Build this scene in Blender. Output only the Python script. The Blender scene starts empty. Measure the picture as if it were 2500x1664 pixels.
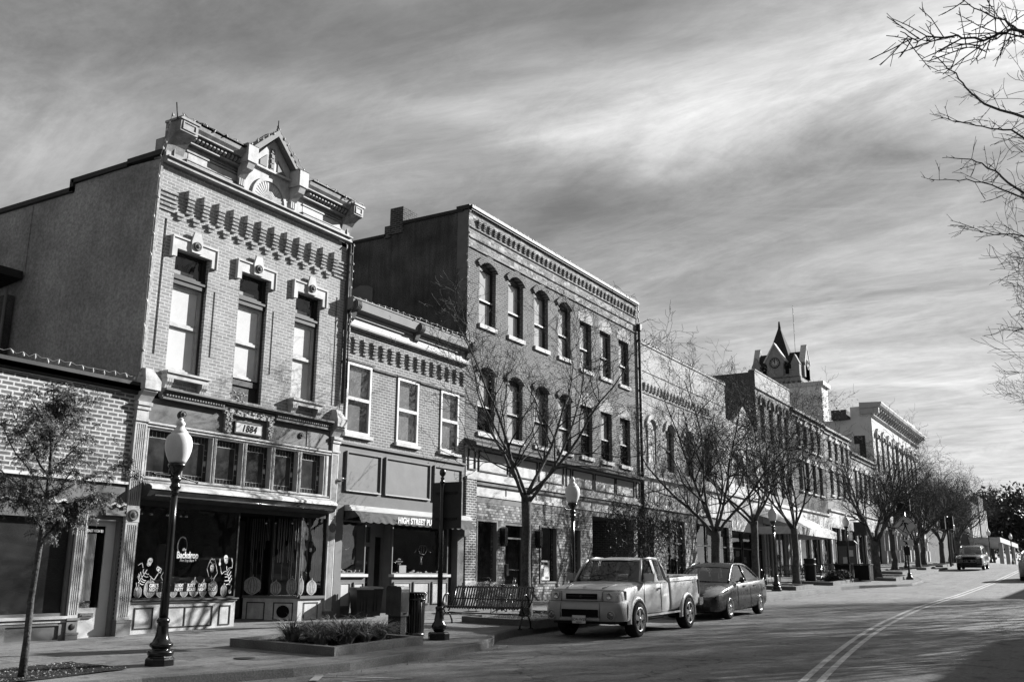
import bpy, bmesh, math, random
from math import sin, cos, pi, radians, atan2, sqrt
from mathutils import Vector, Matrix
random.seed(7)
C = bpy.context.scene.collection
S = bpy.context.scene
# ------------------------------------------------------------------ camera
cam = bpy.data.objects.new('camera', bpy.data.cameras.new('camera'))
C.objects.link(cam); S.camera = cam
F, PIT, YAW, ROL = 2357.26, radians(13.502), radians(30.87), radians(.4543)
h = Vector((cos(YAW), sin(YAW), 0)); up0 = Vector((0, 0, 1)); r_ = h.cross(up0)
fw = cos(PIT)*h + sin(PIT)*up0; u_ = r_.cross(fw)
r2 = cos(ROL)*r_ + sin(ROL)*u_; u2 = -sin(ROL)*r_ + cos(ROL)*u_
cam.matrix_world = Matrix(((r2.x, u2.x, -fw.x, 0), (r2.y, u2.y, -fw.y, 0), (r2.z, u2.z, -fw.z, 1.7), (0, 0, 0, 1)))
cam.data.sensor_width = 36; cam.data.lens = F/2500*36
cam.data.clip_start = .1; cam.data.clip_end = 4000
# ------------------------------------------------------------------ sun, sky, exposure
SKYK = 2.5
AK = .76          # one exposure-matched scale for all base colours
SUN_AZ, SUN_EL = radians(61.5), radians(23.5)      # azimuth from the facade normal towards +X
sd = Vector((sin(SUN_AZ)*cos(SUN_EL), -cos(SUN_AZ)*cos(SUN_EL), sin(SUN_EL)))
sun = bpy.data.objects.new('sun', bpy.data.lights.new('sun', 'SUN')); C.objects.link(sun)
sun.data.energy = 5.0; sun.data.angle = radians(.5); sun.data.color = (1, 1, .995)
sun.rotation_euler = (-sd).to_track_quat('-Z', 'Y').to_euler(); sun.location = (30, -20, 40)
S.view_settings.view_transform = 'Standard'; S.view_settings.look = 'None'
S.view_settings.exposure = 1.35; S.view_settings.gamma = 1
W = bpy.data.worlds.new('World'); S.world = W; W.use_nodes = True
nt = W.node_tree; nt.nodes.clear()

def NN(nt, t, **k):
    n = nt.nodes.new(t)
    for a, b in k.items():
        if a.startswith('i_'): n.inputs[a[2:].replace('_', ' ')].default_value = b
        elif a[0] == 'n' and a[1:].isdigit(): n.inputs[int(a[1:])].default_value = b
        else: setattr(n, a, b)
    return n

def Mth(nt, op, a, b=None, c=None, clamp=False):
    n = nt.nodes.new('ShaderNodeMath'); n.operation = op; n.use_clamp = clamp
    for i, x in enumerate((a, b, c)):
        if x is None: continue
        if isinstance(x, (int, float)): n.inputs[i].default_value = x
        else: nt.links.new(x, n.inputs[i])
    return n.outputs[0]

sky = NN(nt, 'ShaderNodeTexSky', sky_type='NISHITA', sun_disc=False, sun_elevation=SUN_EL, sun_rotation=atan2(sd.x, sd.y))
bw = NN(nt, 'ShaderNodeRGBToBW'); nt.links.new(sky.outputs[0], bw.inputs[0])
tc = NN(nt, 'ShaderNodeTexCoord'); L = nt.links
nrm = NN(nt, 'ShaderNodeVectorMath', operation='NORMALIZE'); L.new(tc.outputs['Generated'], nrm.inputs[0])
sep = NN(nt, 'ShaderNodeSeparateXYZ'); L.new(nrm.outputs[0], sep.inputs[0])
zz = Mth(nt, 'ADD', Mth(nt, 'MAXIMUM', sep.outputs[2], 0.0), .13)
px_ = Mth(nt, 'DIVIDE', sep.outputs[0], zz); py_ = Mth(nt, 'DIVIDE', sep.outputs[1], zz)
cmb = NN(nt, 'ShaderNodeCombineXYZ'); L.new(px_, cmb.inputs[0]); L.new(py_, cmb.inputs[1])

def sky_noise(rot, sc, scale, detail, rough, dist, seed):
    mp = NN(nt, 'ShaderNodeMapping'); mp.inputs['Rotation'].default_value = (0, 0, radians(rot))
    mp.inputs['Scale'].default_value = sc; mp.inputs['Location'].default_value = (seed, seed*1.7, 0)
    L.new(cmb.outputs[0], mp.inputs[0])
    n = NN(nt, 'ShaderNodeTexNoise'); n.inputs['Scale'].default_value = scale; n.inputs['Detail'].default_value = detail
    n.inputs['Roughness'].default_value = rough; n.inputs['Distortion'].default_value = dist
    L.new(mp.outputs[0], n.inputs['Vector']); return n.outputs[0]

n1 = sky_noise(24, (1, .75, 1), 1.0, 9, .56, 1.6, 3.1)
n2 = sky_noise(42, (1.2, .8, 1), 2.4, 11, .68, 1.3, 9.3)
n3 = sky_noise(20, (.7, 1, 1), .45, 4, .5, .6, 5.2)
n4 = sky_noise(30, (1.1, .5, 1), 9.0, 13, .75, 1.6, 1.4)
AZ = Mth(nt, 'ADD', Mth(nt, 'ARCTAN2', sep.outputs[0], sep.outputs[1]), Mth(nt, 'MULTIPLY', Mth(nt, 'SUBTRACT', n3, .5), .16))
EL = Mth(nt, 'ADD', Mth(nt, 'ARCSINE', sep.outputs[2]), Mth(nt, 'MULTIPLY', Mth(nt, 'SUBTRACT', n1, .5), .13))
def bank(px, py, sa, se, tilt, amp):       # a bank of cloud around one direction of the sky; sizes in degrees
    d = (F*fw + (px-1250)*r2 - (py-832)*u2).normalized(); a0, e0 = atan2(d.x, d.y), math.asin(d.z); t = radians(tilt)
    da = Mth(nt, 'SUBTRACT', AZ, a0); de = Mth(nt, 'SUBTRACT', EL, e0)
    u = Mth(nt, 'ADD', Mth(nt, 'MULTIPLY', da, cos(t)/radians(sa)), Mth(nt, 'MULTIPLY', de, sin(t)/radians(sa)))
    v = Mth(nt, 'ADD', Mth(nt, 'MULTIPLY', da, -sin(t)/radians(se)), Mth(nt, 'MULTIPLY', de, cos(t)/radians(se)))
    q = Mth(nt, 'ADD', Mth(nt, 'MULTIPLY', u, u), Mth(nt, 'MULTIPLY', v, v))
    return Mth(nt, 'MULTIPLY', Mth(nt, 'EXPONENT', Mth(nt, 'MULTIPLY', q, -1)), amp)
dl = (F*fw + (-900)*r2).normalized(); azl = atan2(dl.x, dl.y)
side = ramp_ = NN(nt, 'ShaderNodeMapRange', interpolation_type='SMOOTHSTEP'); L.new(AZ, side.inputs[0])
for i, v in enumerate((azl, azl+radians(45), .25, .40)): side.inputs[i+1].default_value = v
hz = Mth(nt, 'MULTIPLY', Mth(nt, 'EXPONENT', Mth(nt, 'MULTIPLY', Mth(nt, 'MAXIMUM', sep.outputs[2], 0), -6.5)), .22)
base = Mth(nt, 'ADD', side.outputs[0], hz)
tex = Mth(nt, 'ADD', Mth(nt, 'MULTIPLY', Mth(nt, 'SUBTRACT', n1, .5), 1.5), Mth(nt, 'MULTIPLY', Mth(nt, 'SUBTRACT', n2, .5), .9))
tex = Mth(nt, 'ADD', tex, Mth(nt, 'MULTIPLY', Mth(nt, 'SUBTRACT', n4, .5), .85)); 
def fibre(n, sharp, amp):       # thin bright wisps along the ridges of a noise field
    q = Mth(nt, 'SUBTRACT', 1, Mth(nt, 'MULTIPLY', Mth(nt, 'ABSOLUTE', Mth(nt, 'SUBTRACT', n, .5)), 5.0), clamp=True)
    return Mth(nt, 'MULTIPLY', Mth(nt, 'POWER', q, sharp), amp)
w1 = sky_noise(33, (.9, .30, 1), 2.6, 12, .66, 1.1, 7.7); w2 = sky_noise(-12, (1.0, .4, 1), 2.2, 12, .66, 1.4, 2.9)
tex = Mth(nt, 'ADD', tex, Mth(nt, 'SUBTRACT', Mth(nt, 'ADD', fibre(w1, 2.2, .34), fibre(w2, 2.6, .26)), .17))
tex = Mth(nt, 'MULTIPLY', tex, .62)
lum = Mth(nt, 'MULTIPLY', base, Mth(nt, 'ADD', Mth(nt, 'MULTIPLY', tex, 1.0), 1))
bk = None
for a in ((2050, 215, 12, 3.2, 3, .22), (2450, 60, 7, 7, 0, .30), (1560, 260, 9, 2.6, -12, .16), (1750, 150, 10, 3.5, 25, .07), (2200, 420, 14, 3, 6, -.14), (1300, 540, 12, 4, 20, -.10), (1600, 420, 8, 2.5, 20, -.08), (1500, 0, 9, 2.4, 0, -.14), (2000, 780, 12, 4, 20, .03),
          (200, 330, 10, 3.4, 10, .13), (820, 420, 9, 3, 10, .08), (60, 40, 9, 4, 0, -.05), (900, 230, 12, 1.0, -4, .05), (900, 40, 11, 3.2, 0, -.09), (450, 120, 6, 1.6, 20, -.05), (1300, 300, 9, .8, -7, .10), (2250, 905, 5, .5, 4, .10), (2350, 1000, 10, 6, 0, .06)):
    x = bank(*a); bk = x if bk is None else Mth(nt, 'ADD', bk, x)
lum = Mth(nt, 'ADD', lum, Mth(nt, 'MULTIPLY', bk, Mth(nt, 'ADD', Mth(nt, 'MULTIPLY', tex, 1.1), 1)))
lum = Mth(nt, 'MAXIMUM', lum, .07)
nz = Mth(nt, 'POWER', Mth(nt, 'MAXIMUM', bw.outputs[0], .01), .08)
tot = Mth(nt, 'MULTIPLY', Mth(nt, 'MULTIPLY', lum, nz), SKYK)
bg = NN(nt, 'ShaderNodeBackground'); bg.inputs['Strength'].default_value = .15
L.new(tot, bg.inputs['Color'])
wo = NN(nt, 'ShaderNodeOutputWorld'); L.new(bg.outputs[0], wo.inputs[0])

# ------------------------------------------------------------------ materials
def _base(name):
    m = bpy.data.materials.new(name); m.use_nodes = True
    nt = m.node_tree; b = nt.nodes['Principled BSDF']
    return m, nt, b, nt.links

def objcoord(nt, scale=(1, 1, 1)):
    t = nt.nodes.new('ShaderNodeTexCoord'); mp = nt.nodes.new('ShaderNodeMapping')
    mp.inputs['Scale'].default_value = scale; nt.links.new(t.outputs['Object'], mp.inputs[0]); return mp.outputs[0]

def noise(nt, vec, scale, detail=5, rough=.55, dist=0):
    n = nt.nodes.new('ShaderNodeTexNoise'); n.inputs['Scale'].default_value = scale; n.inputs['Detail'].default_value = detail
    n.inputs['Roughness'].default_value = rough; n.inputs['Distortion'].default_value = dist
    nt.links.new(vec, n.inputs['Vector']); return n.outputs[0]

def ramp(nt, x, a, b, va, vb):
    n = nt.nodes.new('ShaderNodeMapRange'); n.clamp = True
    nt.links.new(x, n.inputs[0])
    for i, v in enumerate((a, b, va, vb)): n.inputs[i+1].default_value = v
    return n.outputs[0]

def finish(nt, b, val, bumpsrc=None, bstr=.3, bdist=.01):
    c = nt.nodes.new('ShaderNodeCombineColor')
    for i in range(3): nt.links.new(val, c.inputs[i])
    nt.links.new(c.outputs[0], b.inputs['Base Color'])
    if bumpsrc is not None:
        bp = nt.nodes.new('ShaderNodeBump'); bp.inputs['Strength'].default_value = bstr; bp.inputs['Distance'].default_value = bdist
        nt.links.new(bumpsrc, bp.inputs['Height']); nt.links.new(bp.outputs[0], b.inputs['Normal'])

def surf(name, v, var=.25, scale=2.5, rough=.7, fine=40, fvar=.12, bump=.25, bd=.006, metal=0, streak=0, spec=.18, coat=0):
    m, nt, b, L = _base(name); co = objcoord(nt)
    x = ramp(nt, noise(nt, co, scale, 6), .3, .7, 1-var, 1+var)
    f = noise(nt, co, fine, 3)
    x = Mth(nt, 'MULTIPLY', x, ramp(nt, f, .3, .7, 1-fvar, 1+fvar))
    if streak:
        s = noise(nt, objcoord(nt, (3, 3, .22)), 2.2, 6, .6)
        x = Mth(nt, 'MULTIPLY', x, ramp(nt, s, .35, .68, 1-streak, 1+streak*.7))
    x = Mth(nt, 'MULTIPLY', x, v*AK)
    finish(nt, b, x, f if bump else None, bump, bd)
    b.inputs['Roughness'].default_value = rough; b.inputs['Metallic'].default_value = metal
    b.inputs['Specular IOR Level'].default_value = spec; b.inputs['Coat Weight'].default_value = coat
    b.inputs['Coat Roughness'].default_value = .08
    return m

def brick(name, c1, c2, mort, bw=.215, rh=.0725, ms=.011, patch=0, pscale=1.2, rough=.85, patchval=None, soot=0, offs=.5):
    m, nt, b, L = _base(name); c1, c2, mort = c1*AK, c2*AK, mort*AK; patchval = (patchval or .6)*AK
    t = nt.nodes.new('ShaderNodeTexCoord'); g = nt.nodes.new('ShaderNodeNewGeometry')
    so = nt.nodes.new('ShaderNodeSeparateXYZ'); L.new(t.outputs['Object'], so.inputs[0])
    sn = nt.nodes.new('ShaderNodeSeparateXYZ'); L.new(g.outputs['True Normal'], sn.inputs[0])
    k = Mth(nt, 'GREATER_THAN', Mth(nt, 'ABSOLUTE', sn.outputs[0]), .7)
    mx = nt.nodes.new('ShaderNodeMix'); L.new(k, mx.inputs[0]); L.new(so.outputs[0], mx.inputs[2]); L.new(so.outputs[1], mx.inputs[3])
    cb = nt.nodes.new('ShaderNodeCombineXYZ'); L.new(mx.outputs[0], cb.inputs[0]); L.new(so.outputs[2], cb.inputs[1])
    wn = noise(nt, t.outputs['Object'], 6, 2)
    wob = nt.nodes.new('ShaderNodeVectorMath'); wob.operation = 'ADD'; L.new(cb.outputs[0], wob.inputs[0])
    c3 = nt.nodes.new('ShaderNodeCombineXYZ'); L.new(Mth(nt, 'MULTIPLY', Mth(nt, 'SUBTRACT', wn, .5), .012), c3.inputs[1]); L.new(c3.outputs[0], wob.inputs[1])
    br = nt.nodes.new('ShaderNodeTexBrick'); L.new(wob.outputs[0], br.inputs[0])
    br.offset = offs
    for nme, v in (('Color1', (c1,)*3+(1,)), ('Color2', (c2,)*3+(1,)), ('Mortar', (mort,)*3+(1,)), ('Scale', 1), ('Mortar Size', ms), ('Mortar Smooth', .15), ('Bias', 0), ('Brick Width', bw), ('Row Height', rh)):
        br.inputs[nme].default_value = v
    bwn = nt.nodes.new('ShaderNodeRGBToBW'); L.new(br.outputs[0], bwn.inputs[0])
    x = bwn.outputs[0]
    co = t.outputs['Object']
    x = Mth(nt, 'MULTIPLY', x, ramp(nt, noise(nt, co, 1.3, 6), .3, .7, .82, 1.15))
    x = Mth(nt, 'MULTIPLY', x, ramp(nt, noise(nt, co, 30, 3), .3, .7, .85, 1.14))
    if patch:
        p = ramp(nt, noise(nt, co, pscale, 7, .65), .47, .55, 0, 1)
        p2 = Mth(nt, 'MULTIPLY', p, patch)
        wn2 = nt.nodes.new('ShaderNodeTexWhiteNoise'); wn2.noise_dimensions = '2D'
        sc = nt.nodes.new('ShaderNodeVectorMath'); sc.operation = 'DIVIDE'; L.new(cb.outputs[0], sc.inputs[0]); sc.inputs[1].default_value = (bw, rh, 1)
        fl = nt.nodes.new('ShaderNodeVectorMath'); fl.operation = 'FLOOR'; L.new(sc.outputs[0], fl.inputs[0]); L.new(fl.outputs[0], wn2.inputs[0])
        pv = Mth(nt, 'MULTIPLY', wn2.outputs[0], patchval or .6)
        mm = nt.nodes.new('ShaderNodeMix'); L.new(p2, mm.inputs[0]); L.new(x, mm.inputs[2]); L.new(Mth(nt, 'ADD', pv, .08), mm.inputs[3]); x = mm.outputs[0]
    if soot:
        s = noise(nt, objcoord(nt, (1.5, 1.5, .3)), 1.1, 6, .6)
        x = Mth(nt, 'MULTIPLY', x, ramp(nt, s, .42, .62, 1, 1-soot))
    hgt = Mth(nt, 'ADD', Mth(nt, 'MULTIPLY', br.outputs['Fac'], -1), Mth(nt, 'MULTIPLY', wn, .6))
    finish(nt, b, x, hgt, .55, .006)
    b.inputs['Roughness'].default_value = rough; b.inputs['Specular IOR Level'].default_value = .07
    return m

def glassmat(name, tint=.75, refl=.10, maxr=.55, rough=.01):
    m = bpy.data.materials.new(name); m.use_nodes = True; nt = m.node_tree; nt.nodes.clear(); L = nt.links
    tr = nt.nodes.new('ShaderNodeBsdfTransparent'); tr.inputs[0].default_value = (tint,)*3+(1,)
    gl = nt.nodes.new('ShaderNodeBsdfGlossy'); gl.inputs['Roughness'].default_value = rough; gl.inputs[0].default_value = (.9, .9, .9, 1)
    ge = nt.nodes.new('ShaderNodeNewGeometry'); dv = nt.nodes.new('ShaderNodeVectorMath'); dv.operation = 'DOT_PRODUCT'
    L.new(ge.outputs['Incoming'], dv.inputs[0]); L.new(ge.outputs['Normal'], dv.inputs[1])
    gz = Mth(nt, 'POWER', Mth(nt, 'SUBTRACT', 1, Mth(nt, 'ABSOLUTE', dv.outputs['Value']), clamp=True), 3.0)
    co = objcoord(nt); n = noise(nt, co, 1.6, 2)
    bp = nt.nodes.new('ShaderNodeBump'); bp.inputs['Strength'].default_value = .12; bp.inputs['Distance'].default_value = .02
    L.new(n, bp.inputs['Height']); L.new(bp.outputs[0], gl.inputs['Normal'])
    fac = Mth(nt, 'MULTIPLY', ramp(nt, gz, 0, 1, refl, maxr), 1.0)
    mx = nt.nodes.new('ShaderNodeMixShader'); L.new(fac, mx.inputs[0]); L.new(tr.outputs[0], mx.inputs[1]); L.new(gl.outputs[0], mx.inputs[2])
    o = nt.nodes.new('ShaderNodeOutputMaterial'); L.new(mx.outputs[0], o.inputs[0]); return m

def paint(name, v, rough=.35, metal=0, coat=.6, flake=.1):
    m, nt, b, L = _base(name); co = objcoord(nt)
    x = ramp(nt, noise(nt, co, 3, 5), .3, .7, v*(1-flake), v*(1+flake))
    d = ramp(nt, noise(nt, co, 60, 4), .4, .75, 1, .88)
    finish(nt, b, Mth(nt, 'MULTIPLY', x, Mth(nt, 'MULTIPLY', d, AK)))
    r = ramp(nt, noise(nt, co, 9, 5), .3, .7, rough*.75, rough*1.3); L.new(r, b.inputs['Roughness'])
    b.inputs['Metallic'].default_value = metal; b.inputs['Coat Weight'].default_value = coat; b.inputs['Coat Roughness'].default_value = .06
    return m

M = {}
M['bA'] = brick('warm_brick', .25, .34, .52, .215, .0725, .010, rough=.9)
M['bZ'] = brick('neighbour_brick', .125, .18, .56, .228, .0805, .0165)
M['bB'] = brick('pub_brick', .17, .23, .45, .215, .072, .0125)
M['bC'] = brick('three_storey_brick', .115, .165, .36, .215, .0725, .010, soot=.15)
M['bCtop'] = brick('worn_parapet_brick', .12, .26, .38, .215, .0725, .011, patch=.8, pscale=2.2, patchval=.5)
M['bClight'] = brick('repaired_brick', .36, .46, .42, .215, .0725, .008)
M['bCpier'] = brick('pier_brick', .12, .17, .6, .215, .0725, .014)
M['bGlaze'] = brick('mottled_shop_brick', .05, .50, .05, .17, .084, .011, patch=.35, pscale=1.2, patchval=.5, rough=.5)
M['bD'] = brick('pale_painted_brick', .40, .50, .36, .215, .0725, .008)
M['bE'] = brick('arched_window_brick', .25, .32, .42, .215, .0725, .010)
M['bEtop'] = brick('pale_parapet_brick', .44, .50, .40, .215, .0725, .007)
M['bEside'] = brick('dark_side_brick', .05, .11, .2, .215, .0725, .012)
M['bF'] = brick('dark_facade_brick', .10, .15, .2, .215, .0725, .010)
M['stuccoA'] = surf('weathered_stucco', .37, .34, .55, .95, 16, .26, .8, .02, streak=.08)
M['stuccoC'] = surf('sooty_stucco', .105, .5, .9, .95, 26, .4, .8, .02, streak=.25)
M['paleblock'] = surf('pale_siding', .68, .12, 1, .8, 30, .08)
M['dark'] = surf('dark_trim', .035, .3, 3, .55)
M['darkmetal'] = surf('dark_metal', .05, .35, 4, .5, 30, .2)
M['greytrim'] = surf('grey_painted_wood', .17, .12, 3, .6, 60, .08)
M['midtrim'] = surf('mid_grey_paint', .125, .12, 3, .6, 90, .1)
M['light'] = surf('cream_paint', .50, .10, 3, .55, 40, .06)
M['lightA'] = surf('worn_cream_paint', .48, .18, 5, .6, 45, .12, streak=.15)
M['white'] = surf('white_paint', .62, .06, 3, .45, 40, .04)
M['stone'] = surf('pale_stone', .55, .18, 4, .8, 50, .12)
M['plaster'] = surf('crumbling_plaster', .5, .5, 9, .9, 60, .4, 1, .02)
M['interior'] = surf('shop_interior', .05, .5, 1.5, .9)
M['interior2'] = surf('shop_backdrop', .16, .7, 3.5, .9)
M['blind'] = surf('window_blind', .74, .04, 2, .8, 60, .03, 0)
M['shade'] = surf('grey_window_shade', .46, .10, 2, .8, 60, .05, 0)
M['curtain'] = surf('curtain_fabric', .5, .2, 3, .9, 50, .1)
M['canvas'] = surf('awning_canvas', .085, .22, 6, .9, 60, .15, .5)
M['glass'] = glassmat('window_glass', .96, .05, .5)
M['shopglass'] = glassmat('shop_glass', .85, .10, .6)
M['skyglass'] = glassmat('reflective_glass', .72, .22, .8)
M['leadglass'] = surf('dark_leaded_glass', .045, .5, 3, .12, 40, .1, .1, .002)
M['lead'] = surf('lead_came', .42, .1, 3, .5)
M['asphalt'] = None
M['iron'] = surf('black_cast_iron', .010, .4, 6, .24, 60, .2, .2, .003, spec=.5)
M['steel'] = surf('black_slat_steel', .02, .3, 6, .22, 60, .2, .1, .002, spec=.8)
M['globe'] = surf('frosted_globe', .72, .05, 5, .35, 70, .08, .3, .003)
M['bark'] = surf('tree_bark', .085, .4, 6, .9, 28, .45, .9, .02)
M['twig'] = surf('twig_bark', .045, .35, 5, .85, 30, .3, 0)
M['leafdry'] = surf('dry_leaf', .10, .5, 2, .7, 9, .4, 0)
M['leaf'] = surf('green_leaf', .06, .6, 2.5, .45, 9, .6, 0)
M['ever'] = surf('dark_tree_leaf', .055, .6, .8, .6, 5, .5, 0)
M['grass'] = surf('blade_leaf', .26, .6, 2, .45, 8, .5, 0)
M['soil'] = surf('planter_soil', .035, .5, 5, .95, 35, .6, 1, .03)
M['concrete'] = surf('kerb_concrete', .15, .22, 1.5, .9, 45, .3, .6, .01)
M['planter'] = surf('planter_kerb', .17, .25, 2, .9, 45, .3, .6, .01)
M['truck'] = paint('silver_truck_paint', .56, .45, .12, .25, .03)
M['trucktrim'] = paint('grey_bumper_plastic', .33, .5, .2, .1, .08)
M['sedan'] = paint('dark_sedan_paint', .018, .3, .1, .45, .02)
M['suv'] = paint('dark_suv_paint', .05, .25, .4, .9)
M['tyre'] = surf('tyre_rubber', .014, .3, 8, .8, 50, .3, .6, .004)
M['rim'] = paint('alloy_rim', .62, .25, .9, .2)
M['chrome'] = paint('chrome', .7, .12, 1, 0)
M['black'] = surf('black_plastic', .012, .3, 6, .5)
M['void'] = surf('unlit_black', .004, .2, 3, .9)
M['lamplens'] = paint('headlamp_lens', .16, .08, .6, 1)
M['carglass'] = glassmat('car_glass', .45, .12, .75)
M['signback'] = surf('sign_back', .045, .25, 3, .7)
M['signyellow'] = surf('reflective_sign_sheet', .55, .06, 3, .5)
M['decal'] = surf('white_window_paint', .85, .04, 5, .6, 40, .03, 0)
M['decalgrey'] = surf('grey_window_paint', .30, .25, 9, .6, 40, .2, 0)
M['pumpkin'] = surf('painted_pumpkin', .36, .25, 11, .7, 40, .25, 0)
M['wire'] = surf('light_wire', .2, .2, 5, .6)
M['zinc'] = surf('grey_painted_zinc', .30, .25, 5, .55, 40, .15, .3, streak=.2)
M['bulb'] = surf('glass_bulb', .5, .1, 5, .3)
M['roof'] = surf('dark_roofing', .04, .3, 1.5, .9)
M['rubber'] = surf('dark_bin_plastic', .03, .25, 4, .45)
M['yellow'] = surf('worn_line_paint', .50, .35, 4, .8, 30, .35)
M['paper'] = surf('printed_paper', .6, .06, 5, .7)

# ------------------------------------------------------------------ mesh builder
class MB:
    def __init__(s): s.v = []; s.f = []; s.sm = []
    def add(s, vs, fs, smooth=False):
        b = len(s.v); s.v += [tuple(p) for p in vs]; s.f += [[b+i for i in f] for f in fs]; s.sm += [smooth]*len(fs); return s
    def box(s, x0, x1, y0, y1, z0, z1):
        if x0 > x1: x0, x1 = x1, x0
        if y0 > y1: y0, y1 = y1, y0
        if z0 > z1: z0, z1 = z1, z0
        return s.add([(x0, y0, z0), (x1, y0, z0), (x1, y1, z0), (x0, y1, z0), (x0, y0, z1), (x1, y0, z1), (x1, y1, z1), (x0, y1, z1)],
                     [(0, 3, 2, 1), (4, 5, 6, 7), (0, 1, 5, 4), (1, 2, 6, 5), (2, 3, 7, 6), (3, 0, 4, 7)])
    def frame(s, x0, x1, z0, z1, y0, y1, w, wb=None):      # rectangular ring on a facade
        wb = wb or w
        s.box(x0, x0+w, y0, y1, z0, z1); s.box(x1-w, x1, y0, y1, z0, z1)
        s.box(x0+w, x1-w, y0, y1, z1-w, z1); s.box(x0+w, x1-w, y0, y1, z0, z0+wb); return s
    def prism(s, pts, a0, a1, axis='x'):                   # pts: (y,z) for x, (x,z) for y, (x,y) for z
        n = len(pts)
        def P(p, a): return {'x': (a, p[0], p[1]), 'y': (p[0], a, p[1]), 'z': (p[0], p[1], a)}[axis]
        vs = [P(p, a0) for p in pts]+[P(p, a1) for p in pts]
        fs = [tuple(range(n)), tuple(range(2*n-1, n-1, -1))]+[(i, n+i, n+(i+1) % n, (i+1) % n) for i in range(n)]
        return s.add(vs, fs)
    def tube(s, p0, p1, r0, r1=None, n=6, cap=True, smooth=True):
        r1 = r0 if r1 is None else r1
        p0, p1 = Vector(p0), Vector(p1); d = (p1-p0)
        if d.length < 1e-6: return s
        d.normalize(); a = d.orthogonal().normalized(); b = d.cross(a)
        vs = []
        for p, r in ((p0, r0), (p1, r1)):
            for i in range(n):
                t = 2*pi*i/n; vs.append(p+(a*cos(t)+b*sin(t))*r)
        s.add(vs, [(i, (i+1) % n, n+(i+1) % n, n+i) for i in range(n)], smooth)
        if cap: b0 = len(s.v)-2*n; s.f += [[b0+i for i in range(n)][::-1], [b0+n+i for i in range(n)]]; s.sm += [False]*2
        return s
    def path(s, pts, radii, n=6, closed=False, smooth=True):       # continuous tapered tube
        pts = [Vector(p) for p in pts]; m = len(pts)
        if isinstance(radii, (int, float)): radii = [radii]*m
        b0 = len(s.v); ref = None
        for i, p in enumerate(pts):
            if closed: d = pts[(i+1) % m]-pts[i-1]
            else: d = pts[min(i+1, m-1)]-pts[max(i-1, 0)]
            d.normalize()
            if ref is None: ref = d.orthogonal().normalized()
            a = (ref-d*ref.dot(d)); a = a.normalized() if a.length > 1e-4 else d.orthogonal().normalized(); ref = a; b = d.cross(a)
            for k in range(n):
                t = 2*pi*k/n; s.v.append(tuple(p+(a*cos(t)+b*sin(t))*radii[i]))
        for i in range(m if closed else m-1):
            j = (i+1) % m
            for k in range(n): s.f.append([b0+i*n+k, b0+i*n+(k+1) % n, b0+j*n+(k+1) % n, b0+j*n+k]); s.sm.append(smooth)
        if not closed:
            s.f.append([b0+k for k in range(n)][::-1]); s.f.append([b0+(m-1)*n+k for k in range(n)]); s.sm += [False]*2
        return s
    def lathe(s, c, prof, n=16, smooth=True, axis='z', flute=0, cap=True):
        b0 = len(s.v); cx, cy, cz = c
        for r, zz in prof:
            for k in range(n):
                t = 2*pi*(k+.5)/n; q = r*(1-(flute if k % 2 else 0))
                if axis == 'z': s.v.append((cx+q*cos(t), cy+q*sin(t), cz+zz))
                elif axis == 'y': s.v.append((cx+q*cos(t), cy+zz, cz+q*sin(t)))
                else: s.v.append((cx+zz, cy+q*cos(t), cz+q*sin(t)))
        m = len(prof)
        for i in range(m-1):
            for k in range(n): s.f.append([b0+i*n+k, b0+i*n+(k+1) % n, b0+(i+1)*n+(k+1) % n, b0+(i+1)*n+k]); s.sm.append(smooth)
        if cap: s.f.append([b0+k for k in range(n)][::-1]); s.f.append([b0+(m-1)*n+k for k in range(n)]); s.sm += [False]*2
        return s
    def quad(s, *p): return s.add(p, [tuple(range(len(p)))])
    def wall(s, x0, x1, z0, z1, y, holes=(), depth=.25):   # facade sheet with real openings and reveals; hole = (x0,x1,z0,z1[,arch rise])
        xs = sorted({x0, x1, *[q for hh in holes for q in hh[:2]]}); zs = sorted({z0, z1, *[q for hh in holes for q in hh[2:4]]})
        for i in range(len(xs)-1):
            for j in range(len(zs)-1):
                mx, mz = (xs[i]+xs[i+1])/2, (zs[j]+zs[j+1])/2
                if any(hh[0] < mx < hh[1] and hh[2] < mz < hh[3] for hh in holes): continue
                s.quad((xs[i], y, zs[j]), (xs[i+1], y, zs[j]), (xs[i+1], y, zs[j+1]), (xs[i], y, zs[j+1]))
        for hh in holes:
            a, b, c, d = hh[:4]; rise = hh[4] if len(hh) > 4 else 0; y2 = y+depth
            s.quad((a, y, c), (a, y, d-rise), (a, y2, d-rise), (a, y2, c)); s.quad((b, y, c), (b, y2, c), (b, y2, d-rise), (b, y, d-rise))
            s.quad((a, y, c), (a, y2, c), (b, y2, c), (b, y, c))
            if not rise: s.quad((a, y, d), (b, y, d), (b, y2, d), (a, y2, d))
            else:
                n = 10; w = (b-a)/2; R = (w*w+rise*rise)/(2*rise) if rise < w*.98 else w
                pts = []
                for k in range(n+1):
                    x = -w+2*w*k/n
                    zz = (sqrt(max(R*R-x*x, 0))-(R-rise)) if rise < w*.98 else sqrt(max(w*w-x*x, 0))*rise/w
                    pts.append((a+w+x, d-rise+zz))
                for k in range(n):
                    p, q = pts[k], pts[k+1]
                    s.quad((p[0], y, p[1]), (q[0], y, q[1]), (q[0], y, d), (p[0], y, d))
                    s.quad((p[0], y, p[1]), (q[0], y, q[1]), (q[0], y2, q[1]), (p[0], y2, p[1]))
        return s
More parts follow.
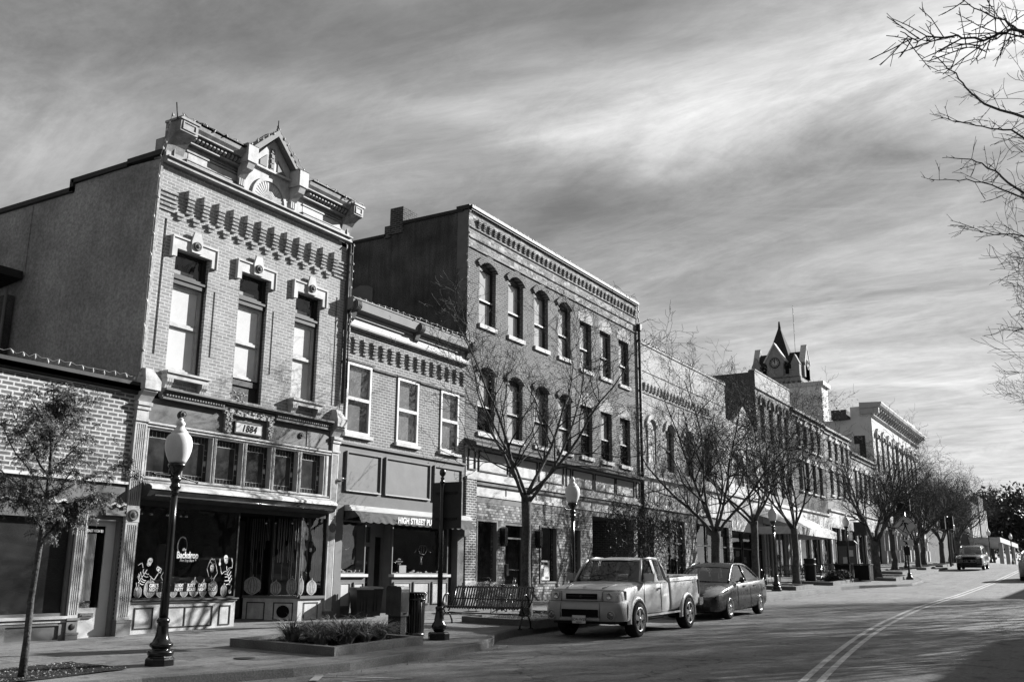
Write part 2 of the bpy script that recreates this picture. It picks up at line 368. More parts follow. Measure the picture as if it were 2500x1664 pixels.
    def build(s, name, mat, parent=None, off=None):
        me = bpy.data.meshes.new(name)
        o = off if off is not None else (ORG.get(root_of(parent).name, (0, 0, 0)) if parent else (0, 0, 0))
        me.from_pydata([(a-o[0], b-o[1], c-o[2]) for a, b, c in s.v], [], s.f)
        me.polygons.foreach_set('use_smooth', s.sm)
        me.materials.append(mat); me.update()
        ob = bpy.data.objects.new(name, me); C.objects.link(ob)
        if parent: ob.parent = parent
        return ob

ORG = {}
def root_of(o):
    while o.parent: o = o.parent
    return o

def thing(name, label, cat, loc=(0, 0, 0), rz=0, group=None, local=False):
    o = bpy.data.objects.new(name, None); C.objects.link(o); o.location = loc; o.rotation_euler = (0, 0, rz); o.empty_display_size = .3
    o['label'] = label; o['category'] = cat
    if group: o['group'] = group
    ORG[o.name] = (0, 0, 0) if local else tuple(loc)
    return o

def solo(o, label, cat, group=None, kind=None):
    if kind: o['kind'] = kind
    o['label'] = label; o['category'] = cat
    if group: o['group'] = group
    return o

def struct(o): o['kind'] = 'structure'; return o

KIDS = {}
def dup(root, loc, rz=None, label=None, sc=None):
    r = root.copy(); C.objects.link(r); r.location = loc
    if rz is not None: r.rotation_euler = (0, 0, rz)
    if label: r['label'] = label
    if sc: r.scale = (sc, sc, sc)
    def rec(a, b):
        for ch in [c for c in ALL() if c.parent == a]:
            d = ch.copy(); C.objects.link(d); d.parent = b; rec(ch, d)
    rec(root, r); return r
def ALL(): return list(C.objects)

def text_obj(txt, x, z, y, size, mat, parent, name='lettering', xscale=1, align='LEFT', shear=0, rx=0, spacing=1, bold=0, fit=0):
    cu = bpy.data.curves.new('t', 'FONT'); cu.body = txt; cu.size = size; cu.align_x = align; cu.shear = shear; cu.space_character = spacing
    cu.extrude = .002; cu.offset = bold
    to = bpy.data.objects.new('t', cu); C.objects.link(to); bpy.context.view_layer.update()
    me = bpy.data.meshes.new_from_object(to.evaluated_get(bpy.context.evaluated_depsgraph_get()))
    bpy.data.objects.remove(to); o = ORG.get(root_of(parent).name, (0, 0, 0))
    if fit: ww = [v.co.x for v in me.vertices]; xscale = fit/(max(ww)-min(ww))
    for v in me.vertices:
        a, b, c = v.co; yy = y-c; zz = z+b*cos(rx)
        v.co = (x+a*xscale-o[0], yy-b*sin(rx)*-1*0+b*sin(rx)-o[1], zz-o[2])
    me.materials.clear(); me.materials.append(mat); me.name = name
    ob = bpy.data.objects.new(name, me); C.objects.link(ob); ob.parent = parent; return ob

# ------------------------------------------------------------------ terrain
TK = [(-200, -2), (0, 0), (30, .6), (45, .95), (60, 1.42), (80, 2.2), (100, 2.78), (120, 3.05), (150, 3.1), (250, 2.3), (500, -2), (3000, -10)]
def T(x):
    for (a, za), (b, zb) in zip(TK, TK[1:]):
        if x <= b: return za+(zb-za)*(x-a)/(b-a)
    return -10
CURB = [(-40, 11.3), (7.0, 11.3), (9.0, 10.98), (11.0, 10.2), (12, 9.98), (15.6, 9.95), (16.6, 10.3), (17.6, 10.8), (18.6, 11.0), (40, 10.85), (48, 10.6), (50, 10.2), (52.5, 8.9), (54, 8.4), (59, 8.6), (62, 9.2), (65, 10.1), (80, 10.0), (420, 9.6)]
def yc(x):
    for (a, ya), (b, yb) in zip(CURB, CURB[1:]):
        if x <= b: return ya+(yb-ya)*(x-a)/(b-a)
    return 9.6
def WZ(x, y): return T(x)+.15+.02*(y-10.7)         # sidewalk height

xs = [-200, -60, -30]+[x for x in range(-20, 160, 2)]+[160, 180, 200, 250, 300, 400, 500, 800, 3000]
g = MB(); ys = [-1500, -200, -40, -12, 40, 120, 400, 2500]
for x in xs:
    for y in ys: g.v.append((x, y, T(x)-.06))
for i in range(len(xs)-1):
    for j in range(len(ys)-1): a = i*len(ys)+j; g.f.append([a, a+len(ys), a+len(ys)+1, a+1]); g.sm.append(False)
M['earth'] = surf('ground_earth', .12, .4, .2, .95, 3, .3)
struct(g.build('ground', M['earth']))

def asphalt():
    m, nt, b, L = _base('asphalt'); co = objcoord(nt)
    x = ramp(nt, noise(nt, co, .5, 6, .6), .3, .7, .88, 1.12)
    x = Mth(nt, 'MULTIPLY', x, ramp(nt, noise(nt, objcoord(nt, (.15, 2.2, 1)), 1.0, 5), .3, .7, .86, 1.12))
    f = noise(nt, co, 75, 3, .7)
    x = Mth(nt, 'MULTIPLY', x, ramp(nt, f, .3, .7, .6, 1.45))
    x = Mth(nt, 'MULTIPLY', x, ramp(nt, noise(nt, co, 17, 4, .75), .32, .68, .74, 1.28))
    vo = nt.nodes.new('ShaderNodeTexVoronoi'); vo.feature = 'DISTANCE_TO_EDGE'; vo.inputs['Scale'].default_value = .22
    wv = nt.nodes.new('ShaderNodeVectorMath'); wv.operation = 'ADD'; L.new(co, wv.inputs[0])
    nn = nt.nodes.new('ShaderNodeTexNoise'); nn.inputs['Scale'].default_value = 1.6; nn.inputs['Detail'].default_value = 6; L.new(co, nn.inputs['Vector'])
    sc = nt.nodes.new('ShaderNodeVectorMath'); sc.operation = 'SCALE'; sc.inputs['Scale'].default_value = 1.3; L.new(nn.outputs['Color'], sc.inputs[0]); L.new(sc.outputs[0], wv.inputs[1])
    L.new(wv.outputs[0], vo.inputs['Vector'])
    x = Mth(nt, 'MULTIPLY', x, ramp(nt, vo.outputs['Distance'], .0, .009, .4, 1))
    x = Mth(nt, 'MULTIPLY', x, ramp(nt, noise(nt, objcoord(nt, (1, 1, 1)), 2.6, 5, .65), .54, .66, 1, .60))
    x = Mth(nt, 'MULTIPLY', x, .165)
    finish(nt, b, x, f, .7, .012); b.inputs['Roughness'].default_value = .93; b.inputs['Specular IOR Level'].default_value = .2; return m
M['asphalt'] = asphalt()
rx = sorted(set([-40, -20]+[x*.5 for x in range(-10, 60)]+[float(x) for x in range(30, 150, 2)]+[160, 200, 300, 420]+[p[0] for p in CURB]))
g = MB()
for x in rx:
    for y in (-3.0, 0, 3, 6, yc(x)): g.v.append((x, y, T(x)))
for i in range(len(rx)-1):
    for j in range(4): a = i*5+j; g.f.append([a, a+5, a+6, a+1]); g.sm.append(False)
struct(g.build('road', M['asphalt']))

def walkmat():
    m, nt, b, L = _base('sidewalk_concrete'); co = objcoord(nt)
    x = ramp(nt, noise(nt, co, .8, 7, .6), .3, .7, .78, 1.15)
    f = noise(nt, co, 60, 3, .7)
    x = Mth(nt, 'MULTIPLY', x, ramp(nt, f, .3, .7, .75, 1.28))
    x = Mth(nt, 'MULTIPLY', x, ramp(nt, noise(nt, co, 21, 4, .75), .32, .68, .76, 1.25))
    br = nt.nodes.new('ShaderNodeTexBrick'); L.new(co, br.inputs[0]); br.offset = 0
    for nme, v in (('Color1', (.9, .9, .9, 1)), ('Color2', (1, 1, 1, 1)), ('Mortar', (.5, .5, .5, 1)), ('Scale', 1), ('Mortar Size', .012), ('Mortar Smooth', .1), ('Brick Width', 1.52), ('Row Height', 1.52)): br.inputs[nme].default_value = v
    bb = nt.nodes.new('ShaderNodeRGBToBW'); L.new(br.outputs[0], bb.inputs[0])
    x = Mth(nt, 'MULTIPLY', Mth(nt, 'MULTIPLY', x, bb.outputs[0]), .18)
    st = ramp(nt, noise(nt, co, 3.5, 4), .56, .66, 1, .62)
    x = Mth(nt, 'MULTIPLY', x, st)
    finish(nt, b, x, f, .6, .01); b.inputs['Roughness'].default_value = .92; b.inputs['Specular IOR Level'].default_value = .2; return m
M['walk'] = walkmat()
g = MB(); k = MB()
for x in rx:
    y0 = yc(x)
    for y in (y0+.16, 12.5, 14.2, 18.5): g.v.append((x, y, WZ(x, y)))
    z1 = WZ(x, y0+.16)
    for p in ((y0, T(x)-.02), (y0+.02, z1-.02), (y0+.045, z1+.003), (y0+.165, z1+.003)): k.v.append((x, p[0], p[1]))
for i in range(len(rx)-1):
    for j in range(3): a = i*4+j; g.f.append([a, a+4, a+5, a+1]); g.sm.append(False); k.f.append([a, a+4, a+5, a+1]); k.sm.append(False)
struct(g.build('pavement', M['walk'])); struct(k.build('kerb', M['concrete']))
g = MB()
for x in rx: g.v += [(x, -3.0, T(x)-.02), (x, -3.02, T(x)+.14), (x, -9.0, T(x)+.2)]
for i in range(len(rx)-1):
    for j in range(2): a = i*3+j; g.f.append([a, a+1, a+4, a+3]); g.sm.append(False)
struct(g.build('far_pavement', M['walk']))

def strip(pts, w, name, mat, dz=.005):
    g = MB(); P = []
    for (a, b) in zip(pts, pts[1:]):
        n = max(1, int(abs(b[0]-a[0])/1.0))
        for i in range(n): P.append((a[0]+(b[0]-a[0])*i/n, a[1]+(b[1]-a[1])*i/n))
    P.append(pts[-1])
    for i, p in enumerate(P):
        q = P[min(i+1, len(P)-1)]; o = P[max(i-1, 0)]; d = Vector((q[0]-o[0], q[1]-o[1])).normalized(); n = Vector((-d.y, d.x))*w/2
        for s_ in (1, -1): g.v.append((p[0]+n.x*s_, p[1]+n.y*s_, T(p[0]+n.x*s_)+dz))
    for i in range(len(P)-1): g.f.append([2*i, 2*i+1, 2*i+3, 2*i+2]); g.sm.append(False)
    return struct(g.build(name, mat))
def smoothpath(pts, n=6):
    out = []
    for i in range(len(pts)-1):
        p0 = pts[max(i-1, 0)]; p1 = pts[i]; p2 = pts[i+1]; p3 = pts[min(i+2, len(pts)-1)]
        for k in range(n):
            t = k/n; out.append(tuple(.5*((2*p1[j])+(-p0[j]+p2[j])*t+(2*p0[j]-5*p1[j]+4*p2[j]-p3[j])*t*t+(-p0[j]+3*p1[j]-3*p2[j]+p3[j])*t**3) for j in range(len(p1))))
    out.append(tuple(pts[-1])); return out
YL = smoothpath([(4, 1.6), (9, 2.9), (14.0, 3.71), (22.5, 4.66), (30.6, 5.2), (38.3, 5.36), (55, 5.25), (90, 5.15), (150, 5.1)])
strip(YL, .105, 'centre_line', M['yellow']); strip([(a, b-.23) for a, b in YL], .105, 'centre_line', M['yellow'])
strip([(11.2, 9.93), (11.7, 8.6)], .07, 'parking_line', M['yellow'], .006)
strip([(11.7, 8.6), (10.9, 9.2)], .06, 'parking_line', M['yellow'], .01)
strip([(11.25, 9.93), (10.75, 9.6)], .13, 'parking_line', M['yellow'], .014)
# ------------------------------------------------------------------ facade pieces
Y = 16.0
def shell(root, x0, x1, z0, zr, yb, matside, name='side_wall', y0=16.0, par=None):
    """side and back walls and a roof behind a facade"""
    g = MB(); g.quad((x0, y0, z0), (x0, y0, zr), (x0, yb, zr), (x0, yb, z0)); g.quad((x1, y0, z0), (x1, yb, z0), (x1, yb, zr), (x1, y0, zr))
    g.quad((x0, yb, z0), (x0, yb, zr), (x1, yb, zr), (x1, yb, z0)); g.build(name, matside, root)
    g = MB(); g.box(x0+.05, x1-.05, y0+.3, yb-.05, zr-.45, zr-.35); g.build('roof', M['roof'], root)

def sash(root, x0, x1, z0, z1, y, zm=None, fm='dark', pm='glass', bm='blind', fw_=.05, dep=.06, top=None, by=.14, arch=0, label=None, split=False):
    """double-hung window: frame mesh with pane and blind below it"""
    g = MB(); g.frame(x0, x1, z0, z1, y, y+dep, fw_)
    if zm: g.box(x0+fw_, x1-fw_, y-.015, y+dep-.01, zm-.03, zm+.03)
    if zm:
        w2 = .035
        g.frame(x0+fw_, x1-fw_, z0+fw_, zm-.03, y+.03, y+dep+.01, w2)
        g.frame(x0+fw_, x1-fw_, zm+.03, z1-fw_, y+.012, y+dep-.006, w2)
    wdw = g.build('window', M[fm], root)
    g = MB(); g.quad((x0+.02, y+dep*.7, z0+.02), (x1-.02, y+dep*.7, z0+.02), (x1-.02, y+dep*.7, z1-.02), (x0+.02, y+dep*.7, z1-.02)); g.build('pane', M[pm], wdw)
    if bm:
        g = MB(); zb = z0
        if split: zb = zm
        g.box(x0+.01, x1-.01, y+by, y+by+.01, zb, z1); g.build('blind', M[bm], wdw)
        if split: g = MB(); g.box(x0, x1, y+.6, y+.61, z0-.1, z1); g.build('dark_room', M['void'], wdw)
    return wdw

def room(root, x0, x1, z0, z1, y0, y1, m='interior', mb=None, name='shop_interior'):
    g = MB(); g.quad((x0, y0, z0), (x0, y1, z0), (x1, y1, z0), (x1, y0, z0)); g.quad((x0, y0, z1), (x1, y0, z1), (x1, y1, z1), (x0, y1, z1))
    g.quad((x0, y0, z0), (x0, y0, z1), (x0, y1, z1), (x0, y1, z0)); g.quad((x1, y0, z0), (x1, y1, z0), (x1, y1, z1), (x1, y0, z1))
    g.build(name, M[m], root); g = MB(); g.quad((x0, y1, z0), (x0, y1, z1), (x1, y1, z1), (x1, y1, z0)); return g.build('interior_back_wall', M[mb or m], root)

def fluted(g, x0, x1, z0, z1, yf, n=4, dp=.03):
    """fluted pilaster front: raised fillets over a set-back face"""
    g.box(x0, x1, yf+dp, 16.0-.003, z0, z1); m = (x1-x0); e = m*.14; w = (m-2*e)/(2*n+1)*1.0
    g.box(x0, x0+e, yf, yf+dp, z0, z1); g.box(x1-e, x1, yf, yf+dp, z0, z1)
    g.box(x0+e, x1-e, yf, yf+dp, z1-.06, z1); g.box(x0+e, x1-e, yf, yf+dp, z0, z0+.06)
    for i in range(n):
        a = x0+e+w*(2*i+1); g.box(a, a+w, yf+.004, yf+dp, z0+.06, z1-.06)
    return g

def rosette(root, x, z, y, r=.09, m='midtrim', name='rosette'):
    g = MB(); g.lathe((x, y, z), [(r*1.0, 0), (r, -.02), (r*.85, -.035), (r*.7, -.02), (r*.55, -.02), (r*.45, -.04), (r*.2, -.055), (.001, -.055)], 16, axis='y')
    return g.build(name, M[m], root)

def stringlights(pts, n, label, sag=.12, sc=.035, group='string lights on the building fronts'):
    root = thing('string_lights', label, 'string lights', pts[0], 0, group)
    g = MB(); P = []
    per = max(2, n//max(1, (len(pts)-1)))
    for a, b in zip(pts, pts[1:]):
        a, b = Vector(a), Vector(b)
        for i in range(per):
            t = i/per; p = a.lerp(b, t); P.append(p+Vector((0, 0, random.uniform(-.02, .03))))
            P.append(a.lerp(b, (i+.5)/per)-Vector((0, 0, sag*random.uniform(.3, 1)*.4)))
    P.append(Vector(pts[-1])); g.path(P, .007, 3); g.build('wire', M['wire'], root)
    me = None
    for i, p in enumerate(P[::2]):
        if i > 90: break
        q = p-Vector(pts[0])
        if me is None:
            b = MB().lathe((0, 0, 0), [(.006, 0), (.012, -.02), (sc*.6, -.05), (sc*.62, -.07), (sc*.3, -.095), (.002, -.1)], 7); ob = b.build('bulb', M['bulb']); ob.parent = root; me = ob.data
        else: ob = bpy.data.objects.new('bulb', me); C.objects.link(ob); ob.parent = root
        ob.location = q; ob.rotation_euler = (random.uniform(-.5, .5), random.uniform(-.6, .6), 0)
    return root

M['windowshade'] = surf('dark_window_shade', .04, .3, 1.5, .9)
# ================================================================== low brick shop at the left edge
rt = thing('brick_shop', 'low one-storey brick shop with bold white mortar at the left edge', 'building', (9, 16, .3))
g = MB(); g.wall(2, 12.33, 3.34, 5.11, 16, ()); g.build('wall', M['bZ'], rt)
shell(rt, 2, 12.33, .1, 5.1, 30, M['bZ'])
g = MB(); g.box(2, 12.37, 15.86, 16.3, 5.13, 5.29); g.prism([(15.86, 5.22), (15.93, 5.1), (15.995, 5.1), (15.995, 5.13), (15.86, 5.13)], 2, 12.36); g.box(2, 12.36, 15.93, 15.99, 5.06, 5.10); g.build('coping', M['dark'], rt)
g = MB(); g.box(2, 12.30, 15.93, 15.997, 3.30, 3.345); g.build('ledge', M['white'], rt)
g = MB(); g.box(2, 12.30, 15.99, 16.05, 2.6, 3.30); g.build('fascia', M['midtrim'], rt)
# scalloped valance
g = MB(); N = 200; x0 = 3.0; x1 = 12.30
for i in range(N+1):
    x = x0+(x1-x0)*i/N; zb = 2.90+.028*cos(2*pi*x/.215); yy = 15.95
    g.v += [(x, 15.955, 3.24), (x, yy, zb+.03), (x, yy-.002, zb)]
for i in range(N): a = 3*i; g.f += [[a, a+3, a+4, a+1], [a+1, a+4, a+5, a+2]]; g.sm += [True, True]
aw = g.build('awning', M['midtrim'], rt)
g = MB()
for i in range(N+1):
    x = x0+(x1-x0)*i/N; zb = 2.90+.028*cos(2*pi*x/.215); yy = 15.945
    g.v += [(x, yy-.02, zb+.022), (x, yy-.02, zb-.018)]
for i in range(N): a = 2*i; g.f += [[a, a+2, a+3, a+1]]; g.sm += [False]
g.build('scalloped_hem', M['white'], aw)
# display window
room(rt, 3, 11.27, .9, 3.0, 16.08, 16.13, 'windowshade', 'windowshade')
g = MB(); g.frame(3, 11.28, .9, 2.9, 15.99, 16.06, .05); w_ = g.build('window', M['greytrim'], rt)
g = MB(); g.quad((3, 16.04, .9), (11.26, 16.04, .9), (11.26, 16.04, 2.9), (3, 16.04, 2.9)); g.build('pane', M['shopglass'], w_)
g = MB(); g.box(3, 11.3, 15.90, 15.99, .85, .90); g.box(3, 11.3, 15.94, 15.99, .79, .83); g.build('sill', M['light'], rt)
g = MB(); g.box(3, 11.3, 15.99, 16.06, .15, .85); g.build('bulkhead', M['midtrim'], rt)
g = MB(); g.box(3, 11.3, 15.955, 15.99, .2, .50)
for a in (3.2, 4.9, 6.6, 8.3, 10.03, 11.17): g.box(a, a+.14, 15.957, 15.99, .5, .79)
g.box(3, 11.3, 15.959, 15.99, .74, .79); g.build('bulkhead_rail', M['greytrim'], rt)
g = MB(); g.box(3, 11.25, 15.90, 16, .3, .42); g.build('plinth', M['light'], rt)
g = MB(); fluted(g, 11.30, 11.50, .85, 2.86, 15.93, 3); g.build('pilaster', M['lightA'], rt)
g = MB(); g.box(11.28, 11.52, 15.9, 16, .3, .58); g.box(11.29, 11.51, 15.92, 16, .60, .83); g.box(11.27, 11.53, 15.89, 16, .57, .61); g.box(11.27, 11.53, 15.89, 16, .82, .86); pd = g.build('pilaster_base', M['greytrim'], rt)
g = MB(); g.lathe((11.4, 15.92, .71), [(.055, 0), (.055, -.012), (.04, -.018), (.001, -.018)], 14, axis='y'); g.build('doorbell', M['black'], pd)
# door
g = MB(); g.wall(11.50, 12.30, .36, 2.86, 16.0, [(11.53, 12.24, .42, 2.64)], .14); g.box(11.85, 12.29, 15.9, 15.99, 2.70, 2.735); g.box(11.86, 12.28, 15.93, 15.99, 2.735, 2.80); g.build('door_frame', M['greytrim'], rt)
g = MB(); g.wall(11.53, 12.24, .48, 2.64, 16.1, [(11.64, 12.05, 1.02, 2.5)], .04); dr = g.build('door', M['white'], rt)
g = MB(); g.quad((11.63, 16.12, 1.0), (12.06, 16.12, 1.0), (12.06, 16.12, 2.52), (11.63, 16.12, 2.52)); g.build('pane', M['glass'], dr)
g = MB()
for i in range(40): a = 11.63+.25*i/40; g.v += [(a, 16.15+.015*sin(i*1.3), .98), (a-.0, 16.15+.015*sin(i*1.3), 2.36)]
for i in range(39): g.f.append([2*i, 2*i+2, 2*i+3, 2*i+1]); g.sm.append(True)
g.build('curtain', M['curtain'], dr)
room(rt, 11.5, 12.3, .45, 2.7, 16.26, 17.6)
g = MB(); g.box(11.64, 11.92, 16.06, 16.1, .84, .93); g.box(11.67, 11.9, 16.045, 16.06, .875, .9); g.build('mail_slot', M['greytrim'], dr)
g = MB(); g.box(11.68, 11.80, 16.02, 16.1, 1.10, 1.15); g.lathe((11.73, 16.03, 1.06), [(.03, 0), (.03, -.03), (.001, -.04)], 10, axis='y'); g.build('handle', M['chrome'], dr)
text_obj('EAST HIGH ST', 11.645, 2.385, 16.105, .07, M['decal'], dr, xscale=.78, bold=.002)
g = MB(); g.box(11.5, 12.28, 15.92, 16.12, .30, .47); g.build('doorstep', M['stone'], rt)

# ================================================================== the two-storey corniced building
rt = thing('corniced_building', 'ornate two-storey brick building dated 1884 with gabled metal cornice', 'building', (12.36, 16, .4))
A0, A1 = 12.40, 18.33
WA = [(12.96, 13.86, 5.70, 8.28), (14.78, 15.66, 5.36, 8.28), (16.59, 17.44, 5.66, 8.28)]
grooves = [(12.60, 12.66, 5.95, 8.85), (18.02, 18.07, 5.7, 8.5), (14.05, 14.10, 6.15, 7.62), (15.84, 15.89, 6.1, 7.6)]
g = MB(); g.wall(A0, A1, 5.24, 10.02, 16, WA+grooves, .30)
for a, b, c, d in grooves: g.quad((a, 16.08, c), (b, 16.08, c), (b, 16.08, d), (a, 16.08, d))
# corbel table
sp = (17.62-12.95)/11
for i in range(12):
    x = 13.06+sp*i
    g.box(x, x+.20, 15.88, 15.998, 9.42, 9.60)
    for j, (pz, pr) in enumerate(((9.345, .11), (9.265, .10), (9.185, .085), (9.105, .07))): g.box(x+.01, x+.19, 16-pr, 15.998, pz, pz+.045)
    x2 = x-.21; g.box(x2, x2+.19, 15.935, 15.998, 8.985, 9.055); g.box(x2+.03, x2+.15, 15.95, 15.998, 8.90, 8.95)
    if i < 11: g.box(x+.20, x+.225, 15.92, 15.998, 9.54, 9.60)
for (a, b) in ((12.405, 12.86), (17.86, 18.325)):
    for zz in (9.42, 9.32, 9.22, 9.12, 9.02): g.box(a, b, 15.965, 15.998, zz, zz+.05)
g.build('wall', M['bA'], rt)
# stepped stucco side wall
g = MB(); sidep = [(16.0, .2), (16.0, 10.12), (17.05, 10.16), (18.95, 10.13), (18.95, 9.93), (24, 9.93), (30, 9.8), (30, .2)]
g.add([(A0, a, b) for a, b in sidep], [tuple(range(8))]); g.box(A0-.02, A0+.01, 20.38, 20.41, 8.2, 9.9)
g.build('side_wall', M['stuccoA'], rt)
g = MB(); g.quad((A1, 16, .2), (A1, 30, .2), (A1, 30, 9.8), (A1, 16, 9.9)); g.quad((A0, 30, .2), (A0, 30, 9.8), (A1, 30, 9.8), (A1, 30, .2)); g.build('side_wall', M['stuccoC'], rt)
g = MB(); g.box(A0+.1, A1-.1, 16.3, 29.9, 9.4, 9.5); g.build('roof', M['roof'], rt)
g = MB()
for (ya, yb, z) in ((15.99, 17.08, 10.20), (17.08, 18.96, 10.15), (18.9, 24, 9.95), (24, 30, 9.82)): g.box(A0-.06, A0+.22, ya, yb, z, z+.11)
g.box(A0-.06, A0+.22, 18.9, 19.02, 9.93, 10.26); g.box(A1-.2, A1+.04, 16, 30, 9.9, 10.0); g.build('coping', M['dark'], rt)
g = MB(); g.box(A0-.055, A0+.0, 15.96, 16.22, 5.2, 10.05); g.build('corner_board', M['stuccoA'], rt)
g = MB(); g.box(A0-.012, A0+.02, 15.975, 15.996, 5.2, 8.7); g.build('corner_strip', M['lightA'], rt)
# metal cornice
g = MB(); g.box(A0, A1+.02, 15.84, 15.998, 10.03, 10.07); g.box(A0, A1+.02, 15.87, 15.998, 10.07, 10.13); g.box(A0, A1, 15.80, 15.998, 10.13, 10.16)
g.box(A0+.02, A1-.02, 15.93, 16.3, 10.16, 10.62)
for (a, b) in ((12.92, 14.50), (16.52, 17.95)):
    g.box(a, b, 15.90, 15.93, 10.46, 10.50); g.box(a, b, 15.87, 15.93, 10.20, 10.235); g.box(a, b, 15.885, 15.93, 10.265, 10.285); g.box(a, b, 15.9, 15.93, 10.53, 10.55)
    g.box(a-.1, b+.05, 15.80, 15.93, 10.62, 10.66); g.box(a-.1, b+.05, 15.83, 16.3, 10.66, 10.78)
    n = int((b-a)/.105)
    for i in range(n): x = a+(i+.3)*(b-a)/n; g.prism([(15.83, 10.775), (15.72, 10.77), (15.72, 10.72), (15.77, 10.68), (15.83, 10.675)], x, x+.055)
    g.box(a-.12, b+.1, 15.66, 16.3, 10.80, 10.83); g.prism([(15.66, 10.832), (15.60, 10.90), (15.58, 10.98), (16.3, 11.02), (16.3, 10.832)], a-.12, b+.1)
cor = g.build('cornice', M['zinc'], rt)
for (a, b) in ((12.98, 14.48), (16.54, 17.93)): g = MB(); g.box(a, b, 15.922, 15.929, 10.30, 10.44); g.build('frieze_panel', M['lightA'], cor)
g = MB()
for (a, b) in ((12.85, 14.5), (16.5, 18.0)): g.box(a, b, 15.56, 16.3, 11.025, 11.055)
g.build('cornice_cap', M['dark'], cor)
for (a, b) in ((12.40, 12.86), (18.0, 18.36)):
    g = MB()
    curve = [(16.0, 10.16), (15.96, 10.16), (15.93, 10.3), (15.88, 10.45), (15.78, 10.56), (15.66, 10.63), (15.53, 10.66), (15.52, 10.9), (15.6, 10.95), (16.0, 10.98), (16.0, 10.3)]
    g.prism(curve[:10], a, b); g.frame(a+.05, b-.05, 10.70, 10.88, 15.505, 15.522, .03); g.box(a-.03, b+.03, 15.49, 16.0, 10.905, 10.955)
    g.box(a+.2, a+.22, 15.9, 15.94, 10.2, 10.5)
    g.build('end_bracket', M['zinc'], cor)
# central gable
g = MB(); g.wall(14.56, 16.26, 10.16, 10.86, 15.86, ())
g.prism([(14.62, 10.86), (16.2, 10.86), (15.38, 11.70)], 15.84, 16.1, 'y'); g.box(14.56, 16.26, 15.78, 16.05, 10.84, 10.885)
g.quad((14.56, 15.86, 10.16), (14.56, 16.2, 10.16), (14.56, 16.2, 10.86), (14.56, 15.86, 10.86)); g.quad((16.26, 15.86, 10.16), (16.26, 15.86, 10.86), (16.26, 16.2, 10.86), (16.26, 16.2, 10.16))
for (x0, x1) in ((14.86, 15.15), (15.50, 15.62)):
    pass
gb = g.build('gable', M['lightA'], rt)
g = MB()
for s_ in (-1, 1):
    cx = 15.33; ax = cx+s_*.88
    p = [(ax, 10.90), (cx, 11.74), (cx, 11.90), (ax+s_*.10, 10.98)]
    g.prism(p if s_ > 0 else p[::-1], 15.66, 16.12, 'y')
g.lathe((15.33, 15.72, 11.86), [(.03, 0), (.035, .06), (.012, .1), (.02, .14), (.002, .18)], 8); g.build('gable_roof', M['greytrim'], gb)
g = MB()
g.box(15.27, 15.40, 15.815, 15.84, 10.90, 11.45)
g.prism([(14.95, 10.93), (15.17, 10.93), (15.17, 11.25), (14.95, 11.05)], 15.82, 15.838, 'y'); g.prism([(15.52, 10.93), (15.80, 10.93), (15.52, 11.22)], 15.82, 15.838, 'y')
for z in (10.95, 11.08, 11.21, 11.34): g.box(15.29, 15.38, 15.80, 15.815, z, z+.09)
g.build('gable_panel', M['greytrim'], gb)
g = MB(); c0 = (15.33, 10.13)
pts = [(c0[0]+.56*cos(pi*k/24), c0[1]+.56*sin(pi*k/24)) for k in range(25)]; pin = [(c0[0]+.48*cos(pi*k/24), c0[1]+.48*sin(pi*k/24)) for k in range(25)]
for k in range(24): g.prism([pts[k], pts[k+1], pin[k+1], pin[k]], 15.815, 15.858, 'y')
fan = g.build('fan_arch', M['lightA'], gb)
g = MB(); nf = 17
for k in range(nf):
    a0, a1 = pi*k/nf, pi*(k+1)/nf; am = (a0+a1)/2; R = .475
    p0 = (c0[0], 15.80, c0[1]); A_ = (c0[0]+R*cos(a0), 15.852, c0[1]+R*sin(a0)); B_ = (c0[0]+R*cos(am), 15.838, c0[1]+R*sin(am)); D_ = (c0[0]+R*cos(a1), 15.852, c0[1]+R*sin(a1))
    q0 = (c0[0]+.05*cos(am), 15.846, c0[1]+.05*sin(am)); g.quad(q0, A_, B_); g.quad(q0, B_, D_)
g.build('fan_ribs', M['lightA'], fan)
for a in (14.28, 15.95):
    g = MB(); g.box(a, a+.30, 15.50, 15.95, 10.70, 11.10); v = [(a-.01, 15.49, 11.10), (a+.31, 15.49, 11.10), (a+.31, 15.96, 11.10), (a-.01, 15.96, 11.10), (a+.15, 15.72, 11.24)]
    g.add(v, [(0, 1, 4), (1, 2, 4), (2, 3, 4), (3, 0, 4)])
    g.prism([(15.52, 10.70), (15.58, 10.55), (15.7, 10.50), (15.83, 10.36), (15.86, 10.36), (15.86, 10.70)], a+.05, a+.25)
    for i in range(3): g.box(a+.07+i*.06, a+.10+i*.06, 15.80, 15.86, 10.2, 10.36)
    g.build('post', M['lightA'], cor)
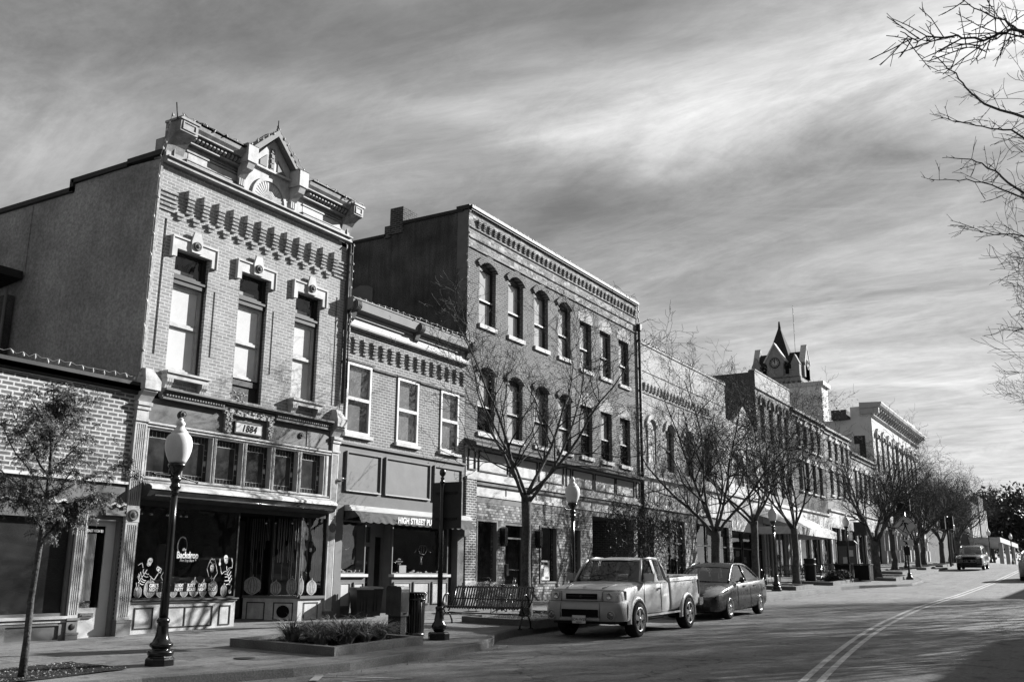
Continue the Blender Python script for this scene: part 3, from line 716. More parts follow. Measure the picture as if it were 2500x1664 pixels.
# windows
for i, (a, b, c, d) in enumerate(WA):
    zs = 7.56
    w_ = sash(rt, a+.03, b-.03, (5.86 if i == 1 else c)+.02, zs, 16.12, 6.69, 'lightA', 'glass', 'blind', .04, .05, by=.055)
    g = MB(); g.box(a, b, 16.05, 16.25, 7.56, 7.66); g.box(a, b, 16.02, 16.2, 7.66, 7.71); g.box(a, b, 16.07, 16.2, 7.71, 7.76); g.box(b-.03, b, 16.08, 16.28, c, d); g.box(a, a+.03, 16.1, 16.28, c, d); g.build('frame', M['dark'], w_)
    g = MB(); g.frame(a+.03, b-.03, 7.76, 8.28, 16.12, 16.17, .04); g.build('transom_frame', M['dark'], w_)
    g = MB(); g.quad((a+.05, 16.15, 7.78), (b-.05, 16.15, 7.78), (b-.05, 16.15, 8.26), (a+.05, 16.15, 8.26)); g.build('transom_pane', M['glass'], w_)
    g = MB(); g.box(a+.08, b-.2, 16.24, 16.26, 7.78, 7.92); g.build('paper_strip', M['shade'], w_)
    g = MB(); g.box(a, b, 16.32, 16.33, 7.7, 8.28); g.build('dark_room', M['interior'], w_)
    # hood
    x0, x1 = a-.17, b+.17
    g = MB(); g.prism([(x0+.03, 8.10), (x0+.15, 8.10), (x0+.15, 8.28), (x1-.15, 8.28), (x1-.15, 8.10), (x1-.03, 8.10), (x1-.03, 8.50), (x0+.03, 8.50)], 15.935, 15.997, 'y')
    g.box(x0, x1, 15.905, 15.997, 8.505, 8.54); g.box(x0, x0+.03, 15.91, 15.997, 8.08, 8.50); g.box(x1-.03, x1, 15.91, 15.997, 8.08, 8.50)
    cx = (a+b)/2; g.prism([(cx-.13, 8.29), (cx+.13, 8.29), (cx+.15, 8.52), (cx+.09, 8.74), (cx-.09, 8.74), (cx-.15, 8.52)], 15.885, 15.93, 'y')
    hd = g.build('hood', M['stone'], rt); rosette(hd, cx, 8.44, 15.88, .10, 'midtrim')
    if i != 1:
        g = MB(); g.box(a-.1, b+.14, 15.78, 16.0, 5.60, 5.645); g.box(a-.08, b+.12, 15.82, 16.0, 5.50, 5.60)
        sl = g.build('sill', M['lightA'], rt)
        for s0 in (a-.06, b-.06):
            g = MB()
            for q in range(3): g.prism([(15.82, 5.50), (15.83, 5.42), (15.88, 5.36), (15.90, 5.29), (15.95, 5.26), (15.997, 5.28), (15.997, 5.50)], s0+q*.055, s0+.045+q*.055)
            g.build('scroll_bracket', M['lightA'], sl)
    else:
        g = MB(); g.box(a, b, 16.1, 16.3, 5.72, 5.84); g.box(a, b, 16.14, 16.3, 5.36, 5.72); g.build('sill', M['dark'], w_)
        g = MB()
        for q in range(40):
            c_ = Vector((a+.22+random.gauss(0, .1), 15.99+random.uniform(-.04, .06), 5.47+random.gauss(0, .06))); g.lathe(c_, [(.005, -.02), (.03, 0), (.005, .02)], 5)
        g.build('broken_ornament', M['plaster'], rt)
# lower cornice with bead row, fascia
g = MB(); g.box(A0+.45, 17.95, 15.76, 16, 5.235, 5.275); g.box(A0+.45, 17.95, 15.82, 16, 5.20, 5.235); g.box(A0+.45, 17.95, 15.95, 16, 5.10, 5.20)
for a, b in ((A0+.45, 14.52), (16.04, 17.95)): g.box(a, b, 15.87, 15.95, 5.10, 5.20); g.box(a, b, 15.84, 15.95, 5.06, 5.10)
lc = g.build('lower_cornice', M['midtrim'], rt)
for a, b in ((12.93, 14.5), (16.08, 17.92)):
    n = int((b-a)/.07); P = []
    for i in range(n): x = a+(b-a)*i/n; P += [(x, 15.862), (x, 15.835), (x+.036, 15.835), (x+.036, 15.862)]
    g = MB(); g.prism(P+[(b, 15.868), (a, 15.868)], 5.13, 5.17, 'z'); g.build('bead_row', M['greytrim'], lc)
g = MB(); g.wall(12.6, 18.08, 4.57, 5.06, 15.97, ()); g.box(12.95, 17.5, 15.965, 15.97, 4.6, 4.62); fa = g.build('fascia', M['midtrim'], rt)
rosette(fa, 13.48, 4.83, 15.965, .085, 'midtrim'); rosette(fa, 17.0, 4.83, 15.965, .075, 'midtrim')
g = MB(); g.box(17.2, 17.96, 15.955, 15.969, 4.60, 5.04); g.build('patch_panel', M['greytrim'], fa)
# crumbling frame and date plaque
g = MB()
def crumb(x0, x1, z0, z1, nx, nz, seed):
    rr = random.Random(seed)
    for i in range(nx):
        for j in range(nz):
            a = x0+(x1-x0)*i/nx; c = z0+(z1-z0)*j/nz; p = .07+rr.uniform(-.018, .03)
            g.box(a+rr.uniform(-.006, .01), a+(x1-x0)/nx-.001*rr.random()+.003, 15.97-p, 15.968, c+rr.uniform(-.003, .008), c+(z1-z0)/nz)
crumb(14.58, 14.76, 4.60, 5.0, 4, 12, 1); crumb(15.86, 16.0, 4.60, 5.0, 3, 12, 2); crumb(14.54, 16.03, 5.0, 5.16, 26, 4, 3); g.build('plaster_surround', M['plaster'], fa)
g = MB(); g.box(14.88, 15.70, 15.92, 15.965, 4.625, 4.885); dp = g.build('date_plaque', M['black'], rt)
g = MB(); g.box(14.91, 15.67, 15.915, 15.92, 4.655, 4.855); g.build('plaque_face', M['light'], dp)
text_obj('1884', 15.29, 4.685, 15.913, .205, M['void'], dp, xscale=.95, align='CENTER', shear=.25, spacing=1.15, bold=.009)
# transom row
mull = [12.62, 13.52, 14.38, 15.25, 16.12, 17.0, 17.90]; hol = []
for i in range(6): hol.append((mull[i]+.07, mull[i+1]-.05, 3.50, 4.44))
g = MB(); g.wall(12.6, 18.08, 3.40, 4.57, 15.96, hol, .16); g.box(12.6, 18.06, 15.90, 15.958, 4.53, 4.57); g.box(12.6, 18.06, 15.925, 15.958, 4.475, 4.50)
g.box(12.6, 18.06, 15.91, 15.958, 3.385, 3.42); g.box(12.6, 18.06, 15.93, 15.958, 3.45, 3.47)
for m_ in mull: g.box(m_+.0, m_+.012, 15.945, 15.958, 3.5, 4.45); g.box(m_+.03, m_+.042, 15.945, 15.958, 3.5, 4.45)
tf = g.build('transom_frame', M['lightA'], rt)
for (a, b, c, d) in hol:
    g = MB(); g.box(a, b, 16.10, 16.11, c, d); p = g.build('leaded_window', M['leadglass'], rt)
    g = MB(); t = .007; y0, y1 = 16.093, 16.0995
    g.box(a+.09, a+.09+t, y0, y1, c, d); g.box(b-.11, b-.11+t, y0, y1, c, d); g.box(a, b-.1, y0, y1, d-.15, d-.15+t*1.3); g.box(a, b-.1, y0, y1, c+.11, c+.11+t*1.3)
    for i in range(1, 7): x = a+.09+(b-a-.2)*i/6; g.box(x, x+t*.7, y0, y1, c, c+.11); g.box(x, x+t*.7, y0, y1, d-.15, d-.03)
    for i in range(1, 6): z = c+.11+(d-c-.26)*i/6; g.box(a, a+.09, y0, y1, z, z+t); g.box(b-.11, b-.03, y0, y1, z, z+t)
    g.build('lead_came', M['lead'], p)
    g = MB(); z = c+.11+(d-c-.26)*3/6; g.box(a+.004, a+.086, y0, y1-.003, z+.01, z+(d-c-.26)/6-.004); g.box(b-.1, b-.035, y0, y1-.003, z-.1, z-.01); g.build('pale_glass_tile', M['shade'], p)
# pilasters
for (a, b) in ((12.32, 12.60), (18.08, 18.33)):
    g = MB(); fluted(g, a, b, 2.86, 4.55, 15.92, 4); fluted(g, a, b, .78, 2.60, 15.92, 4)
    g.box(a-.01, b+.01, 15.91, 15.998, 2.60, 2.86); g.box(a-.02, b+.02, 15.89, 15.998, 4.55, 4.60); g.box(a, b, 15.91, 15.998, 4.60, 4.78); g.box(a-.02, b+.02, 15.88, 15.998, 4.78, 4.81)
    g.box(a-.03, b+.03, 15.85, 15.998, 4.86, 4.93); g.box(a-.015, b+.015, 15.88, 15.998, 4.81, 4.86)
    pl = g.build('pilaster', M['lightA'], rt); rosette(pl, (a+b)/2, 2.73, 15.905, .11, 'greytrim')
    g = MB(); g.box(a-.02, b+.02, 15.88, 15.998, .3, .74); g.box(a-.03, b+.03, 15.87, 15.998, .74, .79); g.build('pilaster_base', M['greytrim'], pl)
    # corbelled cap
    o = -.02 if a < 14 else -.08
    x0, x1 = a+o, b+.06+o+.02
    g = MB(); g.prism([(15.998, 4.93), (15.93, 4.93), (15.84, 5.06), (15.76, 5.13), (15.76, 5.17), (15.998, 5.17)], x0+.02, x1-.02)
    g.box(x0, x1+.02, 15.72, 15.998, 5.17, 5.35); v = [(x0, 15.72, 5.352), (x1+.02, 15.72, 5.352), (x1+.02, 15.998, 5.352), (x0, 15.998, 5.352), (x0+.08, 15.998, 5.62), (x1-.10, 15.998, 5.62), (x0+.08, 15.86, 5.60), (x1-.10, 15.86, 5.60)]
    g.add(v, [(0, 1, 7, 6), (1, 2, 5, 7), (3, 0, 6, 4), (6, 7, 5, 4)]); g.build('corbelled_cap', M['lightA'], pl)
# canopy box over the shop front
g = MB(); g.prism([(15.95, 3.36), (15.72, 3.32), (15.66, 3.27), (15.66, 3.22), (15.74, 3.10), (15.95, 3.04)], 12.60, 18.06); aw = g.build('awning_box', M['darkmetal'], rt)
g = MB(); g.prism([(15.95, 3.365), (15.72, 3.325), (15.655, 3.275), (15.645, 3.235), (15.635, 3.24), (15.64, 3.29), (15.715, 3.34), (15.95, 3.385)], 12.62, 18.04); g.build('awning_highlight', M['white'], aw)  # white paint stands in for the sun catching the box's top edge
g = MB(); g.tube((12.75, 15.70, 3.13), (17.95, 15.70, 3.13), .018, n=8); g.build('awning_rod', M['chrome'], aw)
g = MB(); g.box(12.6, 18.06, 15.96, 16.05, 2.94, 3.40); g.build('head_board', M['dark'], rt)
# shop front: left display
g = MB(); g.wall(12.62, 15.30, .45, 1.12, 15.97, ()); g.quad((15.30, 15.97, .4), (15.30, 17.4, .4), (15.30, 17.4, 1.12), (15.30, 15.97, 1.12))
bk = g.build('bulkhead', M['lightA'], rt)
g = MB()
for a, b in ((12.74, 13.18), (13.36, 14.68), (14.86, 15.17)):
    g.frame(a, b, .60, 1.0, 15.955, 15.969, .022)
g.box(13.95, 13.97, 15.956, 15.969, .62, .98); g.build('panel_moulding', M['dark'], bk)
g = MB(); g.box(12.62, 15.33, 15.90, 16.2, 1.125, 1.15); g.box(12.62, 15.31, 15.93, 16.2, 1.085, 1.12); g.build('sill', M['midtrim'], rt)
g = MB(); g.box(12.62, 15.31, 15.95, 16.0, .36, .46); g.build('plinth', M['plaster'], rt)
g = MB(); g.frame(12.62, 15.28, 1.15, 2.96, 15.98, 16.03, .035, .03); wl = g.build('display_window', M['dark'], rt)
g = MB(); g.quad((12.64, 16.005, 1.16), (15.26, 16.005, 1.16), (15.26, 16.005, 2.95), (12.64, 16.005, 2.95)); g.quad((15.27, 16.03, 1.16), (15.27, 17.4, 1.16), (15.27, 17.4, 2.95), (15.27, 16.03, 2.95)); g.build('pane', M['shopglass'], wl)
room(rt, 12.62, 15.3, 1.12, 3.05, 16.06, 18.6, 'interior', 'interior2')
for k_, (x, y, w) in enumerate(((13.0, 17.1, .35), (13.5, 17.4, .4), (14.3, 17.2, .3), (14.7, 17.5, .45))):
    g = MB(); g.prism([(x-w/2, 1.2), (x+w/2, 1.2), (x+w*.42, 2.1), (x+w*.2, 2.25), (x-w*.2, 2.25), (x-w*.42, 2.1)], y, y+.06, 'y'); g.build('hanging_garment', M['curtain' if k_ % 2 else 'midtrim'], rt)
# decals, traced in facade coordinates
def hx(a, b): return (12.672+(a-80)*.001151+(b-100)*.0001, 2.01+(a-80)*.0000189-(b-100)*(.000856+.000000036*(a-80)))
def ribbon(g, P, w, y=15.998):
    P = [Vector(hx(*p)) for p in P]
    for p, q in zip(P, P[1:]):
        d = (q-p)
        if d.length < 1e-5: continue
        n = Vector((-d.y, d.x)).normalized()*w/2; e = d.normalized()*w*.3
        g.quad((p.x-e.x+n.x, y, p.y-e.y+n.y), (q.x+e.x+n.x, y, q.y+e.y+n.y), (q.x+e.x-n.x, y, q.y+e.y-n.y), (p.x-e.x-n.x, y, p.y-e.y-n.y))
def blob(g, cx, cy, rx, ry, y=15.998, n=16, rot=0, taper=0):
    P = []
    for k in range(n):
        t = 2*pi*k/n; a = rx*cos(t)*(1-taper*(sin(t) > 0)*abs(sin(t))); b = ry*sin(t); P.append((cx+a*cos(rot)-b*sin(rot), cy+a*sin(rot)+b*cos(rot)))
    g.add([(hx(*p)[0], y, hx(*p)[1]) for p in P], [tuple(range(n))])
def skull(sk, dk, cx, cy, s, rot=0):
    blob(sk, cx, cy-35*s, 44*s, 62*s, rot=rot); ox, oy = -sin(rot)*48*s, cos(rot)*48*s; blob(sk, cx+ox, cy-35*s+oy+10*s, 36*s, 50*s, y=15.9975, rot=rot)
    for e in (-17, 17): blob(dk, cx+e*s*cos(rot), cy-28*s+e*s*sin(rot), 10*s, 14*s, 15.9965, 8, rot)
    ribbon(dk, [(cx-18*s+ox, cy+25*s+oy*.5), (cx+ox, cy+37*s+oy*.5), (cx+18*s+ox, cy+25*s+oy*.5)], .008, 15.9965)
def skeleton(name, fn):
    sk = MB(); dk = MB(); fn(sk, dk); o = sk.build('painted_skeleton', M['decal'], wl)
    d = dk.build('painted_face', M['black'], wl)
def s1(g, d):
    skull(g, d, 375, 300, 1.15, .42); ribbon(g, [(310, 455), (135, 740)], .017)
    for a, b, c in (((245, 440), (225, 500), (262, 560)), ((180, 505), (190, 570), (215, 640)), ((145, 540), (160, 620), (180, 680)), ((130, 590), (135, 650), (155, 700))): ribbon(g, [a, b, c], .014)
    for a, b, c in (((280, 520), (310, 550), (345, 548)), ((255, 590), (290, 612), (330, 608)), ((215, 655), (245, 685), (288, 690)), ((190, 695), (225, 725), (262, 725)), ((165, 740), (200, 775), (235, 775))): ribbon(g, [a, b, c], .014)
    ribbon(g, [(135, 352), (212, 300), (230, 405)], .012); ribbon(g, [(365, 580), (455, 680), (545, 530)], .013)
    ribbon(g, [(535, 380), (610, 440), (585, 530), (505, 440), (535, 380)], .014); blob(g, 553, 450, 20, 28); blob(g, 98, 860, 20, 50); ribbon(g, [(95, 740), (100, 860)], .014)
def s2(g, d):
    skull(g, d, 733, 290, 1.15, .05); ribbon(g, [(728, 430), (722, 470), (718, 560), (735, 600), (700, 680)], .014)
    for c in (515, 580, 640, 690): ribbon(g, [(655, c-10), (690, c+12), (765, c)], .014)
    ribbon(g, [(668, 480), (600, 600), (650, 715)], .012); ribbon(g, [(705, 680), (735, 725)], .012); blob(g, 802, 420, 20, 95)
def s3(g, d):
    skull(g, d, 1740, 430, 1.05, .08); ribbon(g, [(1725, 585), (1722, 680)], .012); ribbon(g, [(1690, 630), (1722, 650), (1762, 640)], .012)
    ribbon(g, [(1665, 605), (1620, 430), (1700, 240), (1745, 200), (1765, 235), (1800, 210), (1825, 300), (1865, 520), (1780, 645)], .013); ribbon(g, [(1700, 270), (1755, 330), (1810, 310)], .012)
def s4(g, d):
    skull(g, d, 2075, 230, 1.15, .0); ribbon(g, [(2088, 375), (2092, 470), (2130, 610), (2165, 790)], .015)
    for a, b, c in (((2040, 545), (2090, 550), (2165, 440)), ((2050, 610), (2120, 605), (2195, 490)), ((2040, 695), (2120, 690), (2200, 570)), ((2070, 780), (2150, 760), (2210, 640))): ribbon(g, [a, b, c], .014)
    ribbon(g, [(2090, 480), (2035, 488), (1965, 550), (1935, 380)], .012); blob(g, 1925, 320, 26, 45); ribbon(g, [(1920, 270), (1918, 205)], .012); ribbon(g, [(1932, 270), (1942, 205)], .012)
    ribbon(g, [(2100, 470), (2145, 405), (2222, 405), (2235, 300)], .012); ribbon(g, [(2215, 190), (2235, 300)], .02); blob(g, 2160, 930, 36, 45); ribbon(g, [(2205, 810), (2175, 900)], .014)
for fn in (s1, s2, s3, s4): skeleton('', fn)
# pumpkins painted behind the lettering strip
def pumpkin(cx, z0, w, hgt, y, parent=wl, m='pumpkin'):
    g = MB(); n = 22; P = []
    for k in range(n):
        t = 2*pi*k/n; r = 1-.06*(1+cos(6*t))/2
        P.append((cx+w/2*r*cos(t)*(1 if sin(t) < 0 else .96), z0+hgt/2+hgt/2*r*sin(t)-(.06*hgt if abs(cos(t)) < .2 and sin(t) > 0 else 0)))
    g.add([(p[0], y, p[1]) for p in P], [tuple(range(n))]); P2 = [(cx-.012, z0+hgt*.93), (cx+.012, z0+hgt*.93), (cx+.022, z0+hgt*1.12), (cx-.004, z0+hgt*1.12)]
    g.add([(p[0], y-.001, p[1]) for p in P2], [(0, 1, 2, 3)]); o = g.build('pumpkin_cutout', M[m], parent)
    g = MB()
    for q in (-.55, -.22, .22, .55):
        L_ = [(cx+q*w/2*cos(t)*1.0, z0+hgt/2+hgt*.44*sin(t)) for t in [(-pi/2+pi*k/8)*.95 for k in range(9)]]
        for p, r in zip(L_, L_[1:]): g.quad((p[0]-.005, y-.001, p[1]), (p[0]+.005, y-.001, p[1]), (r[0]+.005, y-.001, r[1]), (r[0]-.005, y-.001, r[1]))
    g.build('painted_rib', M['dark'], o)
for cx, w, hg in ((12.81, .20, .24), (13.08, .30, .36), (13.36, .26, .28), (13.66, .22, .26), (13.93, .22, .26), (14.18, .27, .36), (14.42, .22, .32), (14.68, .26, .34), (14.98, .19, .25)): pumpkin(cx, 1.17, w, hg, 16.0015)
g = MB(); g.box(13.03, 14.78, 15.9985, 15.9995, 1.285, 1.455); sp_ = g.build('lettering_strip', M['void'], wl)
for xx, t1, t2 in ((13.17, "GIRL'S", 'NIGHT'), (13.47, 'POP UP', 'EVENTS'), (13.785, 'BIRTHDAY', 'PARTY'), (14.10, 'JUST', 'BECAUSE'), (14.385, 'DATE', 'NIGHT'), (14.655, 'PHOTO', 'SHOOT')):
    text_obj(t1, xx, 1.378, 15.997, .094, M['decal'], wl, align='CENTER', bold=.003, fit=.215); text_obj(t2, xx, 1.298, 15.997, .094, M['decal'], wl, align='CENTER', bold=.003, fit=.215)
text_obj('Backdrop', 13.66, 1.945, 15.997, .185, M['decal'], wl, xscale=.78, bold=.005); text_obj('the', 13.79, 2.09, 15.997, .09, M['decal'], wl, xscale=.8, shear=.4)
text_obj('Pose Snap Share', 13.75, 1.875, 15.997, .075, M['decal'], wl, xscale=.72, shear=.4)
g = MB(); P = [(14.22+.135*cos(2*pi*k/24), 2.2+.20*sin(2*pi*k/24)) for k in range(24)]; P2 = [(14.22+.11*cos(2*pi*k/24), 2.2+.17*sin(2*pi*k/24)) for k in range(24)]
for k in range(24): g.quad(*[(p[0], 16.5, p[1]) for p in (P[k], P[(k+1) % 24], P2[(k+1) % 24], P2[k])])
g.build('mirror_ring', M['decalgrey'], wl)
# entrance recess and right display
RP = [(17.22, 16.0), (17.0, 16.65), (16.86, 17.35)]
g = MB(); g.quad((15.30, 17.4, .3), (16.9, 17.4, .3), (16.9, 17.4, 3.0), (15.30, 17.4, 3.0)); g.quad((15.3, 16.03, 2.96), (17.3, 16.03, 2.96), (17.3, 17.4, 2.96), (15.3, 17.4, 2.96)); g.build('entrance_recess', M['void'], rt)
g = MB(); g.wall(15.75, 16.75, .66, 2.85, 17.33, [(15.9, 16.6, 1.0, 2.7)], .05); dr = g.build('door', M['dark'], rt)
g = MB(); g.quad((15.9, 17.36, 1.0), (16.6, 17.36, 1.0), (16.6, 17.36, 2.7), (15.9, 17.36, 2.7)); g.build('pane', M['shopglass'], dr)
g = MB(); g.box(15.95, 16.2, 17.34, 17.352, 1.5, 1.62); g.box(15.95, 16.18, 17.34, 17.352, 1.36, 1.48); g.build('door_sign', M['decalgrey'], dr)
bh = MB(); pm = MB(); gl = MB(); sl = MB()
seg = [((17.22, 15.97), (18.06, 15.97)), (RP[1], (17.22, 15.97)), (RP[2], RP[1])]
for (p, q) in seg:
    bh.quad((p[0], p[1], .4), (q[0], q[1], .4), (q[0], q[1], 1.12), (p[0], p[1], 1.12)); gl.quad((p[0], p[1]+.03, 1.15), (q[0], q[1]+.03, 1.15), (q[0], q[1]+.03, 2.95), (p[0], p[1]+.03, 2.95))
    d = Vector((q[0]-p[0], q[1]-p[1])); n = Vector((d.y, -d.x)).normalized()*.012; t0, t1 = (.22, .80) if p == seg[0][0] else (.15, .85)
    def pt(t, z, e=1): return (p[0]+d.x*t+n.x*e, p[1]+d.y*t+n.y*e, z)
    wv = .03/d.length
    for (a, b, c, e) in ((t0, t1, .60, .625), (t0, t1, .98, 1.005), (t0, t0+wv, .6, 1.0), (t1-wv, t1, .6, 1.0)): pm.quad(pt(a, c), pt(b, c), pt(b, e), pt(a, e))
    nn = n.normalized()*.06
    sl.add([(p[0], p[1], 1.09), (q[0], q[1], 1.09), (q[0]+nn.x, q[1]+nn.y, 1.09), (p[0]+nn.x, p[1]+nn.y, 1.09), (p[0], p[1], 1.15), (q[0], q[1], 1.15), (q[0]+nn.x, q[1]+nn.y, 1.15), (p[0]+nn.x, p[1]+nn.y, 1.15)], [(0, 1, 2, 3), (4, 5, 6, 7), (3, 2, 6, 7), (0, 3, 7, 4), (1, 2, 6, 5)])
b2 = bh.build('bulkhead', M['lightA'], rt); pm.build('panel_moulding', M['dark'], b2); sl.build('sill', M['midtrim'], rt)
g = MB(); p = Vector(seg[1][0]+(0,)); q = Vector(seg[1][1]+(0,)); d = (q-p); n = Vector((d.y, -d.x, 0)).normalized()*.014; m_ = p+d*.5+n
g.add([(m_.x+d.normalized().x*.16*cos(2*pi*k/20), m_.y+d.normalized().y*.16*cos(2*pi*k/20), .80+.14*sin(2*pi*k/20)) for k in range(20)], [tuple(range(20))]); g.build('vent_grille', M['void'], b2)
g = MB()
for x, y in (seg[0][0], seg[0][1], RP[1], RP[2]): g.box(x-.02, x+.02, y, y+.04, 1.15, 2.96)
w2 = g.build('display_window', M['dark'], rt); gl.build('pane', M['shopglass'], w2)
g = MB(); g.quad((17.0, 18.2, 1.1), (18.3, 18.2, 1.1), (18.3, 18.2, 3.0), (17.0, 18.2, 3.0)); g.quad((18.3, 16.0, 1.1), (18.3, 18.2, 1.1), (18.3, 18.2, 3.0), (18.3, 16.0, 3.0)); g.quad((16.86, 17.35, 1.14), (17.22, 16, 1.14), (18.3, 16, 1.14), (18.3, 18.2, 1.14), (17, 18.2, 1.14)); g.quad((16.86, 17.35, 3), (17.22, 16, 3), (18.3, 16, 3), (18.3, 18.2, 3), (17, 18.2, 3)); g.build('shop_interior', M['interior'], rt)
g = MB()
for (p, q) in seg:
    n = int(Vector((q[0]-p[0], q[1]-p[1])).length/.045)
    for i in range(n):
        t = (i+random.random()*.6)/n; x, y = p[0]+(q[0]-p[0])*t+.16, p[1]+(q[1]-p[1])*t+.22; w = random.uniform(.004, .016)
        g.box(x, x+w, y, y+.002, random.choice((1.2, 1.5, 1.9, 2.2, 2.4)), 2.92)
g.build('streamer_curtain', M['shade'], w2)
def pump3(p, q, t, w, hg):
    P0 = Vector(p); D = (Vector(q)-P0).normalized(); c = Vector(p).lerp(Vector(q), t); g = MB(); n = 20; vs = []
    for k in range(n):
        a = 2*pi*k/n; r = 1-.06*(1+cos(6*a))/2; e = w/2*r*cos(a); vs.append((c.x+D.x*e, c.y+D.y*e+.026, 1.16+hg/2+hg/2*r*sin(a)))
    g.add(vs, [tuple(range(n))]); st = [(-.012, .95), (.012, .95), (.02, 1.1), (-.004, 1.1)]
    g.add([(c.x+D.x*a, c.y+D.y*a+.026, 1.16+hg*b) for a, b in st], [(0, 1, 2, 3)]); o = g.build('pumpkin_cutout', M['pumpkin'], w2)
    g = MB()
    for qq in (-.5, -.18, .18, .5):
        L_ = [(qq*w/2*cos(t_), 1.16+hg/2+hg*.44*sin(t_)) for t_ in [(-pi/2+pi*k/8)*.95 for k in range(9)]]
        for a, b in zip(L_, L_[1:]): g.quad(*[(c.x+D.x*e, c.y+D.y*e+.024, z) for e, z in ((a[0]-.006, a[1]), (a[0]+.006, a[1]), (b[0]+.006, b[1]), (b[0]-.006, b[1]))])
    g.build('painted_rib', M['dark'], o)
pump3(*seg[2], .35, .50, .42); pump3(*seg[1], .22, .30, .32); pump3(*seg[1], .78, .28, .40); pump3(*seg[0], .12, .20, .40); pump3(*seg[0], .55, .36, .35)
g = MB()
for x, y in ((16.99, 16.9), (17.08, 16.7), (17.35, 16.4), (17.75, 16.3), (12.95, 16.5), (13.1, 16.5), (13.35, 16.5), (13.75, 16.5), (14.1, 16.5), (14.25, 16.5)):
    g.lathe((x, y, 2.84), [(.03, .1), (.035, 0), (.05, -.05), (.04, -.055), (.001, -.055)], 8)
g.build('spotlight_row', M['chrome'], rt)
g = MB(); g.box(18.09, 18.32, 16.0, 16.2, .3, 5.0); g.build('party_wall', M['dark'], rt)
# chimney behind
g = MB(); g.box(17.75, 18.3, 19.4, 20.0, 9.4, 10.75); g.box(17.70, 18.35, 19.35, 20.05, 10.75, 10.9); g.build('chimney', M['bF'], rt)
g = MB(); g.tube((18.36, 15.93, 5.8), (18.36, 15.93, 10.0), .045, n=8); g.tube((18.47, 15.9, 6.2), (18.44, 15.95, 9.9), .02, n=6); g.build('downpipe', M['darkmetal'], rt)
# lean-to roof on the blind side wall
lt = thing('lean_to', 'dark lean-to canopy against the blind stucco side wall', 'lean-to', (11, 21, 5.1))
g = MB(); g.prism([(20.4, 8.12), (24, 7.7), (24, 7.95), (20.4, 8.30)], 11.6, 12.36); g.build('canopy', M['dark'], lt)
g = MB(); g.box(12.2, 12.36, 20.62, 24, 5.0, 7.75); g.build('wall', M['stuccoC'], lt); g = MB(); g.tube((12.15, 20.6, 5.2), (12.15, 20.6, 7.9), .035, n=6); g.build('downpipe', M['greytrim'], lt)
M['lightside'] = surf('lifted_side_cream', .75, .08, 1, .8)  # paler than the front's cream, to lift the unlit side wall
# ================================================================== the pub
rt = thing('pub_building', 'two-storey brick pub with three white-framed windows and scalloped awning', 'building', (18.36, 16, .5))
WB = [(18.56, 19.54, 5.11, 6.93), (20.67, 21.64, 5.11, 6.88), (22.73, 23.66, 5.11, 6.86)]
g = MB(); g.wall(18.36, 24.03, 4.84, 7.86, 16, WB, .12)
sp = (23.80-18.74)/13
for i in range(14):
    x = 18.74+sp*i-.04
    g.box(x, x+.18, 15.92, 15.998, 7.53, 7.60)
    for j, (z, pr) in enumerate(((7.45, .085), (7.37, .075), (7.29, .065), (7.20, .05))): g.box(x+.03, x+.20, 16-pr, 15.998, z, z+.045)
for zz in (7.5, 7.42, 7.34, 7.26): g.box(18.37, 18.62, 15.97, 15.998, zz, zz+.04)
wl_ = g.build('wall', M['bB'], rt)
g = MB()
for (a, b) in ((18.36, 18.5), (19.6, 20.6), (21.7, 22.67), (23.7, 24.02)): g.box(a, b, 15.95, 15.997, 6.88, 6.92)
for (a, b, c, d) in WB: g.box(a-.07, b+.07, 15.94, 15.997, d+.02, d+.06)
g.build('string_course', M['bF'], wl_)
for (a, b, c, d) in WB:
    g = MB(); g.frame(a, b, c, d, 15.965, 16.04, .065); g.box(a+.065, b-.065, 15.97, 16.04, 5.97, 6.05); w_ = g.build('window', M['white'], rt)
    g = MB(); g.quad((a+.05, 16.01, c+.05), (b-.05, 16.01, c+.05), (b-.05, 16.01, d-.05), (a+.05, 16.01, d-.05)); g.build('pane', M['skyglass'], w_)
    g = MB(); g.box(a+.05, b-.05, 16.09, 16.1, c, d); g.build('shade', M['shade'], w_)  # grey backing lightens the panes in place of the reflected bright sky
    g = MB(); g.box(a-.05, b+.10, 15.91, 16.02, c-.10, c-.005); g.build('sill', M['stone'], w_)
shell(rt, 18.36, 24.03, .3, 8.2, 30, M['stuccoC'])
g = MB(); g.box(18.36, 24.1, 15.93, 15.997, 7.84, 8.30); g.build('frieze', M['light'], rt)
g = MB(); g.box(18.36, 24.1, 15.86, 15.93, 7.84, 7.89); g.box(18.36, 24.1, 15.88, 15.93, 8.10, 8.125); g.box(18.36, 24.1, 15.89, 15.93, 8.14, 8.155)
g.prism([(15.93, 8.22), (15.72, 8.28), (15.70, 8.50), (15.68, 8.52), (15.68, 8.55), (16.2, 8.58), (16.2, 8.2)], 18.34, 24.12); cr = g.build('cornice', M['greytrim'], rt)
for a in (18.42, 21.20, 23.85):
    g = MB(); g.lathe((a, 15.76, 8.38), [(.13, 0), (.13, .22)], 14, axis='x'); 
    for q in range(4): g.lathe((a+.02+q*.05, 15.76, 8.38), [(.145, 0), (.145, .025)], 14, axis='x')
    g.prism([(15.78, 8.25), (15.86, 8.05), (15.93, 7.98), (15.93, 8.3)], a+.02, a+.2); g.build('scroll_bracket', M['midtrim'], cr)
g = MB(); g.box(18.36, 24.03, 15.96, 16.3, 3.28, 4.80); g.box(18.36, 24.05, 15.90, 16.2, 4.80, 4.85); fa = g.build('fascia', M['midtrim'], rt)
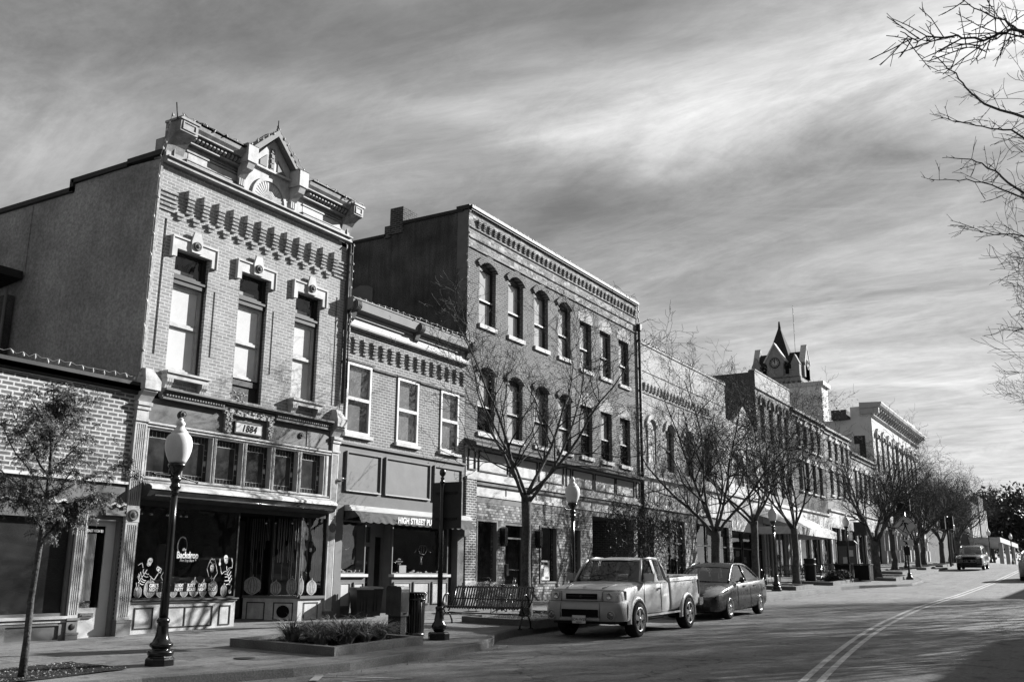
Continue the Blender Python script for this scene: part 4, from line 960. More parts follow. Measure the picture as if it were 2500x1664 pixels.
for (a, b) in ((18.63, 20.02), (20.20, 22.23), (22.41, 23.82)):
    g = MB(); g.box(a+.05, b-.05, 15.945, 15.96, 3.70, 4.60); p_ = g.build('sign_panel', M['greytrim'], fa)
    g = MB(); g.frame(a, b, 3.65, 4.65, 15.90, 15.96, .04); g.frame(a+.04, b-.04, 3.69, 4.61, 15.93, 15.96, .025); g.build('panel_frame', M['greytrim'], p_)
    g = MB(); g.box(a+.01, b, 15.895, 15.905, 3.655, 3.68); g.build('panel_highlight', M['light'], p_)
# awning
g = MB(); g.box(18.66, 24.1, 15.70, 15.96, 3.17, 3.21); g.box(18.66, 24.1, 15.74, 15.96, 3.21, 3.26); g.box(18.66, 24.1, 15.78, 15.96, 3.26, 3.31); aw = g.build('awning', M['light'], rt)
g = MB(); N = 260
for i in range(N+1):
    x = 18.70+5.2*i/N; s_ = abs(sin(pi*x/.30)); yb = 15.42+.012*sin(x*23); g.v += [(x, 15.66, 3.168), (x, 15.50+.008*sin(x*17), 3.02), (x, yb, 2.875+.035*(1-s_))]
for i in range(N): a = 3*i; g.f += [[a, a+3, a+4, a+1], [a+1, a+4, a+5, a+2]]; g.sm += [True, True]
n0 = len(g.v)-3; g.quad((18.70, 15.66, 3.168), (18.70, 15.96, 3.168), (18.70, 15.96, 2.95), (18.70, 15.5, 3.02)); g.quad((23.9, 15.66, 3.168), (23.9, 15.5, 3.02), (23.9, 15.96, 2.95), (23.9, 15.96, 3.168))
g.build('scalloped_canvas', M['canvas'], aw)
t_ = text_obj('HIGH STREET PUB', 20.18, 2.93, 15.43, .215, M['decal'], aw, name='awning_lettering', xscale=.86, spacing=1.08, bold=.006, rx=.0)
# ground floor
g = MB(); g.box(18.36, 18.62, 15.93, 16.5, .35, 3.3); g.box(18.36, 18.62, 15.9, 15.93, .62, .86); g.build('pilaster', M['greytrim'], rt); g = MB(); g.box(23.68, 24.03, 15.93, 16.5, .35, 3.3); g.build('pilaster', M['greytrim'], rt)
g = MB(); g.box(18.35, 18.66, 15.87, 16.0, .35, .62); g.build('pilaster_base', M['light'], rt)
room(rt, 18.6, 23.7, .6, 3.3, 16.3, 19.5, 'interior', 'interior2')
def front(a, b, sillz):
    g = MB(); g.box(a, b, 16.02, 16.1, .5, sillz-.06); bk = g.build('bulkhead', M['midtrim'], rt)
    g = MB(); n = 2 if b-a < 1.5 else 3; w = (b-a)/n
    for i in range(n): g.frame(a+i*w+.06, a+(i+1)*w-.06, .86, sillz-.2, 15.985, 16.02, .035)
    g.build('panel_moulding', M['greytrim'], bk)
    g = MB()
    for i in range(n): g.box(a+i*w+.095, a+(i+1)*w-.095, 16.005, 16.02, .895, sillz-.235)
    g.build('bulkhead_panel', M['light'], bk)
    g = MB(); g.box(a-.01, b+.02, 15.94, 16.12, sillz-.07, sillz); g.build('sill', M['white'], rt)
    g = MB(); g.frame(a, b, sillz, 2.95, 16.04, 16.09, .035); w_ = g.build('window', M['greytrim'], rt)
    g = MB(); g.quad((a+.02, 16.07, sillz), (b-.02, 16.07, sillz), (b-.02, 16.07, 2.93), (a+.02, 16.07, 2.93)); g.build('pane', M['shopglass'], w_); return w_
w1 = front(18.62, 19.66, 1.65); w2 = front(20.76, 23.36, 1.65)
g = MB()
for q in range(60):
    x = random.choice((random.uniform(18.7, 19.6), random.uniform(20.9, 23.2))); r = random.uniform(.015, .045); g.box(x, x+r*2, 16.14, 16.14+r, 1.66, 1.66+r*random.uniform(.8, 2.6))
g.build('sill_clutter', M['shade'], rt)['kind'] = 'stuff'
g = MB(); g.box(21.2, 21.5, 16.12, 16.13, 1.68, 1.88); g.build('window_card', M['paper'], w2)
g = MB(); R_ = lambda P, w: [g.tube((a[0], 16.11, a[1]), (b[0], 16.11, b[1]), w, n=4) for a, b in zip(P, P[1:])]
R_([(22.02, 2.30), (22.10, 2.20), (22.3, 2.18), (22.42, 2.30), (22.36, 2.42), (22.10, 2.42), (22.02, 2.30)], .007); R_([(22.15, 2.4), (22.15, 2.24)], .007); R_([(22.27, 2.4), (22.27, 2.24)], .007); R_([(21.85, 2.22), (21.92, 2.3)], .008); R_([(22.5, 2.3), (22.6, 2.24)], .008)
R_([(22.1, 1.92), (22.18, 2.08), (22.2, 2.12)], .01); R_([(22.2, 1.92), (22.12, 2.12)], .01); g.build('neon_sign', M['decalgrey'], w2)
g = MB(); R_([(19.0+.17*cos(t/8*2*pi), 2.45+.22*sin(t/8*2*pi)) for t in range(9)], .008); g.build('ring_ornament', M['decalgrey'], w1)
for z, s_ in ((2.02, 'OPEN'), (1.96, 'MON TO SAT'), (1.90, '11 AM')): text_obj(s_, 21.1, z, 16.05, .05, M['decalgrey'], w2, align='CENTER')
# recessed door
g = MB(); g.wall(19.66, 20.76, .55, 2.95, 16.35, [(19.75, 20.22, .95, 2.35), (19.75, 20.22, 2.45, 2.85), (20.42, 20.70, .95, 2.6)], .05); g.quad((19.66, 16.1, .5), (19.66, 16.35, .5), (19.66, 16.35, 3), (19.66, 16.1, 3)); g.quad((20.76, 16.1, .5), (20.76, 16.1, 3), (20.76, 16.35, 3), (20.76, 16.35, .5)); dr = g.build('door', M['greytrim'], rt)
g = MB(); g.quad((19.7, 16.38, .9), (20.74, 16.38, .9), (20.74, 16.38, 2.9), (19.7, 16.38, 2.9)); g.build('pane', M['shopglass'], dr)
g = MB(); g.box(19.72, 20.25, 16.33, 16.35, 1.62, 1.66); g.build('push_bar', M['chrome'], dr)
g = MB(); g.box(23.36, 23.7, 16.15, 16.3, .5, 3.2); g.box(23.42, 23.52, 16.1, 16.16, .6, 3.0); g.build('recess_panel', M['dark'], rt)
g = MB(); g.box(23.72, 23.98, 15.72, 15.93, 2.72, 3.0); g.tube((23.85, 15.8, 2.7), (23.85, 15.8, 2.95), .05, n=8); g.build('wall_lantern', M['greytrim'], rt)
g = MB(); g.lathe((18.42, 15.86, 3.92), [(.02, -.06), (.035, -.02), (.035, .03), (.01, .05)], 8); g.box(18.44, 18.62, 15.87, 15.9, 3.93, 3.95); g.build('flood_lamp', M['chrome'], rt)

# ================================================================== the three-storey building
rt = thing('three_storey_building', 'tall three-storey dark brick building with seven columns of narrow windows', 'building', (24.05, 16, .6))
X0, X1 = 24.05, 37.14
XL = [24.72, 26.50, 28.27, 30.02, 31.76, 33.50, 35.27]
H3 = []; H2 = []
for i, x in enumerate(XL):
    w = .99
    if i < 4: H3.append((x, x+w, 9.34, 11.43, .19)); H2.append((x, x+w, 5.92, 8.00, .19))
    else: H3.append((x, x+w, 9.20, 11.06)); H2.append((x, x+w, 5.92, 7.82))
g = MB(); g.wall(X0, X1, 5.60, 11.68, 16, H3+H2, .3); wC = g.build('wall', M['bC'], rt)
g = MB(); g.wall(X0, X1, 11.68, 12.90, 15.985, ()); g.box(X0, X1, 15.94, 15.984, 12.0, 12.035); g.box(X0, X1, 15.94, 15.984, 12.34, 12.375); g.box(X0, X1, 15.95, 15.984, 11.68, 11.705)
sp = .325; n = int((36.9-24.5)/sp)
for i in range(n+1):
    x = 24.48+sp*i; g.box(x, x+.15, 15.90, 15.983, 12.62, 12.68)
    for (z, p) in ((12.56, .08), (12.50, .065), (12.44, .05)): g.box(x+.02, x+.16, 15.984-p, 15.983, z, z+.035)
g.build('parapet', M['bCtop'], rt)
g = MB(); g.box(X0-.02, X1+.05, 15.86, 16.35, 12.95, 13.05); g.box(X0, X1+.02, 15.90, 16.0, 12.90, 12.95); g.box(X0-.05, X0+.3, 16.2, 18.6, 12.88, 12.99); g.box(X0-.05, X0+.3, 19.3, 30, 12.56, 12.66); g.box(X0-.06, X0+.1, 15.95, 16.45, 12.94, 13.07); g.build('coping', M['dark'], rt)
# arch hoods and repaired patches
for k, (hs, base) in enumerate(((H3, 0), (H2, 1))):
    for i, hh in enumerate(hs):
        a, b, c, d = hh[:4]
        if i < 4:
            g = MB(); m = 14; w = (b-a)/2; rise = .19; R = (w*w+rise*rise)/(2*rise); cz = d-R; t0 = math.asin(w/R)*1.12
            for q in range(m):
                t, t2 = -t0+2*t0*q/m, -t0+2*t0*(q+.93)/m
                P = [(a+w+R*sin(t), cz+R*cos(t)), (a+w+R*sin(t2), cz+R*cos(t2)), (a+w+(R+.2)*sin(t2), cz+(R+.2)*cos(t2)), (a+w+(R+.2)*sin(t), cz+(R+.2)*cos(t))]; g.prism(P, 15.93, 15.998, 'y')
            g.box(a-.10, a+.0, 15.93, 15.998, d-.34, d-.1) if 0 else None
            g.build('brick_arch', M['bC'], wC)
        else:
            g = MB(); g.prism([(a-.18, d-.0), (b+.12, d), (b+.1, d+.26), (b-.15, d+.44), (b-.5, d+.56), (a+.2, d+.40), (a-.12, d+.32)], 15.992, 15.998, 'y'); g.build('repaired_brick_patch', M['bClight'], wC)
        arch = i < 4; z1 = d-(.19 if arch else 0)
        zm = c+(z1-c)*.44
        w_ = sash(rt, a+.02, b-.02, c+.02, z1, 16.13, zm, 'dark', 'glass', 'shade', .035, .05, by=.06, split=(k == 1 and i in (0, 4, 5, 6)))
        if arch: g = MB(); g.prism([(a+.01, z1), (b-.01, z1), (b-.01, z1+.02), ((a+b)/2, d-.005), (a+.01, z1+.02)], 16.17, 16.2, 'y'); g.build('arch_infill', M['dark'] if k else M['midtrim'], w_)
        g = MB(); g.box(a, b, 15.99, 16.17, zm-.0, zm+.01) if 0 else g.box(a+.05, b-.05, 16.105, 16.13, zm-.02, zm+.025); g.build('meeting_rail', M['light'], w_)
        g = MB(); g.box(a-.03, b+.06, 15.93, 16.12, c-.14, c-.005); g.build('sill', M['stone'], w_)
# side wall with sooty stucco, steps and chimneys
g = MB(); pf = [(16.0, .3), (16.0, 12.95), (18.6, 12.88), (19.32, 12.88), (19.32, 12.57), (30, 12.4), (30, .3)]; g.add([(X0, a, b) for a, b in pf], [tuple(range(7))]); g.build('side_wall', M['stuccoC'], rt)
g = MB(); g.box(X0-.012, X0, 16.02, 16.42, 11.0, 12.9); g.box(X0-.008, X0, 16.02, 16.36, 9.6, 11.0); g.build('stucco_patch', M['greytrim'], rt)
g = MB(); g.quad((X1, 16, .3), (X1, 30, .3), (X1, 30, 12.6), (X1, 16, 12.9)); g.quad((X0, 30, .3), (X0, 30, 12.4), (X1, 30, 12.4), (X1, 30, .3)); g.box(X0+.1, X1-.05, 16.3, 30, 12.2, 12.3); g.build('roof', M['roof'], rt)
g = MB(); g.box(X0-.03, X0+.75, 18.60, 19.14, 12.6, 13.52); g.box(X0-.05, X0+.3, 19.12, 19.34, 12.5, 12.92); g.build('chimney', M['bEside'], rt)
g = MB(); g.prism([(19.76, 10.0), (19.76, 10.86), (19.95, 10.96), (20.3, 11.02), (20.7, 10.9), (21, 10.7), (21, 10.0)], X0-.03, X0-.004); g.build('blocked_arch_window', M['greytrim'], rt)
# storefront
g = MB(); g.prism([(15.995, 5.64), (15.60, 5.50), (15.56, 5.47), (15.56, 5.40), (15.62, 5.40), (15.995, 5.42)], X0-.02, X1-.1); g.build('storefront_hood', M['darkmetal'], rt)
g = MB(); g.box(X0, X1-.1, 15.94, 16.3, 4.42, 5.42); g.box(X0, X1-.1, 15.88, 15.94, 4.42, 4.50); fr = g.build('frieze', M['light'], rt)
for (a, b) in ((24.15, 24.55), (24.73, 26.48), (26.59, 28.37), (28.48, 30.25), (30.45, 30.81), (30.94, 32.63), (32.76, 34.54), (34.63, 36.37), (36.57, 36.92)):
    g = MB(); g.frame(a, b, 4.70, 5.33, 15.905, 15.94, .035); g.build('panel_frame', M['dark'], fr)
g = MB(); g.box(24.6, X1-.15, 16.0, 16.3, 3.96, 4.42); g.box(24.6, 36.3, 15.96, 16.0, 3.96, 4.05)
tr_ = g.build('transom_band', M['light'], rt)
g = MB(); g.box(24.58, X1-.15, 15.93, 16.0, 4.30, 4.42)  # grey strip paints in the recess shadow; the mullions below are real
for x in (26.45, 28.4, 30.3, 32.6, 34.5): g.box(x, x+.05, 15.985, 16.0, 4.06, 4.30)
g.build('painted_shadow_and_mullions', M['midtrim'], tr_)
g = MB(); g.box(24.6, 36.3, 15.99, 16.02, 3.78, 3.96); g.build('band', M['midtrim'], rt)
g = MB(); g.box(X0, 24.60, 15.90, 16.4, 1.46, 4.42); g.build('brick_pier', M['bCpier'], rt)
g = MB(); g.box(X0-.01, 24.63, 15.88, 16.2, .5, 1.46); g.build('pier_block', M['stone'], rt)
HS = [(24.75, 25.95, 1.38, 3.28), (26.38, 28.15, .5, 3.26), (28.66, 29.86, 1.38, 3.26), (30.84, 31.68, 1.2, 3.26), (32.65, 36.3, .55, 3.78)]
g = MB(); g.wall(24.6, 36.4, .45, 3.78, 16.0, HS, .22); g.box(24.68, 26.0, 15.95, 15.999, 1.30, 1.37); g.build('storefront_wall', M['bGlaze'], rt)
for i in (0, 2, 3):
    a, b, c, d = HS[i]; g = MB(); g.frame(a, b, c, d, 15.97, 16.12, .06); w_ = g.build('window', M['greytrim'], rt)
    g = MB(); g.quad((a+.02, 16.1, c), (b-.02, 16.1, c), (b-.02, 16.1, d), (a+.02, 16.1, d)); g.build('pane', M['shopglass'], w_)
    if i == 2:
        g = MB(); g.box(28.74, 29.48, 16.075, 16.08, 1.48, 2.12); cd = g.build('lease_notice', M['paper'], w_); text_obj('FOR LEASE', 28.80, 1.98, 16.07, .12, M['black'], cd, xscale=.95, bold=.006)
        g = MB(); g.box(28.8, 29.1, 16.07, 16.074, 1.60, 1.86); g.box(29.2, 29.42, 16.07, 16.074, 1.52, 1.6); g.build('notice_print', M['midtrim'], cd)
room(rt, 24.65, 32.3, .5, 3.5, 16.25, 19, 'interior', 'interior2')
g = MB(); g.frame(26.42, 27.62, .6, 3.24, 16.02, 16.12, .07); g.box(26.42, 27.62, 16.05, 16.1, 2.75, 2.8); dr = g.build('door', M['midtrim'], rt)
g = MB(); g.quad((26.45, 16.1, .6), (27.6, 16.1, .6), (27.6, 16.1, 3.2), (26.45, 16.1, 3.2)); g.build('pane', M['shopglass'], dr)
g = MB(); g.box(26.50, 26.64, 15.97, 16.05, 1.62, 1.98); g.tube((26.66, 16.0, 1.8), (27.3, 16.0, 1.8), .015, n=6); g.build('handle', M['chrome'], dr)
g = MB(); g.wall(27.64, 28.12, .55, 3.24, 16.05, [(27.72, 28.02, .8, 1.5), (27.72, 28.02, 1.6, 2.3), (27.72, 28.02, 2.4, 3.1)], .03); g.quad((27.64, 16.09, .5), (28.12, 16.09, .5), (28.12, 16.09, 3.2), (27.64, 16.09, 3.2)); g.build('side_panel', M['midtrim'], rt)
for x in (26.10, 28.33):
    g = MB(); g.prism([(x, 3.05), (x, 2.62), (x+.09, 2.5), (x+.18, 2.62), (x+.18, 3.05), (x+.09, 3.1)], 15.80, 15.985, 'y'); g.build('wall_sconce', M['iron'], rt)
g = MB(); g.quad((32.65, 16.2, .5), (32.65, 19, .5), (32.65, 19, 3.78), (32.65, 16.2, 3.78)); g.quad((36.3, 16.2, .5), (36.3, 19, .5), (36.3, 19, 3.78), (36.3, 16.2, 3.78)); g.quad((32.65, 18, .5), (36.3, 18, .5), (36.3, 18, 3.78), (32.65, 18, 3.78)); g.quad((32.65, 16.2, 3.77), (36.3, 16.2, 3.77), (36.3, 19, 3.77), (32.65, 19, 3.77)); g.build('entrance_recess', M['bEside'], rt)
g = MB(); g.box(36.3, 36.7, 15.95, 16.3, .6, 2.3); g.build('pier_block', M['stone'], rt); g = MB(); g.box(36.32, 36.68, 15.96, 16.3, 2.3, 3.9); g.build('brick_pier', M['bGlaze'], rt)
g = MB(); g.tube((37.19, 15.9, .8), (37.19, 15.9, 11.9), .07, n=8); g.box(37.08, 37.28, 15.8, 16.0, 11.8, 12.1); g.build('downpipe', M['dark'], rt)

# ================================================================== pale brick two-storey building
rt = thing('pale_brick_building', 'long pale brick two-storey building with a row of dark corbels', 'building', (37.2, 16, .8))
HD = [(38.05, 38.9, 6.3, 8.15, .2), (42.35, 43.45, 6.1, 8.2, .3), (44.9, 46.0, 6.1, 8.2, .3), (40.1, 41.1, 6.1, 8.2, .3)]
g = MB(); g.wall(37.2, 48.55, 5.6, 11.36, 16, HD, .22); g.box(37.2, 46.2, 15.96, 15.998, 9.22, 9.27); g.box(37.2, 48.5, 15.97, 15.998, 10.18, 10.22)
n = int((46.2-37.5)/.38)
for i in range(n):
    x = 37.72+.38*i; g.box(x-.02, x+.18, 15.88, 15.998, 9.58, 9.68)
    for (z, p) in ((9.53, .11), (9.45, .10), (9.37, .085)): g.box(x, x+.16, 16-p, 15.998, z, z+.045)
for i in range(10): g.box(42.9+.02*(i % 2), 43.2, 15.98, 15.998, 10.3+.1*i, 10.35+.1*i)
wD = g.build('wall', M['bD'], rt)
g = MB(); g.box(37.2, 48.6, 15.96, 16.3, 11.36, 11.45); g.build('coping', M['midtrim'], rt)
shell(rt, 37.2, 48.55, .6, 11.3, 30, M['bD'])
for i, hh in enumerate(HD):
    a, b, c, d = hh[:4]
    g = MB(); w = (b-a)/2; m = 12
    for q in range(m):
        t, t2 = pi-pi*q/m, pi-pi*(q+1)/m; e = .75
        P = [(a+w+(w+.02)*cos(t), d-.32+(.34)*sin(t)), (a+w+(w+.02)*cos(t2), d-.32+.34*sin(t2)), (a+w+(w+.2)*cos(t2), d-.32+.55*sin(t2)), (a+w+(w+.2)*cos(t), d-.32+.55*sin(t))]; g.prism(P, 15.9, 15.998, 'y')
    g.build('hood', M['stone'], wD)
    if i == 0: g = MB(); g.box(a, b, 16.0, 16.05, c, d); g.box(a-.04, a, 15.95, 16, c, d); g.box(b, b+.04, 15.95, 16, c, d); g.build('boarded_window', M['light'], rt)
    else: sash(rt, a+.02, b-.02, c+.02, d-.2, 16.14, c+(d-c)*.45, 'dark', 'glass', 'shade', .05, .05, by=.06)
g = MB(); g.box(37.15, 48.55, 15.80, 16.2, 5.62, 5.72); g.box(37.15, 48.5, 15.95, 16.3, 4.44, 5.62)
for i in range(19): x = 37.3+i*.6; g.box(x, x+.03, 15.93, 15.95, 4.6, 5.5)
g.box(37.15, 48.55, 15.86, 16.2, 4.38, 4.46); fr = g.build('frieze', M['light'], rt)
g = MB(); g.box(37.15, 48.5, 15.94, 16.0, 4.0, 4.38); g.build('transom_band', M['midtrim'], fr)
for (a, b) in ((37.2, 37.55), (38.3, 39.6), (41.9, 43.4), (48.05, 48.5)):
    g = MB(); g.box(a, b, 15.93, 16.3, .8, 4.0); g.build('brick_pier', M['bGlaze'], rt)
for (a, b) in ((37.55, 38.3), (39.6, 41.9), (43.4, 48.05)):
    g = MB(); g.frame(a, b, .9, 4.0, 16.05, 16.12, .06)
    for x in (a+(b-a)/3, a+2*(b-a)/3): g.box(x, x+.05, 16.05, 16.12, .9, 4.0)
    g.box(a, b, 16.04, 16.13, 3.0, 3.06); w_ = g.build('window', M['dark'], rt); g = MB(); g.quad((a, 16.1, .9), (b, 16.1, .9), (b, 16.1, 4), (a, 16.1, 4)); g.build('pane', M['shopglass'], w_)
room(rt, 37.3, 48.4, .9, 4.1, 16.3, 19)

# ================================================================== narrow low building
rt = thing('narrow_low_building', 'low narrow building behind the trees, left of the dark side wall', 'building', (48.6, 16, 1))
g = MB(); g.wall(48.6, 54.0, 5.7, 9.6, 16, [(49.6, 51.2, 6.2, 8.0), (51.7, 53.3, 6.2, 8.0)], .2)
g.prism([(49.6, 9.6), (53.2, 9.6), (51.4, 10.7)], 15.95, 16.2, 'y'); g.build('wall', M['light'], rt); shell(rt, 48.6, 53.99, .8, 9.5, 30, M['bE'])
for a in (49.6, 51.7):
    g = MB(); g.frame(a, a+1.6, 6.2, 8.0, 15.98, 16.06, .07); g.box(a+.77, a+.83, 15.98, 16.05, 6.2, 8.0); w_ = g.build('window', M['white'], rt); g = MB(); g.quad((a, 16.04, 6.2), (a+1.6, 16.04, 6.2), (a+1.6, 16.04, 8), (a, 16.04, 8)); g.build('pane', M['skyglass'], w_); g = MB(); g.box(a, a+1.6, 16.15, 16.16, 6.2, 8); g.build('blind', M['interior2'], w_)
g = MB(); g.box(48.6, 54, 15.85, 16.3, 5.65, 5.78); g.box(48.6, 54, 15.95, 16.3, 4.45, 5.65); g.build('frieze', M['light'], rt)
g = MB(); g.box(48.6, 54, 15.93, 16.3, 3.9, 4.45); g.build('transom_band', M['paleblock'], rt)
for a, b in ((48.7, 50.3), (50.5, 52.1), (52.3, 53.9)):
    g = MB(); g.frame(a, b, 1.1, 3.9, 16.02, 16.1, .07); g.box(a, b, 16.02, 16.1, 3.0, 3.06); w_ = g.build('window', M['dark'], rt); g = MB(); g.quad((a, 16.08, 1.1), (b, 16.08, 1.1), (b, 16.08, 3.9), (a, 16.08, 3.9)); g.build('pane', M['shopglass'], w_)
room(rt, 48.7, 53.9, 1.0, 4, 16.3, 19)

# ================================================================== arched window building
rt = thing('arched_window_building', 'brick building with four tall arched windows and a pale parapet', 'building', (54, 16, 1.1))
HE = [(cx-.48, cx+.48, 9.2, 11.75, .46) for cx in (55.2, 57.0, 58.75, 60.3)]
g = MB(); g.wall(54, 61.4, 5.7, 12.15, 16, HE+[(cx-.45, cx+.45, 6.2, 8.3, .44) for cx in (55.2, 57.0, 58.75, 60.3)], .25); wE = g.build('wall', M['bE'], rt)
g = MB(); g.wall(54, 61.4, 12.2, 13.18, 15.97, ()); g.box(54, 61.4, 15.90, 16.0, 12.15, 12.22); g.box(53.98, 61.42, 15.93, 16.3, 13.18, 13.25); g.build('parapet', M['bEtop'], rt)
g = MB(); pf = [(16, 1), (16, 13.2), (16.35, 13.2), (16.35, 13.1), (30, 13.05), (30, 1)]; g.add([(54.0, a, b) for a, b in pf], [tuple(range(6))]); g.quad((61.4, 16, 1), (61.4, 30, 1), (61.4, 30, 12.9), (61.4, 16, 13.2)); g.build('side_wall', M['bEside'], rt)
g = MB(); g.box(54.1, 61.3, 16.3, 30, 12.5, 12.6); g.build('roof', M['roof'], rt)
for k, hh in enumerate(HE):
    a, b, c, d = hh[:4]; cx = (a+b)/2; g = MB(); m = 12
    for q in range(m):
        t, t2 = pi*q/m, pi*(q+1)/m; g.prism([(cx+.50*cos(t), d-.46+.48*sin(t)), (cx+.50*cos(t2), d-.46+.48*sin(t2)), (cx+.66*cos(t2), d-.46+.64*sin(t2)), (cx+.66*cos(t), d-.46+.64*sin(t))], 15.9, 15.998, 'y')
    g.build('brick_arch', M['bF'], wE)
    w_ = sash(rt, a+.02, b-.02, c+.02, d-.42, 16.12, c+1.0, 'dark', 'glass', 'shade', .05, .05, by=.06)
    g = MB(); g.prism([(cx+.46*cos(pi*q/10), d-.42+.40*sin(pi*q/10)) for q in range(11)], 16.05, 16.1, 'y'); g.build('arch_infill', M['white'], w_)
    sash(rt, a+.04, b-.04, 6.2, 8.0, 16.12, 7.0, 'dark', 'glass', 'shade', .05, .05, by=.06)
g = MB(); g.box(54, 61.4, 15.8, 16.2, 5.6, 5.75); g.box(54, 61.4, 15.93, 16.2, 4.5, 5.6); g.build('frieze', M['paleblock'], rt)
for a in (54.0, 56.0, 58.8, 61.0): g = MB(); g.box(a, a+.35, 15.9, 16.2, 1.1, 4.5); g.build('brick_pier', M['bE'], rt)
for a, b in ((54.35, 56), (56.35, 58.8), (59.15, 61)):
    g = MB(); g.frame(a, b, 1.5, 4.4, 16.02, 16.1, .08); g.box((a+b)/2-.03, (a+b)/2+.03, 16.02, 16.1, 1.5, 4.4); w_ = g.build('window', M['light'], rt); g = MB(); g.quad((a, 16.08, 1.5), (b, 16.08, 1.5), (b, 16.08, 4.4), (a, 16.08, 4.4)); g.build('pane', M['shopglass'], w_)
room(rt, 54.1, 61.3, 1.2, 4.5, 16.3, 19)

def row_building(name, label, x0, x1, z0, z1, m, wins, wz, trim='stone', zs=5.0, hood=True, pane='glass', group=None):
    rt = thing(name, label, 'building', (x0, 16, z0), 0, group)
    hl = [(a, a+w, c, d) for (a, w) in wins for (c, d) in wz]
    g = MB(); g.wall(x0, x1, zs+1.2, z1, 16, hl, .2); wl_ = g.build('wall', M[m], rt)
    g = MB(); g.box(x0, x1+.02, 15.8, 16.3, z1, z1+.15); g.box(x0, x1, 15.9, 16, z1-.3, z1-.2); g.build('cornice', M['dark' if m == 'bF' else 'greytrim'], rt)
    shell(rt, x0, x1, z0, z1-.05, 30, M[m])
    for (a, b, c, d) in hl:
        w_ = sash(rt, a, b, c, d, 16.12, (c+d)/2, 'dark', pane, 'shade', .05, .05, by=.06)
        if hood: g = MB(); g.box(a-.12, b+.12, 15.85, 15.998, d, d+.12); g.prism([(a-.05, d+.12), (b+.05, d+.12), ((a+b)/2, d+.4)], 15.88, 15.998, 'y'); g.build('hood', M[trim], w_)
        g = MB(); g.box(a-.08, b+.08, 15.88, 16.1, c-.12, c-.002); g.build('sill', M[trim], w_)
    g = MB(); g.box(x0, x1, 15.8, 16.2, zs+1.1, zs+1.22); g.box(x0, x1, 15.93, 16.25, zs, zs+1.1); g.build('frieze', M['paleblock'], rt)
    n = max(2, int((x1-x0)/2.6)); w = (x1-x0)/n; zf = T(x0)+.2
    for i in range(n):
        g = MB(); g.box(x0+i*w, x0+i*w+.28, 15.9, 16.2, zf-.3, zs); g.box(x0+i*w-.03, x0+i*w+.31, 15.87, 16.2, zf-.3, zf+.6); g.build('pilaster', M['light' if i % 2 else 'paleblock'], rt)
        g = MB(); g.frame(x0+i*w+.28, x0+(i+1)*w, zf, zs, 16.03, 16.1, .08); w_ = g.build('window', M['dark'], rt); g = MB(); g.quad((x0+i*w+.3, 16.08, zf), (x0+(i+1)*w, 16.08, zf), (x0+(i+1)*w, 16.08, zs), (x0+i*w+.3, 16.08, zs)); g.build('pane', M['shopglass'], w_)
    room(rt, x0+.05, x1-.05, zf, zs, 16.3, 19)
    return rt
row_building('dark_brick_building', 'dark brick building with pale pointed hoods over two rows of windows', 61.45, 69.9, 1.3, 12.0, 'bF', [(62.6, .95), (64.4, .95), (66.2, .95), (68.0, .95)], [(7.0, 8.9), (9.8, 11.3)], zs=4.6)
row_building('grey_brick_building', 'plain grey brick building between the dark brick one and the lower one', 70.0, 78.4, 1.7, 11.9, 'bE', [(71.2, 1.0), (73.2, 1.0), (75.2, 1.0), (77.0, .9)], [(7.3, 9.0), (9.9, 11.2)], zs=5.0)
row_building('light_low_building', 'lower light painted building beside the tall white corniced one', 78.5, 88.4, 2.0, 11.0, 'bEtop', [(79.6, 1.0), (81.4, 1.0), (83.2, 1.0), (85.0, 1.0), (86.8, 1.0)], [(7.6, 9.8)], zs=5.2)
rb = thing('rooftop_unit', 'dark boxy plant unit on the roof left of the white corniced building', 'rooftop unit', (83, 19, 11.3))
g = MB(); g.box(88.0, 90, 18.0, 19.3, 15.2, 16.05); g.build('housing', M['bEside'], rb)
# white corniced building
rt = thing('white_corniced_building', 'tall white building with deep bracketed cornice and hooded windows', 'building', (88.5, 16, 2.2))
HW = [(89.6+i*2.62, 90.75+i*2.62, 10.6, 13.9) for i in range(9)]+[(89.6+i*2.62, 90.75+i*2.62, 7.0, 9.6) for i in range(9)]
g = MB(); g.wall(88.5, 113.5, 6.5, 16.0, 16, HW, .3); wW = g.build('wall', M['light'], rt)
g = MB(); pf = [(16, 2), (16, 16.3), (17.75, 16.3), (17.75, 15.17), (20.5, 15.17), (20.5, 13), (30, 13), (30, 2)]; g.add([(88.5, a, b) for a, b in pf], [tuple(range(8))]); g.quad((113.5, 16, 2), (113.5, 30, 2), (113.5, 30, 15), (113.5, 16, 16)); g.box(88.6, 113.4, 16.3, 30, 12.8, 12.95); g.build('side_wall', M['lightside'], rt)
g = MB(); g.box(88.44, 88.49, 16.65, 17.15, 11.6, 13.7); g.box(88.44, 88.49, 17.15, 17.58, 13.0, 13.72); g.build('roof_ladder_hatch', M['dark'], rt)
g = MB(); g.prism([(16.0, 15.3), (15.85, 15.35), (15.75, 15.45), (15.75, 15.5), (16, 15.5)], 88.3, 113.7); g.prism([(16.0, 16.1), (15.25, 16.15), (15.1, 16.25), (15.0, 16.45), (15.0, 16.55), (16.9, 16.62), (16.9, 16.1)], 88.2, 113.9)
g.box(103.5, 108.5, 15.3, 15.8, 16.6, 17.0); g.box(88.3, 88.6, 15.3, 16.9, 15.6, 16.2); cr = g.build('cornice', M['light'], rt)
for i in range(24):
    x = 88.6+i*1.05; g = MB(); g.prism([(16, 15.5), (15.8, 15.55), (15.6, 15.8), (15.35, 15.95), (15.3, 16.12), (16, 16.12)], x, x+.28); g.build('bracket', M['lightA'], cr)
